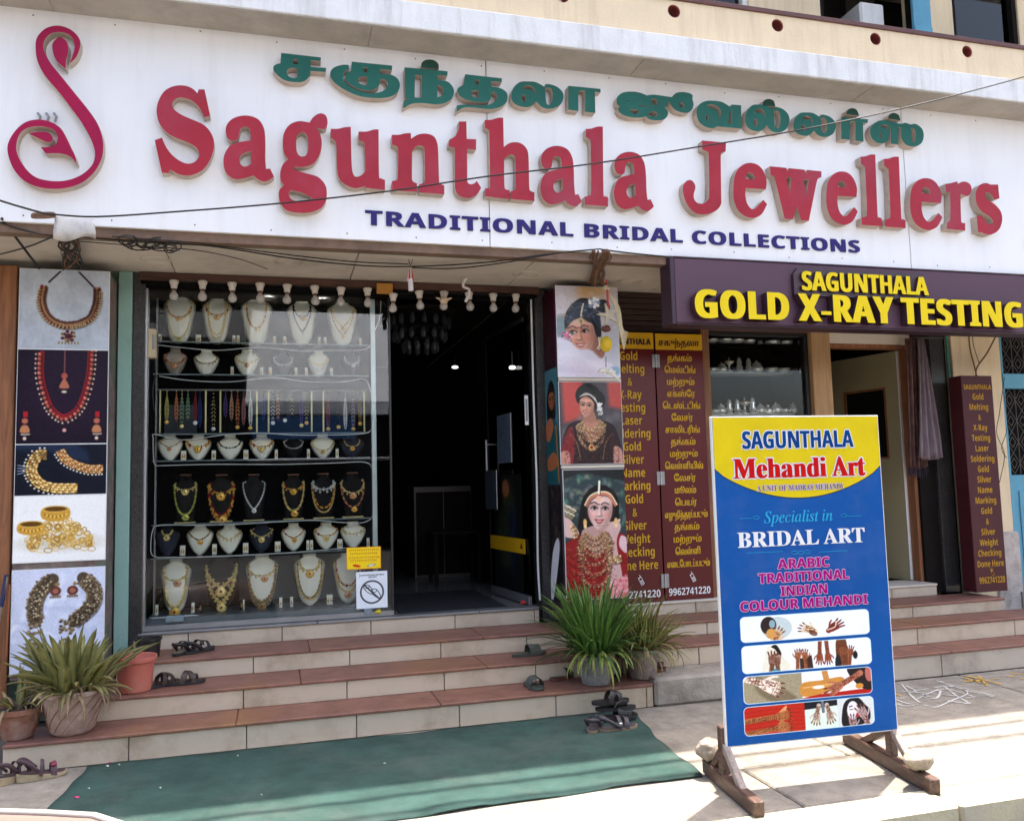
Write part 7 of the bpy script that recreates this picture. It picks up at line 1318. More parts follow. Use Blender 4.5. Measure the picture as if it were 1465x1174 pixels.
strands = [(160, 700, 900, green_g, gold, 'green-gold bead strand'), (215, 735, 905, org, None, 'bright coral bead strand'), (248, 660, 925, tl_, gold_l, 'long teal bead strand'), (282, 735, 900, tl_, None, 'short teal bead strand beside the long one'),
 (325, 740, 905, red_b, pearl, 'deep red bead strand with pearl drop'), (352, 740, 940, bl_, None, 'dark blue bead strand left of centre'), (430, 790, 940, blk, silver, 'black thread with silver locket'), (500, 735, 880, vi_, None, 'violet bead strand'), (535, 735, 900, pkb, None, 'pink bead strand'),
 (570, 735, 930, red_b, gold, 'red bead strand with small gold bead'), (605, 735, 925, pkb, None, 'dusty pink doubled strand'), (645, 760, 935, pearl, gold, 'black and white bead strand with round gold pendant'), (720, 740, 900, bl_, None, 'blue strand beside the gold chain'), (775, 740, 905, blk, pearl, 'black cord with white diamond pendant'),
 (805, 735, 900, red_b, None, 'maroon strand with tiny gold dots'), (845, 735, 890, blk, pearl, 'black strand with grey pearls'), (885, 740, 880, blk, None, 'plain black bead strand'), (940, 735, 920, vi_, gold_l, 'violet strand with golden tassel'), (970, 745, 905, blk, gold, 'short black strand with shell pendant'),
 (1095, 740, 940, red_b, gold, 'dark red strand with gold leaf'), (1155, 760, 930, blk, gold, 'black strand with square gold locket'), (1195, 735, 950, pearl, None, 'long frosted white strand'), (1240, 745, 940, vi_, gold, 'plum strand with small gold locket'), (1280, 770, 910, anti, gold, 'antique strand with big round gold pendant')]
for (cx, ty, by, m_, pm, lab) in strands:
    p = at(200+cx/4.07, 380+ty/4.07, .26); q = at(200+cx/4.07, 380+by/4.07, .26)
    t = thing('bead_strand', lab+' hanging on the third shelf rail', 'bead strand', (p.x, .25, q.z), 0, 'bead strands on the third shelf')
    mb = MB(); H_ = zt3-q.z; n = int(H_/.0095); w = .014
    for k in range(n+1):
        f = k/n; x = w*math.sin(PI*min(1, f*1.2+.0))**.6*(.6+.4*(1-f))
        for s_, q_ in ((-1, 1), (1, 1), (-1, .45), (1, .45)):
            if q_ == 1 or f > .12: mb.octa((s_*x*q_, rnd.uniform(-.002, .002)-.004*q_, H_*f), .0054, 0 if (k+int(q_)) % 3 else 1)
    mb.obj('beads', [m_, pearl if m_ in (pearl, blk) and 'white' in lab else (gold_l if rnd.random() < .4 else m_)], t)
    if pm: MB().lathe([(.012, 0), (.016, .002), (.010, .006), (.001, .008)], 10, (0, -.004, -.014), 0, Matrix.Rotation(PI/2, 4, 'X')).obj('pendant', pm, t)
# tangled white light tubes round the shelves
tubes = [([(220, 493), (250, 496), (310, 501), (370, 497), (430, 502), (480, 501), (524, 499), (533, 480), (543, 455), (545, 430)], 'first shelf'),
 ([(228, 538), (270, 544), (330, 546), (390, 540), (440, 546), (490, 546), (520, 542), (528, 552), (533, 575), (538, 600), (533, 612), (520, 620), (470, 622), (420, 622), (370, 619), (320, 622), (260, 629), (222, 621), (219, 628), (220, 660), (224, 666)], 'second and third shelves'),
 ([(224, 666), (300, 664), (400, 664), (480, 662), (522, 661), (533, 672), (536, 700), (534, 735), (520, 747), (490, 747), (450, 744), (400, 746), (350, 749), (290, 751), (230, 751), (218, 760), (216, 790), (224, 797)], 'fourth and fifth shelves'),
 ([(224, 797), (300, 796), (370, 793), (430, 789), (500, 783)], 'sixth shelf'),
 ([(214, 884), (250, 882), (280, 880), (310, 887), (340, 890), (400, 889), (440, 882), (480, 873), (510, 864)], 'bottom row of busts')]
for k, (P, where) in enumerate(tubes):
    pts = catmull([at(a, b, .115) for a, b in P], 5); o = MB().tube(pts, .0032 if k < 4 else .006, 6).obj('light_tube', M['cable_w'], None, None, True)
    tag(o, 'thin white light tube looping along the '+where+' of the window', 'light tube', 'white tubes in the display window')
for (l, t, r, b, m_, lab, nm) in ((496, 781, 545, 815, pr_yellow_notice(), 'yellow notice about shoes stuck low on the shop glass', 'yellow_notice'), (510, 816, 554, 871, pr_no_shoes(), 'white no-footwear notice with crossed circle on the shop glass', 'footwear_notice')):
    a = at(l, b, .03); c = at(r, t, .03); o = thing(nm, lab, 'notice', (a.x, .036, a.z))
    bx('paper', 0, c.x-a.x, 0, .002, 0, c.z-a.z, M['white_ink'], o, 0); print_quad('printed_face', m_, (0, -.0006, 0), (c.x-a.x, -.0006, 0), (c.x-a.x, -.0006, c.z-a.z), (0, -.0006, c.z-a.z), o)
def flower(px_, py_, Y, m_, label):
    p = at(px_, py_, Y); mb = MB()
    for k in range(9): a = k*2.4; mb.blob((.011*math.cos(a), .008*math.sin(a), .012+.006*(k % 3)), .010, 0, 6, 4, .1)
    tag(mb.obj('flower', m_, None, (p.x, Y, p.z-.015)), label, 'flower')
flower(541, 875, -.0, mat('yellow_petal', (.80, .62, .02), .7), 'yellow marigold lying under the no-footwear notice'); flower(748, 862, -.0, mat('red_petal', (.60, .03, .02), .7), 'red flower lying at the right end of the doorway threshold')
for k, (x, y) in enumerate(((249, 886), (527, 876))):
    p = at(x, y, .0); o = thing('glass_clip', ('left' if k == 0 else 'right')+' grey metal foot clip of the display window glass', 'clip', (p.x, .02, p.z-.02), 0, 'clips under the display glass')
    bx('plate', -.06+.03*k, .06-.03*k, -.006, .02, 0, .045, mat('clip_grey', (.20, .27, .30), .5, .2, var=.2), o); MB().tube([(0, -.004, .02), (0, -.016, .02)], .012, 10).obj('bolt', M['alu_dull'], o)
p = at(219, 490, .03); o = thing('switch_box', 'cream electric switch box at the left edge of the display glass', 'switch box', (p.x, -.02, p.z))
bx('housing', -.028, .028, -.02, .05, -.12, .09, mat('aged_cream_plastic', (.52, .44, .28), .6, var=.15), o, .006); bx('cover', .004, .026, -.026, -.02, -.06, .05, M['alu_dull'], o)
MB().tube(catmull([(.02, -.01, -.12), (.025, -.01, -.25), (.01, -.01, -.35), (.02, -.01, -.5)], 4), .004, 5).obj('flex', M['cable'], o)

# ================================================================ BULBS
bulb_m = mat('milky_bulb', (.42, .39, .36), .25, var=.05); hold_m = mat('bulb_holder', (.60, .54, .47), .5, var=.08)
bl0 = None; bs_ = [(249, 401, 433), (290, 402, 434), (332, 404, 435), (372, 405, 437), (411, 407, 439), (450, 409, 440), (488, 411, 442), (525.5, 412, 443), (562.8, 420, 445), (599.4, 416, 446), (635.3, 417, 447), (670.6, 418, 449), (705.5, 420, 449), (738, 421, 450)]
for k, (x, y0, y1) in enumerate(bs_):
    p = at(x, y0, -.085)
    if bl0 is None:
        bl0 = thing('hanging_bulb', 'unlit milky bulb in a white holder, first from the left along the lintel', 'light bulb', p, 0, 'bulbs in a row above window and doorway')
        MB().lathe([(.012, -.062), (.021, -.058), (.024, -.035), (.031, -.02), (.034, -.004), (.028, 0)], 16).obj('holder', hold_m, bl0, None, True)
        MB().lathe([(.001, -.150), (.016, -.147), (.027, -.137), (.032, -.120), (.029, -.104), (.018, -.088), (.0145, -.078)], 18).obj('globe', bulb_m, bl0, None, True)
        MB().lathe([(.0150, -.078), (.0165, -.074), (.0165, -.064), (.013, -.060)], 14).obj('collar', M['rust'], bl0)
    else:
        c = copy_tree(bl0); c.location = p; c['label'] = 'unlit milky bulb in a white holder, '+['', 'second', 'third', 'fourth', 'fifth', 'sixth', 'seventh', 'eighth', 'ninth', 'tenth', 'eleventh', 'twelfth', 'thirteenth', 'last'][k]+' from the left along the lintel'; c.rotation_euler = (rnd.uniform(-.06, .06), rnd.uniform(-.07, .07), rnd.random()*3)
pts = []
for k in range(len(bs_)):
    p = at(bs_[k][0], bs_[k][1], -.075); pts.append(p+Vector((0, 0, -.004)))
    if k < len(bs_)-1: q = at(bs_[k+1][0], bs_[k+1][1], -.075); pts.append((p+q)/2+Vector((0, 0, -.012)))
tag(MB().tube([at(205, 395, -.075)]+catmull(pts, 3), .0025, 5).obj('bulb_cable', M['cable']), 'thin dark cable stringing the fourteen bulbs together', 'cable')
tag(bx('orange_block', *sorted((at(539, 410, -.09).x, at(562, 410, -.09).x)), -.09, -.07, at(550, 420, -.09).z, at(550, 405, -.09).z, mat('orange_ply', (.50, .22, .03), .6)), 'small orange-yellow wooden block under the lintel above the doorway edge', 'block')

# ================================================================ DOORWAY
dm = bx('door_mat', .92, 1.78, .12, 1.35, .536, .545, mat('charcoal_mat', (.012, .014, .018), .95, var=.3, bump=.8, bscale=200)); tag(dm, 'charcoal rubber mat lying inside the dark doorway', 'door mat')
gd = thing('glass_door', 'open glass door with steel pull handle swung into the dark shop', 'door', (1.965, .10, .545), 0); ang = 1.66; gd.rotation_euler = (0, 0, ang)
bx('glass_leaf', 0, .92, -.005, .005, .02, 2.30, glass_mat('door_glass', (.55, .58, .58), 1.5, .02, 1.0), gd, 0); bx('bottom_rail', 0, .92, -.014, .014, 0, .07, M['alu_dull'], gd); bx('top_rail', 0, .92, -.012, .012, 2.30, 2.34, M['black'], gd); bx('edge_trim', .92, .932, -.01, .01, .0, 2.34, M['black'], gd)
hz0 = at(702, 706, .9).z-.545; hz1 = at(702, 629, .9).z-.545
hd = MB(); hd.tube([(.83, .06, hz0), (.83, .06, hz1)], .011, 8); hd.tube([(.83, -.06, hz0), (.83, -.06, hz1)], .011, 8)
for z_ in (hz0+.04, hz1-.04): hd.tube([(.83, -.06, z_), (.83, .06, z_)], .007, 6)
hd.obj('pull_handle', M['alu'], gd)
yb_ = bx('yellow_strip', .05, .90, .013, .017, .40, .52, M['yellow_band'], gd, 0)
MB().poly([[(.1+.1*k, .44), (.16+.1*k, .44), (.13+.1*k, .49)] for k in range(1)], .0175, None).obj('strip_mark', M['black_ink'], yb_)
print_quad('faded_poster', pr_god(), (.80, .012, .08), (.1, .012, .08), (.1, .012, 1.05), (.80, .012, 1.05), gd)
# printed sheets on the right-hand inner wall near the door
for k, (xa, za, w_, h_, c_, lab) in enumerate(((1.55, 1.60, .34, .42, (.35, .40, .46), 'blue-grey printed sheet taped on the open glass door, upper one'), (1.45, 1.05, .30, .34, (.25, .27, .30), 'grey printed sheet on the open glass door beside the pull handle'))):
    o = thing('printed_sheet', lab, 'poster', (1.925-.09*k, [.42, .60][k], [1.70, 1.30][k])); o.rotation_euler = (0, 0, .09)
    bx('paper', .0, .004, 0, w_, 0, h_, M['white_ink'], o, 0); print_quad('printed_face', pr_papers(k, c_), (-.001, w_, 0), (-.001, 0, 0), (-.001, 0, h_), (-.001, w_, h_), o)
p = at(753, 585, .03); q = thing('door_notice', 'white printed slip stuck on the right door post', 'notice', (p.x-.018, .014, p.z-.13)); bx('paper', 0, .03, 0, .003, 0, .24, M['white_ink'], q, 0)
MB().poly([[(.006, .03), (.024, .03), (.024, .21), (.006, .21)]], -.001, None).obj('grey_print', mat('grey_print', (.25, .27, .3), .5, var=.6, scale=140), q)
tag(MB().tube(catmull([(1.996, -.045, 3.0), (1.994, -.045, 2.2), (2.0, -.045, 1.5), (1.990, -.045, .9), (1.999, -.045, .60)], 6), .008, 7).obj('conduit', M['cable_w']), 'thin white conduit running down the right side of the doorway', 'conduit')
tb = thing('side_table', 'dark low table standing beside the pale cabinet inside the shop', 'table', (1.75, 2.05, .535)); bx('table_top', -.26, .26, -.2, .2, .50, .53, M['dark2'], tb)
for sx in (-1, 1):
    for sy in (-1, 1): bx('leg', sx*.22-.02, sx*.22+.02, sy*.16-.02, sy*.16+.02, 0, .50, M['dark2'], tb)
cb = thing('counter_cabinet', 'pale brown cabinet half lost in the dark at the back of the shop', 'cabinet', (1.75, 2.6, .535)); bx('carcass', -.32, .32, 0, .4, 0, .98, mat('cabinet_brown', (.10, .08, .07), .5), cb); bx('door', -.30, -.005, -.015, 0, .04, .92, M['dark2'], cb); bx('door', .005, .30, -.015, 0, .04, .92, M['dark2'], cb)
chn = thing('chandelier', 'large unlit glass chandelier with tiers of drops in the dark doorway', 'chandelier', (at(600, 450, .95).x, .95, at(600, 450, .95).z))
drop_m = glass_mat('crystal', (.55, .55, .56), 1.5, .1, 3.0); cm_ = mat('crystal_grey', (.05, .05, .055), .3, .1, var=.5)
MB().lathe([(.02, .02), (.31, .0), (.35, .02), (.31, .04), (.02, .06)], 28).obj('ceiling_plate', M['dark2'], chn, None, True)
for tier, (r_, z_, n_) in enumerate(((.27, -.08, 16), (.23, -.20, 14), (.15, -.30, 11))):
    for k in range(n_):
        a = 2*PI*k/n_+tier*.2; MB().lathe([(.004, -.05), (.022, -.035), (.026, .0), (.020, .035), (.004, .05)], 7, (r_*math.cos(a), r_*math.sin(a), z_)).obj('glass_drop', cm_, chn)
    MB().tube([(r_*math.cos(t), r_*math.sin(t), z_+.055) for t in [2*PI*q/24 for q in range(24)]], .004, 5, 0, True).obj('tier_ring', M['black'], chn)
for k, (x, y, Y, w_) in enumerate(((651, 527, 2.2, .035), (733, 528, .28, .028), (384, 429, 1.0, .05), (462, 445, 1.0, .05))):
    if k > 1: continue
    p = at(x, y, Y); o = thing('lamp_and_reflection', ('small lit lamp deep in the middle of the dark doorway' if k == 0 else 'small glowing disc standing for a lamp reflection at the right of the dark doorway'), 'lamp', p)  # second disc is an added glow standing for a lamp reflection
    MB().lathe([(.02, 0), (w_, .006), (w_, .02), (.02, .028)], 16).obj('lit_disc', emit_mat('lamp_glow', (1, .97, .9), .55), o); MB().tube([(0, 0, .03), (0, 0, .15)], .006, 6).obj('stem', M['black'], o)

# ================================================================ SMALL SHOP WINDOW WITH SILVERWARE
sw = thing('silver_window', 'small shop window of silverware between maroon boards and pale column', 'display window', (3.58, .0, 1.30))
def S(name, x0, x1, y0, y1, z0, z1, m, bev=.002): return bx(name, x0-3.58, x1-3.58, y0, y1, z0-1.30, z1-1.30, m, sw, bev)
S('window_frame', 3.577, 3.615, .03, .10, 1.30, 2.80, M['black']); S('window_frame', 4.575, 4.613, .03, .10, 1.30, 2.80, M['black']); S('window_frame', 3.615, 4.575, .03, .10, 2.765, 2.80, M['black']); S('window_frame', 3.615, 4.575, .03, .10, 1.30, 1.335, M['black'])
S('glass_pane', 3.615, 4.575, .06, .065, 1.335, 2.765, M['glass'], 0); S('back_panel', 3.60, 4.60, .62, .64, 1.30, 2.80, M['dark']); S('side_panel', 3.58, 3.59, .12, .62, 1.3, 2.8, M['dark']); S('side_panel', 4.60, 4.61, .17, .62, 1.3, 2.8, M['dark']); S('base_board', 3.60, 4.60, .12, .62, 1.30, 1.34, M['dark2'])
S('case_top', 3.60, 4.60, .12, .62, 2.77, 2.80, M['dark'])
sil = mat('polished_silver', (.86, .85, .82), .25, .55, var=.1, scale=30); wht = mat('white_shelf', (.55, .58, .60), .4, var=.05)
shz = []
for (py_, Y) in ((492, .30), (533, .30), (592, .28)):
    z = at(1080, py_, Y).z; shz.append(z); S('shelf_board', 3.60, 4.60, .262, .48, z-.012, z-.002, M['shelf_glass'] if py_ < 500 else wht)
VES = {'bowl': [(.3, 0), (.5, .03), (.9, .3), (1, .55), (.93, .56), (.8, .3), (.3, .08)], 'pot': [(.5, 0), (.8, .12), (1, .45), (.85, .8), (.55, .95), (.7, 1.1), (.5, 1.12)], 'lamp': [(.7, 0), (.6, .1), (.18, .25), (.15, .9), (.7, 1.15), (.75, 1.3), (.2, 1.35), (.1, 1.7), (.02, 1.9)], 'figure': [(.8, 0), (.8, .15), (.5, .2), (.62, .7), (.4, 1.1), (.5, 1.4), (.38, 1.7), (.15, 1.9), (.02, 2.2)], 'box': [(.9, 0), (1, .1), (1, .6), (.9, .7), (.3, .85), (.1, 1.0)]}
def vessel(kind, x, Y, z, r, label, grp, m_=None):
    o = thing('silver_'+{'figure': 'figurine'}.get(kind, kind), label, {'figure': 'figurine', 'lamp': 'oil lamp'}.get(kind, kind), (x, Y, z), 0, grp)
    r *= 1.45; MB().lathe([(a*r, b*r*1.3) for a, b in VES[kind]], 14).obj('body', m_ or sil, o, None, True)
    mb = MB()
    if kind in ('pot', 'box'): mb.lathe([(r*.5, 0), (r*.3, r*.2), (.15*r, r*.3), (r*.15, r*.42), (.02*r, r*.5)], 10, (0, 0, r*1.3*(1.12 if kind == 'pot' else 1.0)-.001)); mb.obj('lid', m_ or sil, o, None, True)
    elif kind == 'bowl': mb.tube([(r*.96*math.cos(t), r*.96*math.sin(t), r*.73) for t in [2*PI*q/16 for q in range(16)]], r*.05, 5, 0, True); mb.obj('rim', m_ or sil, o)
    elif kind == 'lamp': mb.tube([(r*.7*math.cos(t), r*.7*math.sin(t), r*1.7) for t in [2*PI*q/12 for q in range(12)]], r*.07, 5, 0, True); mb.obj('rim', gold, o)
    elif kind == 'figure': mb.blob((0, 0, r*2.3), r*.38, 0, 8, 6); mb.obj('head', m_ or sil, o, None, True)
ordn = ['far left', 'second from left', 'third from left', 'fourth from left', 'fifth from left', 'sixth from left', 'seventh from left', 'eighth from left', 'ninth from left', 'tenth from left', 'eleventh from left', 'twelfth from left']
for rowi, (xs, kinds, rr, nm) in enumerate((
    ((1021, 1039, 1056, 1075, 1090, 1108, 1128, 1142), ('bowl', 'pot', 'pot', 'pot', 'figure', 'box', 'box', 'bowl'), (.048, .052, .052, .042, .028, .048, .046, .036), 'top'),
    ((1021, 1033, 1044, 1059, 1072, 1084, 1105, 1122, 1140), ('bowl', 'pot', 'lamp', 'figure', 'figure', 'pot', 'bowl', 'bowl', 'box'), (.036, .034, .040, .036, .034, .042, .042, .040, .034), 'middle'),
    ((1020, 1030, 1042, 1052, 1064, 1074, 1085, 1096, 1108, 1120, 1132, 1142), ('bowl', 'pot', 'figure', 'figure', 'lamp', 'figure', 'pot', 'box', 'pot', 'bowl', 'pot', 'box'), (.036, .036, .034, .034, .044, .038, .036, .036, .040, .040, .040, .036), 'lower'))):
    for k, (x, kd, r_) in enumerate(zip(xs, kinds, rr)):
        Y = .30 if rowi < 2 else .28; X = at(x, 540, Y).x
        vessel(kd, X, Y+rnd.uniform(-.008, .012), shz[rowi]-.001, r_, 'shiny silver '+{'figure': 'figurine', 'lamp': 'oil lamp', 'box': 'lidded box', 'pot': 'lidded pot', 'bowl': 'bowl'}[kd]+', '+ordn[k]+' on the '+nm+' shelf of the small window', 'silverware on the '+nm+' shelf')
        if k % 2 == 0 and rowi != 0: vessel('bowl', X+.03, Y+.12, shz[rowi]-.001, r_*.9, 'silver bowl behind the '+ordn[k]+' piece of the '+nm+' silver shelf', 'silverware on the '+nm+' shelf')

# ================================================================ RIGHT DOOR, CURTAINS, BLUE DOOR
rd = thing('panel_door', 'cream laminate door with dark glazed light standing ajar in the right shop', 'door', (5.645, .13, .54)); far = Vector((5.47, .79, 0)); dv = far-Vector((5.645, .13, 0)); rd.rotation_euler = (0, 0, math.atan2(dv.y, dv.x)); LW = .74
zt_ = 2.13; w0, w1, wz0, wz1 = .13, .60, 1.12, 1.80
MB().poly([[(0, 0), (LW, 0), (LW, zt_), (0, zt_)], [(w0, wz0), (w1, wz0), (w1, wz1), (w0, wz1)]], -.018, .018, 0, 0).obj('leaf_sheet', M['olive'], rd); MB().poly([[(0, 0), (LW, 0), (LW, zt_), (0, zt_)], [(w0, wz0), (w1, wz0), (w1, wz1), (w0, wz1)]], .0185, None, 0, 0).obj('leaf_sheet', M['olive'], rd)
fr = MB(); 
for (a, b, c, d) in ((w0, w1, wz0, wz0+.02), (w0, w1, wz1-.02, wz1), (w0, w0+.02, wz0+.02, wz1-.02), (w1-.02, w1, wz0+.02, wz1-.02)): fr.box(a, b, -.022, .022, c, d)
fr.obj('light_frame', M['wood'], rd); bx('glazed_light', w0+.02, w1-.02, -.004, .004, wz0+.02, wz1-.02, M['dark'], rd, 0); bx('edge_strip', -.012, -.001, -.02, .02, 0, zt_, M['white_ink'], rd)
def cloth(name, label, x0t, x1t, x0b, x1b, zt, zb, Y, m_, folds, fringe=None):
    nx, nz = 36, 14; V = []; F = []
    for i in range(nz+1):
        f = i/nz
        for j in range(nx+1):
            u = j/nx; x = (x0t+(x1t-x0t)*u)*(1-f)+(x0b+(x1b-x0b)*u)*f; amp = .018+.012*f
            V.append((x, Y-amp*math.sin(u*folds*2*PI+.6*math.sin(3*f))-.01*math.sin(5*u+2*f), zt+(zb-zt)*f-.02*math.sin(u*PI)*f))
    W = nx+1
    for i in range(nz):
        for j in range(nx): F.append((i*W+j, (i+1)*W+j, (i+1)*W+j+1, i*W+j+1))
    t = thing(name, label, 'curtain', (0, 0, 0)); o = mesh('drape', V, F, m_, t, smooth=True); md = o.modifiers.new('t', 'SOLIDIFY'); md.thickness = .003
    if fringe:
        mb = MB()
        for j in range(nx+1): p = Vector(V[nz*W+j]); mb.box(p.x-.003, p.x+.002, p.y-.002, p.y+.002, p.z-rnd.uniform(.04, .09), p.z, 0, 0)
        fo = mb.obj('fringe', fringe, t)
    return t
cm1 = mat('brown_stripe_cloth', (.10, .045, .04), .9, var=.5, scale=14, bump=.3, dirt=(.22, .14, .12), dirt_amt=.7, dirt_scale=5, streak=True); cm2 = mat('mauve_cloth', (.22, .17, .19), .9, var=.2, scale=10, bump=.4, dirt=(.10, .06, .10), dirt_amt=.8, dirt_scale=6, streak=True); frm = mat('dark_fringe', (.03, .02, .035), .9)
a = at(1292, 485, -.08); b = at(1314, 485, -.08); c = at(1296, 668, -.08); d = at(1324, 668, -.08)
cloth('door_curtain', 'narrow dark brown patterned curtain hanging at the right side of the open door', a.x, b.x, c.x, d.x, a.z, c.z, -.10, cm1, 4, frm)
a = at(1311, 485, -.15); b = at(1322, 485, -.15); c = at(1312, 655, -.15); d = at(1347, 655, -.15)
cloth('door_curtain', 'mauve-grey curtain flaring out beside the dark granite pillar', a.x, b.x, c.x, d.x, a.z, c.z, -.16, cm2, 3)
tag(MB().tube([(5.60, -.12, a.z+.02), (5.95, -.12, a.z+.02)], .008, 8).obj('curtain_rod', M['black']), 'thin dark rod above the two curtains', 'curtain rod')
pp_ = at(1350, 485, -.05); pq = at(1379, 852, -.05)
tag(MB().tube([(6.055, -.06, .44), (6.060, -.06, 1.6), (6.05, -.06, 2.82)], .013, 10).obj('downpipe', M['teal']), 'thin dark teal pipe between granite pillar and maroon wall sign', 'pipe')
bd = thing('blue_door', 'sky-blue door with dark diamond grille at the right edge', 'door', (6.69, -.02, .38)); H_ = 2.46
zc1 = at(1460, 535, -.02).z-.38; zc0 = at(1460, 556, -.02).z-.38; zp = at(1460, 614, -.02).z-.38
zp = at(1460, 679, -.02).z-.38
bx('door_panel', .03, .9, .0, .03, 0, zp, M['blue'], bd); bx('crossbar', 0, .9, -.025, .03, zc0, zc1, M['blue'], bd); bx('door_stile', 0, .03, -.01, .04, 0, H_, M['blue'], bd)
for (a, b) in ((.10, .36), (.44, .70)): bx('raised_panel', a, b, -.012, -.001, .08, zp-.15, M['blue'], bd, .006)
bx('dark_interior_sheet', .03, .9, .06, .07, zp, H_, M['dark'], bd, 0)  # opaque dark sheet, its colour standing for the unlit interior behind the grille
gr = MB()
for (a, b) in ((zp+.01, zc0-.005), (zc1+.005, H_)):
    n = max(1, round((b-a)/.22)); s_ = (b-a)/n
    for k in range(n):
        for xx in (.10, .24, .38, .52):
            c = a+s_*(k+.5); 
            for (u, v) in (((xx-.07, c), (xx, c+s_/2)), ((xx, c+s_/2), (xx+.07, c)), ((xx+.07, c), (xx, c-s_/2)), ((xx, c-s_/2), (xx-.07, c)), ((xx-.035, c), (xx, c+s_/4)), ((xx, c+s_/4), (xx+.035, c)), ((xx+.035, c), (xx, c-s_/4)), ((xx, c-s_/4), (xx-.035, c))):
                gr.tube([(u[0], .02, u[1]), (v[0], .02, v[1])], .004, 4)
    for xx in (.03, .17, .31, .45): gr.tube([(xx, .02, a), (xx, .02, b)], .005, 4)
gr.obj('diamond_grille', mat('grille_iron', (.09, .075, .065), .6, .3, var=.3), bd)
# cables on the cream pillar
for k, P in enumerate(([(1386, 480), (1388, 500), (1393, 520), (1398, 540)], [(1424, 482), (1412, 505), (1398, 525), (1396, 540)], [(1437, 540), (1430, 590), (1426, 620), (1437, 650), (1430, 690)], [(1436, 560), (1441, 610), (1433, 640), (1440, 655)], [(1391, 478), (1393, 495), (1401, 520)])):
    tag(MB().tube(catmull([at(a, b, -.10-.004*k) for a, b in P], 5), .007 if k < 2 else .0035, 6).obj('pillar_cable', M['rust'] if k < 2 else M['cable']), ('loose cable dangling down the cream pillar, '+['straight brown one', 'slanting brown one', 'thin black one by the grille', 'shorter black loop by the grille', 'thin one between the two brown ones'][k]), 'cable', 'cables on the cream pillar')

# ================================================================ CABLES AND HANGINGS UNDER THE SIGN
def cable(P, r, label, m_=None, cat='cable', group='cables slung under the fascia', k=5, n=5):
    return tag(MB().tube(catmull(P, k), r, n).obj('cable', m_ or M['cable']), label, cat, group)
W3 = [(-40, 272), (0, 285), (62, 303)]; 
cable([at(-60, 266, -1.45), at(0, 287, -1.40), at(40, 299, -1.35), at(66, 306, -1.3)], .006, 'black overhead cable running out of the left edge above the wire bundle', group='overhead cables crossing the white sign')
cable([at(66, 306, -1.3), at(138, 310, -1.32), at(250, 303, -1.36), at(400, 291, -1.4), at(560, 273, -1.42), at(700, 252, -1.44), at(850, 234, -1.45), at(1000, 210, -1.46), at(1150, 185, -1.47), at(1300, 153, -1.48), at(1465, 110, -1.49), at(1560, 80, -1.5)], .005, 'long black cable sagging across the red shop name and up to the right', group='overhead cables crossing the white sign', n=6)
coil = MB()
for k in range(6):
    c = at(62, 306+k*.8, -1.25-.008*k); coil.tube([(c.x+(.055+.004*(k % 2))*math.cos(t), c.y+.02*math.sin(t), c.z+.014*math.sin(t+.4)) for t in [2*PI*q/18 for q in range(18)]], .006, 5, 0, True)
tag(coil.obj('cable_coil', M['rust']), 'brown coil of cable on the wire at the lower left of the sign', 'cable coil')
pw = thing('plastic_sheet', 'crumpled white plastic sheet folded over the cables at lower left of the sign', 'plastic sheet', (0, 0, 0))
V = []; F = []; nx = 12; prof = [(312, -1.12), (308, -1.20), (311, -1.26), (318, -1.27), (330, -1.27), (341, -1.25)]
for i, (yy, Y) in enumerate(prof):
    for j in range(nx+1): u = j/nx; p = at(78+57*u+(4 if i > 3 else 0)*(u-.5), yy+u*2+(4*math.sin(u*6) if i == 5 else 0), Y+.012*math.sin(u*9+i)); V.append(p)
for i in range(len(prof)-1):
    for j in range(nx): a = i*(nx+1)+j; F.append((a, a+nx+1, a+nx+2, a+1))
o = mesh('sheet', V, F, mat('white_plastic', (.62, .60, .58), .35, var=.08, dirt=(.25, .24, .24), dirt_amt=.6, dirt_scale=14), pw, smooth=True); o.modifiers.new('t', 'SOLIDIFY').thickness = .003
r2 = random.Random(3)
names = ['crossing', 'looping', 'drooping', 'short', 'knotted', 'frayed', 'taut', 'slack', 'twisted', 'curling', 'tangled', 'stray']
bund = MB()
for k in range(19):                                                     # tangled bundle dropping to the poster box
    x0 = 82+r2.random()*26; P = [at(x0, 322, -1.03), at(x0+r2.uniform(-16, 16), 336, -.99), atz(96+r2.uniform(-18, 18), 352, 3.06), atz(102+r2.uniform(-14, 14), 368, 3.05), at(104+r2.uniform(-16, 20), 384+r2.uniform(-8, 6), -.33)]
    bund.tube(catmull(P, 4), r2.choice((.0025, .0035, .006)), 5, int(k % 3 == 0))
tag(bund.obj('wire_bundle', [M['cable'], M['rust']]), 'rusty tangle of old wires dropping to the top of the necklace poster box', 'wire bundle')
cable([at(2, 312, -1.02), atz(25, 343, 3.07), at(56, 384, -.34)], .008, 'dark stay wire slanting down to the left poster box')
cable([atz(-8, 366, 3.07), atz(40, 353, 3.07), atz(80, 337, 3.07)], .005, 'thin wire reaching in from the left edge under the fascia')
cable([at(0, 318, -1.0), at(30, 328, -.99), at(60, 335, -.98), at(90, 338, -.98)], .005, 'short cable along the green strip at far left')
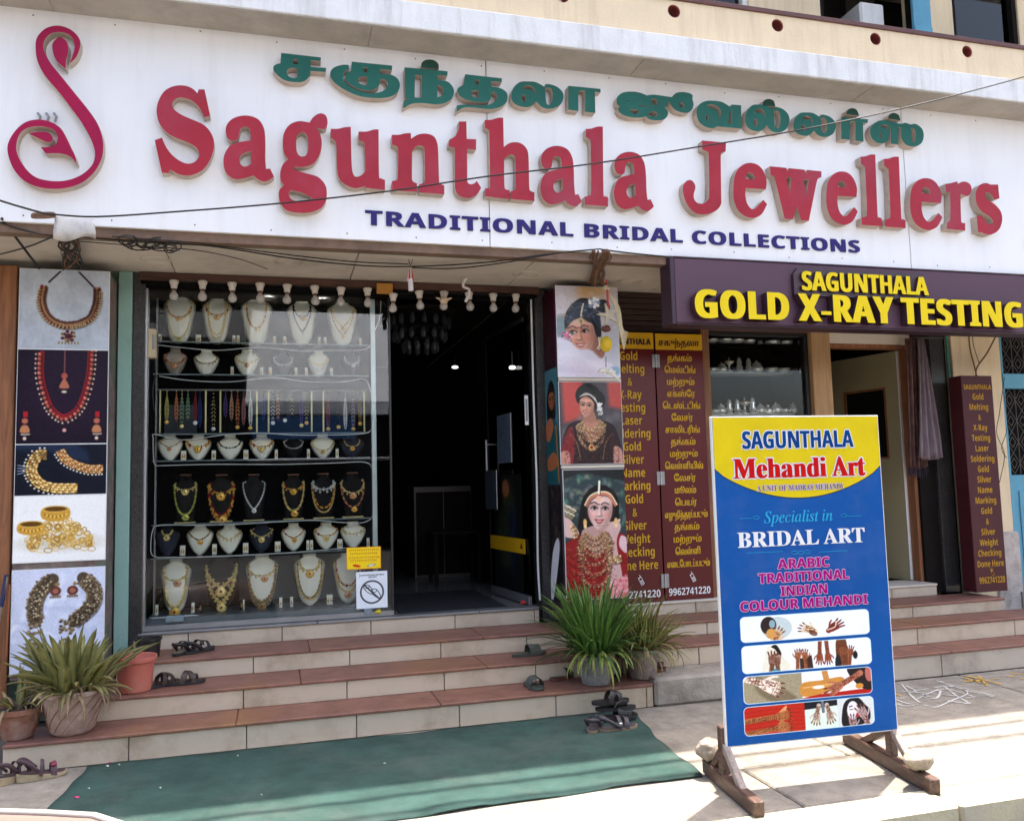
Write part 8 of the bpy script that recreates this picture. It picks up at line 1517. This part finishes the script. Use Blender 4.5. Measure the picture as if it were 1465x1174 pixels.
strung = [([(105, 338), (150, 342), (190, 345), (300, 352), (420, 370), (520, 380), (600, 381), (700, 375), (780, 364), (850, 357)], -.78, .005, 'long dark cable running under the soffit from left bundle to the rusty bracket'),
 ([(160, 338), (240, 344), (300, 350), (400, 363), (500, 374), (585, 378)], -.72, .004, 'thin cable paired with the long one under the soffit'),
 ([(110, 345), (200, 352), (280, 358), (340, 370), (383, 385)], -.5, .003, 'thin line slanting across the first soffit panels'),
 ([(590, 383), (650, 384), (720, 376), (800, 362), (860, 356)], -.66, .0045, 'second cable rising to the rusty bracket'),
 ([(860, 357), (900, 362), (960, 368)], -.9, .006, 'short dark cable right of the rusty bracket'),
 ([(884, 470), (900, 462), (930, 468), (955, 478)], -.14, .002, 'hair-thin grey wire crossing the brown shutter')]
for P, Y, r_, lab in strung: cable([at(a, b, Y) if 'hair' in lab else atz(a, b, 3.072) for a, b in P], r_, lab)
loops = MB()
for k in range(9):
    cx = 178+k*9+r2.uniform(-4, 4); cy = 343+k*.6+r2.uniform(-4, 4); dr_ = r2.uniform(8, 22); dh_ = r2.uniform(4, 8); loops.tube([atz(cx+dr_*math.cos(t), cy+4+dh_*math.sin(t), 3.07-.001*k) for t in [2*PI*q/14 for q in range(14)]], .004, 5, 0, True)
loops.tube(catmull([atz(x_, y_, 3.07) for x_, y_ in ((192, 338), (197, 350), (205, 354), (216, 342), (230, 340))], 5), .006, 5)
tag(loops.obj('cable_loops', M['cable']), 'small tangle of looped black wire under the fascia left of the first light ring', 'cable loops')
br = MB(); br.tube(catmull([atz(868, 360, 3.06), atz(858, 374, 3.06), atz(853, 388, 3.05), at(850, 406, -.36)], 5), .020, 8)
for k in range(14):
    x0 = 846+r2.random()*28; br.tube(catmull([atz(x0, 359, 3.05), atz(x0+r2.uniform(-6, 4), 370, 3.05), atz(855+r2.uniform(-9, 10), 386, 3.045), at(850+r2.uniform(-10, 14), 405, -.37)], 4), r2.choice((.004, .007)), 5)
tag(br.obj('rusty_bracket', M['rust']), 'rusty orange bracket wound with wire above the bride poster box', 'bracket')
# hanging charm
cx_ = at(868, 374, -.62); ch0 = thing('hanging_charm', 'string charm of starfish, shell and yellow woven ball before the blue-haired bride picture', 'charm', cx_)
def C(y, x=868, Y=-.62): p = at(x, y, Y)-cx_; return p
MB().tube([C(374), C(400)], .004, 5).obj('string', M['cable_w'], ch0); MB().tube([C(400), C(440, 870)], .008, 6).obj('red_thread', mat('red_thread', (.55, .05, .04), .8, var=.3), ch0)
MB().blob(C(412), .022, 0, 8, 6, .25, (1.2, 1, .8)).obj('knot', mat('straw', (.62, .52, .34), .9, var=.2), ch0)
st_ = MB(); c = C(452, 868)
P5 = []
for k in range(10): a = PI/2+k*PI/5+.25; r_ = .095 if k % 2 == 0 else .026; P5.append((c.x+r_*math.cos(a), c.z+r_*math.sin(a)))
st_.poly([P5], -.040, -.020); st_.obj('starfish', mat('starfish_cream', (.58, .50, .36), .9, var=.15, bump=.8, bscale=120), ch0)
MB().tube([C(440, 868)+Vector((0, -.02, 0)), C(462, 866)+Vector((0, -.02, 0))], .010, 6).obj('orange_binding', mat('orange_binding', (.60, .20, .04), .8), ch0)
MB().blob(C(470, 867), .034, 0, 10, 7, .12, (1.1, .8, .8)).obj('brown_seed', mat('brown_seed', (.12, .03, .02), .6), ch0)
cc = C(492, 867); by_ = mat('woven_yellow', (.72, .50, .03), .7, var=.2); wb = MB(); wb.blob((0, 0, 0), .040, 0, 12, 9, 0, (1, 1, 1.35))
for k in range(9): a = k*PI/9; wb.tube([(.043*math.cos(a)*math.cos(t), .043*math.sin(a)*math.cos(t), .057*math.sin(t)) for t in [2*PI*q/16 for q in range(16)]], .0035, 4, 0, True)
wb.obj('woven_ball', by_, ch0, cc)
tail = MB(); 
for k in range(7): tail.tube(catmull([C(420, 872), C(440, 880+k), C(470, 886+k*.8), C(500-k*4, 893+k)], 4), .005, 5)
tail.obj('straw_tail', mat('straw', (.62, .52, .34)), ch0)
MB().tube([C(510, 867), C(525, 867)], .003, 5).obj('thread', M['cable'], ch0)
sh = MB(); sh.blob(C(530, 862), .026, 0, 9, 7, .25, (1.5, .8, .8)); sh.blob(C(532, 874), .030, 0, 9, 7, .2, (1.2, .8, .9)); sh.tube([C(534, 876), C(546, 888)], [.016, .003], 7); sh.obj('shell', mat('white_shell', (.74, .70, .62), .5, var=.1), ch0)
# two small charms near the doorway
c0 = at(587, 366, -.70); rb_ = thing('red_tassel', 'red and white plastic tassel hung over the doorway left end', 'tassel', c0); 
def C2(x, y): return at(x, y, -.70)-c0
mb = MB(); mb.tube([C2(583, 365), C2(587, 380)], .003, 4); mb.tube([C2(593, 365), C2(587, 380)], .003, 4); mb.obj('string', M['cable'], rb_)
mb = MB()
for k in range(9): a = k*.7; mb.tube([C2(587, 384)+Vector((.006*math.cos(a), .006*math.sin(a), 0)), C2(587, 400+k % 3)+Vector((.022*math.cos(a), .015*math.sin(a), 0))], .005, 5, k % 2)
mb.obj('strips', [mat('tassel_red', (.45, .02, .03), .4), mat('tassel_white', (.66, .60, .60), .4)], rb_)
MB().tube([C2(587, 399)+Vector((0, 0, 0)), C2(588, 416)], .018, 8).obj('white_cup', mat('tassel_white', (.66, .60, .60)), rb_)
c0 = at(668, 396, -.3); hk = thing('white_hook', 'small white twisted ribbon hook above the right-hand bulbs', 'hook', c0)
MB().tube(catmull([at(668, 398, -.3)-c0, at(664, 402, -.3)-c0, at(663, 410, -.3)-c0, at(671, 414, -.3)-c0, at(670, 422, -.3)-c0, at(666, 432, -.3)-c0], 5), .011, 6).obj('ribbon', mat('tassel_white', (.66, .60, .60)), hk)
c0 = at(635, 430, -.16); sf = thing('shell_charm', 'striped conch shell charm hanging over the third doorway bulb', 'charm', c0)
sp_ = MB(); sp_.blob((0, 0, 0), .03, 0, 10, 8, .08, (1.1, .8, 1.0)); sp_.tube([(-.03, 0, .01), (-.062, 0, .022)], [.012, .003], 6); sp_.tube([(.03, 0, .01), (.062, 0, .022)], [.012, .003], 6); sp_.obj('shell_body', mat('striped_shell', (.58, .44, .30), .5, var=.5, scale=30), sf)
MB().tube([(0, 0, .03), (0, 0, .12)], .002, 4).obj('thread', M['cable'], sf)
# overhead service cables above the pavement, out of the frame, whose shade lies on the carpet
for k, (Y, z) in enumerate(((-1.36, 5.9), (-1.50, 6.4))):
    tag(MB().tube([(-8+1.2*q, Y, z-.12*math.sin(PI*q/16)) for q in range(17)], .022 if k < 2 else .03, 6).obj('service_cable', M['cable']), ['lower', 'upper'][k]+' black service cable running along the building above the frame', 'cable', 'service cables above the pavement')

# ================================================================ POTS AND PLANTS
clay_w = mat('whitewashed_clay', (.46, .33, .27), .9, var=.22, scale=9, bump=.6, dirt=(.17, .09, .06), dirt_amt=.8, dirt_scale=7); clay = mat('terracotta', (.27, .115, .07), .85, var=.25, scale=8, bump=.5, dirt=(.40, .36, .32), dirt_amt=.7, dirt_scale=4)
cem = mat('grey_cement', (.26, .26, .25), .9, var=.3, scale=14, bump=.9, dirt=(.10, .10, .10), dirt_amt=.8, dirt_scale=9); cem2 = mat('brown_cement', (.30, .25, .22), .9, var=.3, scale=12, bump=.9, dirt=(.12, .09, .08), dirt_amt=.8, dirt_scale=7)
redpl = mat('red_plastic', (.50, .13, .09), .5, var=.08, scale=4, dirt=(.42, .28, .22), dirt_amt=.5, dirt_scale=5); blkpl = mat('black_plastic', (.018, .015, .015), .4, var=.2); soil = mat('soil', (.07, .05, .035), .95, var=.4, scale=30, bump=1)
aloe = [mat('aloe_green', (.19, .19, .055), .5, var=.35, scale=14, dirt=(.36, .29, .12), dirt_amt=.75, dirt_scale=14), mat('aloe_olive', (.24, .21, .08), .5, var=.35, scale=14, dirt=(.30, .20, .10), dirt_amt=.7, dirt_scale=9), mat('aloe_dry', (.28, .20, .11), .7, var=.35, scale=20)]
lush = [mat('leaf_green', (.10, .21, .035), .45, var=.35, scale=20), mat('leaf_dark', (.05, .12, .02), .5, var=.3, scale=20), mat('leaf_yellowing', (.27, .30, .07), .5, var=.3, scale=20), aloe[2]]
def leaf_mesh(L, w, droop, curl, m, th=.25, taper=.8, seg=8):
    """one sword leaf from the origin, rising along z and bending towards +x"""
    V = []; F = []; p = Vector((0, 0, 0)); a = curl
    for k in range(seg+1):
        f = k/seg; ww = w*(min(1, .75+1.2*f) if f < .25 else 1)*(1-f**1.6*taper-(.02 if f < 1 else .18)); ww = max(ww, .0012)
        d = Vector((math.sin(a), 0, math.cos(a))); nrm = Vector((math.cos(a), 0, -math.sin(a)))
        V += [p+Vector((0, ww/2, 0))+nrm*(-ww*.12), p-nrm*(-ww*th), p+Vector((0, -ww/2, 0))+nrm*(-ww*.12)]
        V.append(p+nrm*(-ww*.02))
        p = p+d*(L/seg); a += droop/seg*(.5+f)
    for k in range(seg):
        for j in range(4):
            F.append((k*4+j, k*4+(j+1) % 4, (k+1)*4+(j+1) % 4, (k+1)*4+j))
    F.append((seg*4+3, seg*4+2, seg*4+1, seg*4))
    me = bpy.data.meshes.new('leaf'); me.from_pydata([tuple(v) for v in V], [], F); me.materials.append(m); me.polygons.foreach_set('use_smooth', [True]*len(me.polygons)); me.update(); return me
def plant(name, label, cat, pos, potprof, potm, leaves, rim_z, rng, pot_wob=.0, soil_r=None, extra=None, grooves=False):
    t = thing(name, label, cat, pos); mb = MB(); mb.lathe(potprof, 24, wob=pot_wob)
    po = mb.obj('pot', potm, t, None, True); po.modifiers.new('e', 'EDGE_SPLIT').split_angle = .7
    sr = soil_r or potprof[-1][0]*.9; MB().lathe([(sr, rim_z-.02), (sr*.98, rim_z-.010), (sr*.5, rim_z+.004)], 16, wob=.05).obj('soil', soil, t)
    if grooves:
        g = MB()
        for k in range(14):
            a0 = 2*PI*k/14
            g.tube([((.118+.052*f)*1.004*math.cos(a0+f*1.2), (.118+.052*f)*1.004*math.sin(a0+f*1.2), .02+.20*f) for f in [q/7 for q in range(8)]], .0035, 4)
        g.obj('groove_line', clay, t)
    for (me, n, r0, tilt0, tilt1, sc0, sc1) in leaves:
        for k in range(n):
            o = bpy.data.objects.new('leaf', me); COL.objects.link(o); o.parent = t
            an = rng.random()*2*PI; rr = r0*math.sqrt(rng.random()); ti = tilt0+(tilt1-tilt0)*rng.random(); s_ = sc0+(sc1-sc0)*rng.random()
            o.location = (rr*math.cos(an), rr*math.sin(an), rim_z-.01+rng.random()*.02)
            o.rotation_euler = (rng.uniform(-.25, .25), ti, an+rng.uniform(-.5, .5)); o.scale = (s_, s_, s_)
    return t
rg = random.Random(11)
potA = [(.095, 0), (.100, .004), (.118, .02), (.165, .215), (.178, .222), (.180, .245), (.165, .248), (.155, .225)]
al_big = [leaf_mesh(.27, .050, .8, .05, aloe[0], .3), leaf_mesh(.24, .046, 1.3, .1, aloe[1], .3), leaf_mesh(.30, .042, .5, .0, aloe[0], .3), leaf_mesh(.20, .024, 2.4, .3, aloe[2], .2), leaf_mesh(.15, .03, 1.6, .2, aloe[1], .3)]
p = atz(112, 1036, .156)
plant('potted_aloe', 'bushy aloe in whitewashed clay pot standing on the bottom step at left', 'potted plant', (p.x, -.985, .156), potA, clay_w,
      [(al_big[0], 40, .15, .0, .9, .9, 1.55), (al_big[1], 24, .15, .2, 1.2, .8, 1.2), (al_big[2], 24, .14, .0, .75, .9, 1.35), (al_big[3], 46, .17, .7, 1.7, .7, 1.2), (al_big[4], 30, .16, .2, 1.3, .8, 1.25)], .245, rg, .012, grooves=True)
potB = [(.07, 0), (.078, .003), (.10, .05), (.125, .135), (.142, .145), (.145, .170), (.130, .172), (.12, .155)]
al_s = [leaf_mesh(.20, .034, .6, .0, aloe[0], .3), leaf_mesh(.14, .024, 2.2, .3, aloe[2], .2), leaf_mesh(.16, .03, 1.2, .2, aloe[1], .3)]
p = atz(34, 1050, .156)
plant('potted_aloe', 'sparse aloe in a low terracotta pot at the far left end of the bottom step', 'potted plant', (p.x-.02, -.99, .156), potB, clay,
      [(al_s[0], 8, .07, .1, .9, .8, 1.2), (al_s[1], 12, .11, .5, 1.3, .7, 1.1), (al_s[2], 8, .09, .3, 1.2, .8, 1.2)], .170, rg, .012)
rp = thing('plastic_pot', 'empty red plastic flower pot on the second step beside the big aloe', 'flower pot', (atz(202, 975, .291).x, -.655, .291))
b = MB(); b.lathe([(.088, 0), (.095, .004), (.098, .02), (.112, .175), (.124, .182), (.128, .205), (.126, .212), (.116, .208), (.108, .17), (.090, .02)], 28); o = b.obj('pot', redpl, rp, None, True); o.modifiers.new('e', 'EDGE_SPLIT').split_angle = .6
MB().lathe([(.088, .02), (.095, .10), (.09, .105)], 20).obj('soil', soil, rp); MB().tube([(.0, .0, .1), (-.01, .01, .30)], .006, 6).obj('dry_stick', wood_mat('dry_stick_wood', (.2, .15, .10), (.3, .22, .16)), rp)
bp_ = thing('plastic_pot', 'empty black plastic pot on the third step behind the red pot', 'flower pot', (-.83, -.24, .421)); b = MB(); b.lathe([(.070, 0), (.080, .11), (.088, .112), (.088, .125), (.078, .125), (.072, .02)], 24); o = b.obj('pot', blkpl, bp_, None, True); o.modifiers.new('e', 'EDGE_SPLIT').split_angle = .6
MB().lathe([(.07, .02), (.075, .08), (.07, .085)], 16).obj('soil', soil, bp_)
# right-hand pair
sw_ = [leaf_mesh(.42, .026, .8, .0, lush[0], .1, .75, 10), leaf_mesh(.36, .024, 1.3, .05, lush[1], .1, .75, 10), leaf_mesh(.40, .022, .5, .0, lush[2], .1, .75, 10), leaf_mesh(.26, .021, 2.4, .2, lush[2], .1, .75, 10), leaf_mesh(.40, .027, .3, .0, lush[0], .1, .75, 8)]
potC = [(.088, 0), (.094, .004), (.108, .07), (.124, .165), (.132, .172), (.132, .195), (.122, .198), (.114, .18)]
p = atz(845, 972, .156)
plant('potted_grass_lily', 'lush bright green strappy plant in grey cement pot below the bride pictures', 'potted plant', (p.x, -1.0, .156), potC, cem,
      [(sw_[0], 100, .11, .0, .95, .85, 1.35), (sw_[1], 90, .11, .1, 1.3, .85, 1.3), (sw_[2], 36, .10, .0, 1.0, .85, 1.35), (sw_[3], 40, .12, .5, 1.4, .9, 1.3), (sw_[4], 100, .12, .0, .65, .9, 1.35)], .195, rg, .015)
ol = [leaf_mesh(.27, .026, .9, .0, aloe[0], .2, .8), leaf_mesh(.26, .024, 1.4, .1, aloe[1], .2, .8), leaf_mesh(.24, .02, 2.6, .3, aloe[2], .15, .8), leaf_mesh(.28, .02, .5, .0, lush[2], .15, .8)]
potD = [(.082, 0), (.088, .004), (.098, .07), (.112, .17), (.12, .178), (.12, .20), (.11, .203), (.104, .18)]
p = atz(905, 962, .156)
plant('potted_aloe', 'olive aloe-like plant in cracked brown pot right of the lush green one', 'potted plant', (p.x+.01, -.965, .156), potD, cem2,
      [(ol[0], 54, .10, .05, 1.05, .95, 1.5), (ol[1], 50, .11, .2, 1.3, .95, 1.4), (ol[2], 40, .11, .6, 1.6, .8, 1.4), (ol[3], 44, .10, .0, .9, .95, 1.45)], .200, rg, .03)
nv = [leaf_mesh(.16, .02, 1.2, .2, mat('navy_leaf', (.02, .025, .05), .7, var=.3)), leaf_mesh(.16, .02, 2.2, .3, aloe[2])]
plant('potted_plant', 'small withered dark plant in black pot tucked behind the olive aloe', 'potted plant', (2.38, -.66, .291), [(.07, 0), (.085, .10), (.08, .105)], blkpl, [(nv[0], 24, .06, .2, 1.4, .8, 1.3), (nv[1], 12, .07, .4, 1.5, .8, 1.2)], .10, rg, .01)

# ================================================================ FOOTWEAR
def sole_outline(L, w, n=26):
    o = []
    for k in range(n):
        t = 2*PI*k/n; u = math.cos(t); v = math.sin(t)
        ww = w/2*(1.0+.12*u-.20*math.exp(-((u+.15)/.35)**2)); o.append((L/2*u, ww*math.copysign(abs(v)**.8, v)))
    return o
def shoe(name, label, group, px_, py_, Z, Y, ang, L, w, sole_m, strap_m, style, th=.018, heel=None, tilt=(0, 0), cat='sandal', foot_m=None, pos=None):
    if pos is None: p = atz(px_, py_, Z); pos = (p.x, p.y if Y is None else Y, Z)
    t = thing(name, label, cat, pos, ang, group); t.rotation_euler = (tilt[0], tilt[1], ang)
    P = sole_outline(L, w); n = len(P); V = []; he = heel or th
    def top(x): f = max(0, min(1, (x/L+.5))); return he+(th-he)*min(1, f*1.3)+.006*max(0, (f-.8)*5)**2
    for z_f in (0, .5, 1.0):
        for (x, y) in P: g = 1.0 if z_f < .4 else 1.02; V.append((x*g, y*g, z_f*top(x)+(.006*max(0, (x/L+.5-.8)*5)**2 if z_f == 0 else 0)))
    F = [tuple(range(n-1, -1, -1)), tuple(2*n+k for k in range(n))]+[(r*n+k, r*n+(k+1) % n, (r+1)*n+(k+1) % n, (r+1)*n+k) for r in (0, 1) for k in range(n)]
    mesh('sole', V, F, sole_m, t)
    V2 = [(x*.94, y*.93, top(x)+.0015) for x, y in P]; mesh('footbed', V2, [tuple(range(n))], foot_m or strap_m, t)
    def band(x0, h_, wd, skew=0.0, nm='strap'):
        seg = 12; V = []; F = []
        for k in range(seg+1):
            a = PI*k/seg; y = -math.cos(a)*w*.50; z = top(x0)+abs(math.sin(a))**.7*h_*1.35
            x = x0+skew*(k/seg-.5)
            V += [(x-wd/2, y, z-.004), (x-wd/2, y, z), (x+wd/2, y, z-.006), (x+wd/2, y, z-.010)]
        for k in range(seg):
            for j in range(4): F.append((k*4+j, k*4+(j+1) % 4, (k+1)*4+(j+1) % 4, (k+1)*4+j))
        mesh(nm, V, F, strap_m, t, smooth=False)
    if style == 'slide': band(L*.12, .045, L*.34)
    elif style == 'cross':
        band(L*.06, .050, L*.13, L*.26); band(L*.10, .048, L*.13, -L*.26); band(L*.25, .034, L*.10, L*.10)
    elif style == 'thong':
        for s_ in (-1, 1): MB().tube(catmull([(L*.28, 0, top(L*.28)), (L*.20, s_*w*.20, .036+th), (L*.0, s_*w*.46, .030+th), (-L*.08, s_*w*.48, th)], 4), .007, 6, r2=1.8).obj('strap', strap_m, t, None, True)
    elif style == 'sport':
        band(L*.20, .042, L*.11, L*.05); band(-L*.02, .052, L*.10, -L*.04); MB().tube(catmull([(-L*.06, -w*.46, th+.01), (-L*.30, -w*.40, .05+th), (-L*.44, 0, .058+th), (-L*.30, w*.40, .05+th), (-L*.06, w*.46, th+.01)], 5), .009, 6, r2=1.6).obj('heel_strap', strap_m, t, None, True)
        bx('buckle', -.012, .012, -w*.5-.004, -w*.5+.004, th+.012, th+.034, M['alu'], t)
    elif style == 'wedge':
        band(L*.22, .040, L*.12, .0); band(L*.0, .055, L*.07, L*.08); MB().tube(catmull([(-L*.10, -w*.46, he+.004), (-L*.32, -w*.44, .055+he), (-L*.46, 0, .062+he), (-L*.32, w*.44, .055+he), (-L*.10, w*.46, he+.004)], 5), .008, 6, r2=1.8).obj('heel_strap', strap_m, t, None, True)
        MB().blob((L*.22, -w*.3, .05+th), .016, 0, 8, 6, .3).obj('rosette', mat('maroon_rosette', (.22, .03, .06), .6, var=.2), t)
    return t
rub_k = mat('black_rubber', (.02, .02, .022), .6, var=.3, bump=.3); lea_k = mat('black_leather', (.022, .018, .018), .45, var=.4, scale=30, bump=.3); lea_b = mat('dark_brown_leather', (.045, .028, .022), .5, var=.4, scale=30, bump=.3)
rub_g = mat('grey_green_rubber', (.075, .085, .07), .6, var=.2, bump=.3); cork = mat('cork_sole', (.38, .30, .18), .8, var=.2, scale=40, bump=.3); mau = mat('mauve_strap', (.075, .042, .05), .6, var=.25, scale=20); tan_s = mat('tan_sole', (.25, .19, .12), .7, var=.2); pur = mat('purple_grey_strap', (.075, .06, .07), .6, var=.3, scale=30, bump=.3); redb = mat('red_brown_sole', (.16, .055, .035), .7, var=.3)
shoe('sandal', 'black strappy sandal with pale sole, left one of the pair on the third step', 'black sandals on the third step', 263, 934, .421, None, 1.15, .24, .095, rub_k, lea_k, 'sport', foot_m=tan_s)
shoe('sandal', 'black strappy sandal tilted outward, right one of the pair on the third step', 'black sandals on the third step', 285, 932, .421, None, .75, .24, .095, rub_k, lea_k, 'sport')
shoe('sandal', 'dark brown cross-strap sandal, rear one of the pair on the second step', 'brown sandals on the second step', 243, 961, .291, -.58, .75, .24, .10, rub_k, lea_b, 'cross')
shoe('sandal', 'dark brown cross-strap sandal, front one of the pair on the second step', 'brown sandals on the second step', 264, 978, .291, None, .12, .25, .10, rub_k, lea_b, 'cross')
shoe('wedge_sandal', 'cork wedge sandal with mauve strap, left one on the pavement at far left', 'cork wedge sandals', 22, 1115, .002, None, .95, .23, .085, cork, mau, 'wedge', .018, .045)
shoe('wedge_sandal', 'cork wedge sandal with mauve strap and rosette, right one of the pair at far left', 'cork wedge sandals', 60, 1112, .002, None, .35, .24, .085, cork, mau, 'wedge', .018, .045)
shoe('slipper', 'grey-green rubber slipper lying sideways on the second step near the bright green plant', 'grey-green slippers', 757, 937, .291, None, .15, .26, .10, rub_g, rub_g, 'slide', cat='slipper')
shoe('slipper', 'grey-green rubber slipper pointing outward on the bottom step', 'grey-green slippers', 763, 983, .156, None, -1.45, .24, .10, rub_g, rub_g, 'slide', .02, cat='slipper')
pb = atz(878, 1040, .002)
shoe('sandal', 'black flip-flop at the very top of the footwear pile by the carpet', 'black flip-flops in the pile', 0, 0, 0, 0, .05, .25, .095, rub_k, lea_k, 'cross', .02, pos=(pb.x+.03, pb.y+.12, .115), tilt=(.06, .03))
shoe('sandal', 'black flip-flop second from the top of the footwear pile by the carpet', 'black flip-flops in the pile', 0, 0, 0, 0, -.10, .26, .095, rub_k, rub_k, 'thong', .02, pos=(pb.x+.06, pb.y+.11, .075), tilt=(-.03, .02))
shoe('sandal', 'black rubber sandal in the middle of the footwear pile, below the flip-flops', 'black flip-flops in the pile', 0, 0, 0, 0, .0, .26, .10, rub_k, rub_k, 'slide', .022, pos=(pb.x+.07, pb.y+.10, .020))
shoe('sandal', 'purple-grey sandal with white buckle in front of the black footwear pile', 'purple-grey sandals', 884, 1044, .006, None, .02, .25, .095, tan_s, pur, 'sport', .022)
shoe('sandal', 'purple-grey sandal seen from the heel at the left of the footwear pile', 'purple-grey sandals', 851, 1043, .006, None, 1.0, .24, .09, tan_s, pur, 'sport', .022)
shoe('shoe', 'brown shoe half hidden behind the grey cement pot, left side', 'brown shoes behind the pots', 806, 970, .156, None, .5, .25, .10, redb, lea_b, 'slide', .02, cat='shoe')
shoe('shoe', 'brown sandal sticking out behind the cracked pot, upper one', 'brown shoes behind the pots', 948, 961, .19, None, .1, .24, .09, redb, lea_b, 'thong', .02, pos=(2.50, -.93, .215), cat='sandal')
shoe('shoe', 'reddish brown sandal sole sticking out behind the cracked pot, lower one', 'brown shoes behind the pots', 0, 0, 0, None, -.05, .24, .09, redb, lea_b, 'thong', .02, pos=(2.50, -.95, .187), cat='sandal')

# ================================================================ CARPET, PETALS, BROOM, SCOOTER
c1 = (-1.03, -1.172); c2 = (2.24, -1.175); c3 = (2.075, -2.475); c4 = (-1.06, -2.52)
nx, ny = 60, 24; V = []; F = []; rr = random.Random(5)
for i in range(ny+1):
    for j in range(nx+1):
        u, v = j/nx, i/ny; x = (c1[0]*(1-u)+c2[0]*u)*(1-v)+(c4[0]*(1-u)+c3[0]*u)*v; y = (c1[1]*(1-u)+c2[1]*u)*(1-v)+(c4[1]*(1-u)+c3[1]*u)*v
        V.append((x+(.016*math.sin(7*v+1)+.006*math.sin(23*v) if j in (0, nx) else 0), y+(.012*math.sin(9*u)+.005*math.sin(31*u) if i in (0, ny) else 0), .011+.0034*math.sin(6*x+3*y)*math.sin(4*y+2)+.0020*math.sin(17*x+5*y)*math.cos(13*y)+(.006 if (i > ny-2 and j % 17 < 5) else 0)))
W_ = nx+1
for i in range(ny):
    for j in range(nx): F.append((i*W_+j, (i+1)*W_+j, (i+1)*W_+j+1, i*W_+j+1))
cp = mesh('carpet', V, F, M['mat_green'], smooth=True); cp.modifiers.new('t', 'SOLIDIFY').thickness = .006; tag(cp, 'long worn green carpet laid on the pavement before the front steps', 'carpet')
pet = mat('magenta_petal', (.55, .02, .16), .6); crumb = mat('pale_crumb', (.62, .60, .52), .8)
for k, (x, y, m_, s_, lab) in enumerate(((109, 1141, pet, .016, 'magenta petal lying on the green carpet at left'), (157, 1091, pet, .008, 'tiny magenta petal at the foot of the bottom riser'), (153, 1096, crumb, .010, 'pale crumb near the back left corner of the carpet'), (170, 1094, crumb, .007, 'second pale crumb near the back left corner of the carpet'), (127, 1128, crumb, .006, 'pale fleck beside the magenta petal'), (229, 1127, crumb, .006, 'pale fleck in the left middle of the carpet'), (550, 1092, crumb, .007, 'pale fleck in the middle of the carpet'), (340, 1081, crumb, .005, 'tiny fleck near the first riser joint'), (374, 1137, crumb, .004, 'tiny white fleck low on the carpet'))):
    p = atz(x, y, .012); mb = MB(); n = 7; mb.add([(s_*math.cos(2*PI*q/n)*(1+.3*(q % 2)), s_*.6*math.sin(2*PI*q/n), .004*(q % 3)) for q in range(n)]+[(0, 0, .005)], [(q, (q+1) % n, n) for q in range(n)]); tag(mb.obj('petal' if m_ is pet else 'crumb', m_, None, p), lab, 'petal' if m_ is pet else 'crumb')
bm = thing('broom', 'old broom with blue-wrapped wooden stick leaning in the far left corner', 'broom', (-1.70, -.36, .156)); MB().tube([(-.06, 0, 0), (-.01, .03, .55), (.03, .04, .85)], .012, 7).obj('stick', wood_mat('dry_stick_wood', (.2, .15, .10), (.3, .22, .16)), bm); MB().tube([(.004, .034, .66), (.012, .036, .72), (.028, .041, .86)], .0135, 8).obj('blue_wrap', mat('blue_wrap', (.012, .02, .09), .5, var=.3), bm)
MB().tube([(.05, .0, .35), (.055, .02, .80)], .006, 6).obj('orange_rod', mat('orange_rod', (.30, .09, .03), .6), bm)
sc = thing('parked_scooter', 'pale pink scooter whose rounded body edge pokes into the bottom left corner', 'scooter', (-.727, -3.535, -.15), -.49)
pkp = mat('pale_pink_paint', (.20, .135, .115), .35, var=.03); rim_ = mat('white_trim', (.36, .33, .30), .35)
b = MB(); P = []
for k in range(9):
    f = k/8; x = -.62+1.30*f; hh = .660+.03*math.sin(f*2.2)-.14*max(0, f-.62)**1.4*4; wd = .17*(math.sin(PI*min(1, .12+f*.86)))**.5
    P.append((x, hh, wd))
V = []; F = []; n = 14
for (x, hh, wd) in P:
    for j in range(n): a = PI*j/(n-1); V.append((x, -math.cos(a)*wd, .25+(hh-.25)*abs(math.sin(a))**.45))
for k in range(len(P)-1):
    for j in range(n): F.append((k*n+j, k*n+(j+1) % n, (k+1)*n+(j+1) % n, (k+1)*n+j))
F += [tuple(range(n-1, -1, -1)), tuple((len(P)-1)*n+j for j in range(n))]
mesh('body_panel', V, F, pkp, sc, smooth=True)
b = MB(); b.tube([(x, wd*.30, hh-.004) for (x, hh, wd) in P], .012, 6); b.obj('white_edge', rim_, sc, None, True)
for x in (-.45, .60):
    w_ = MB(); w_.tube([(x+.19*math.cos(t), 0, .23+.19*math.sin(t)) for t in [2*PI*q/24 for q in range(24)]], .042, 8, 0, True); wh = w_.obj('wheel', rub_k, sc, None, True); MB().lathe([(.02, -.03), (.15, -.02), (.15, .02), (.02, .03)], 18, (x, 0, .23), 0, Matrix.Rotation(PI/2, 4, 'X')).obj('rim', M['alu_dull'], wh)
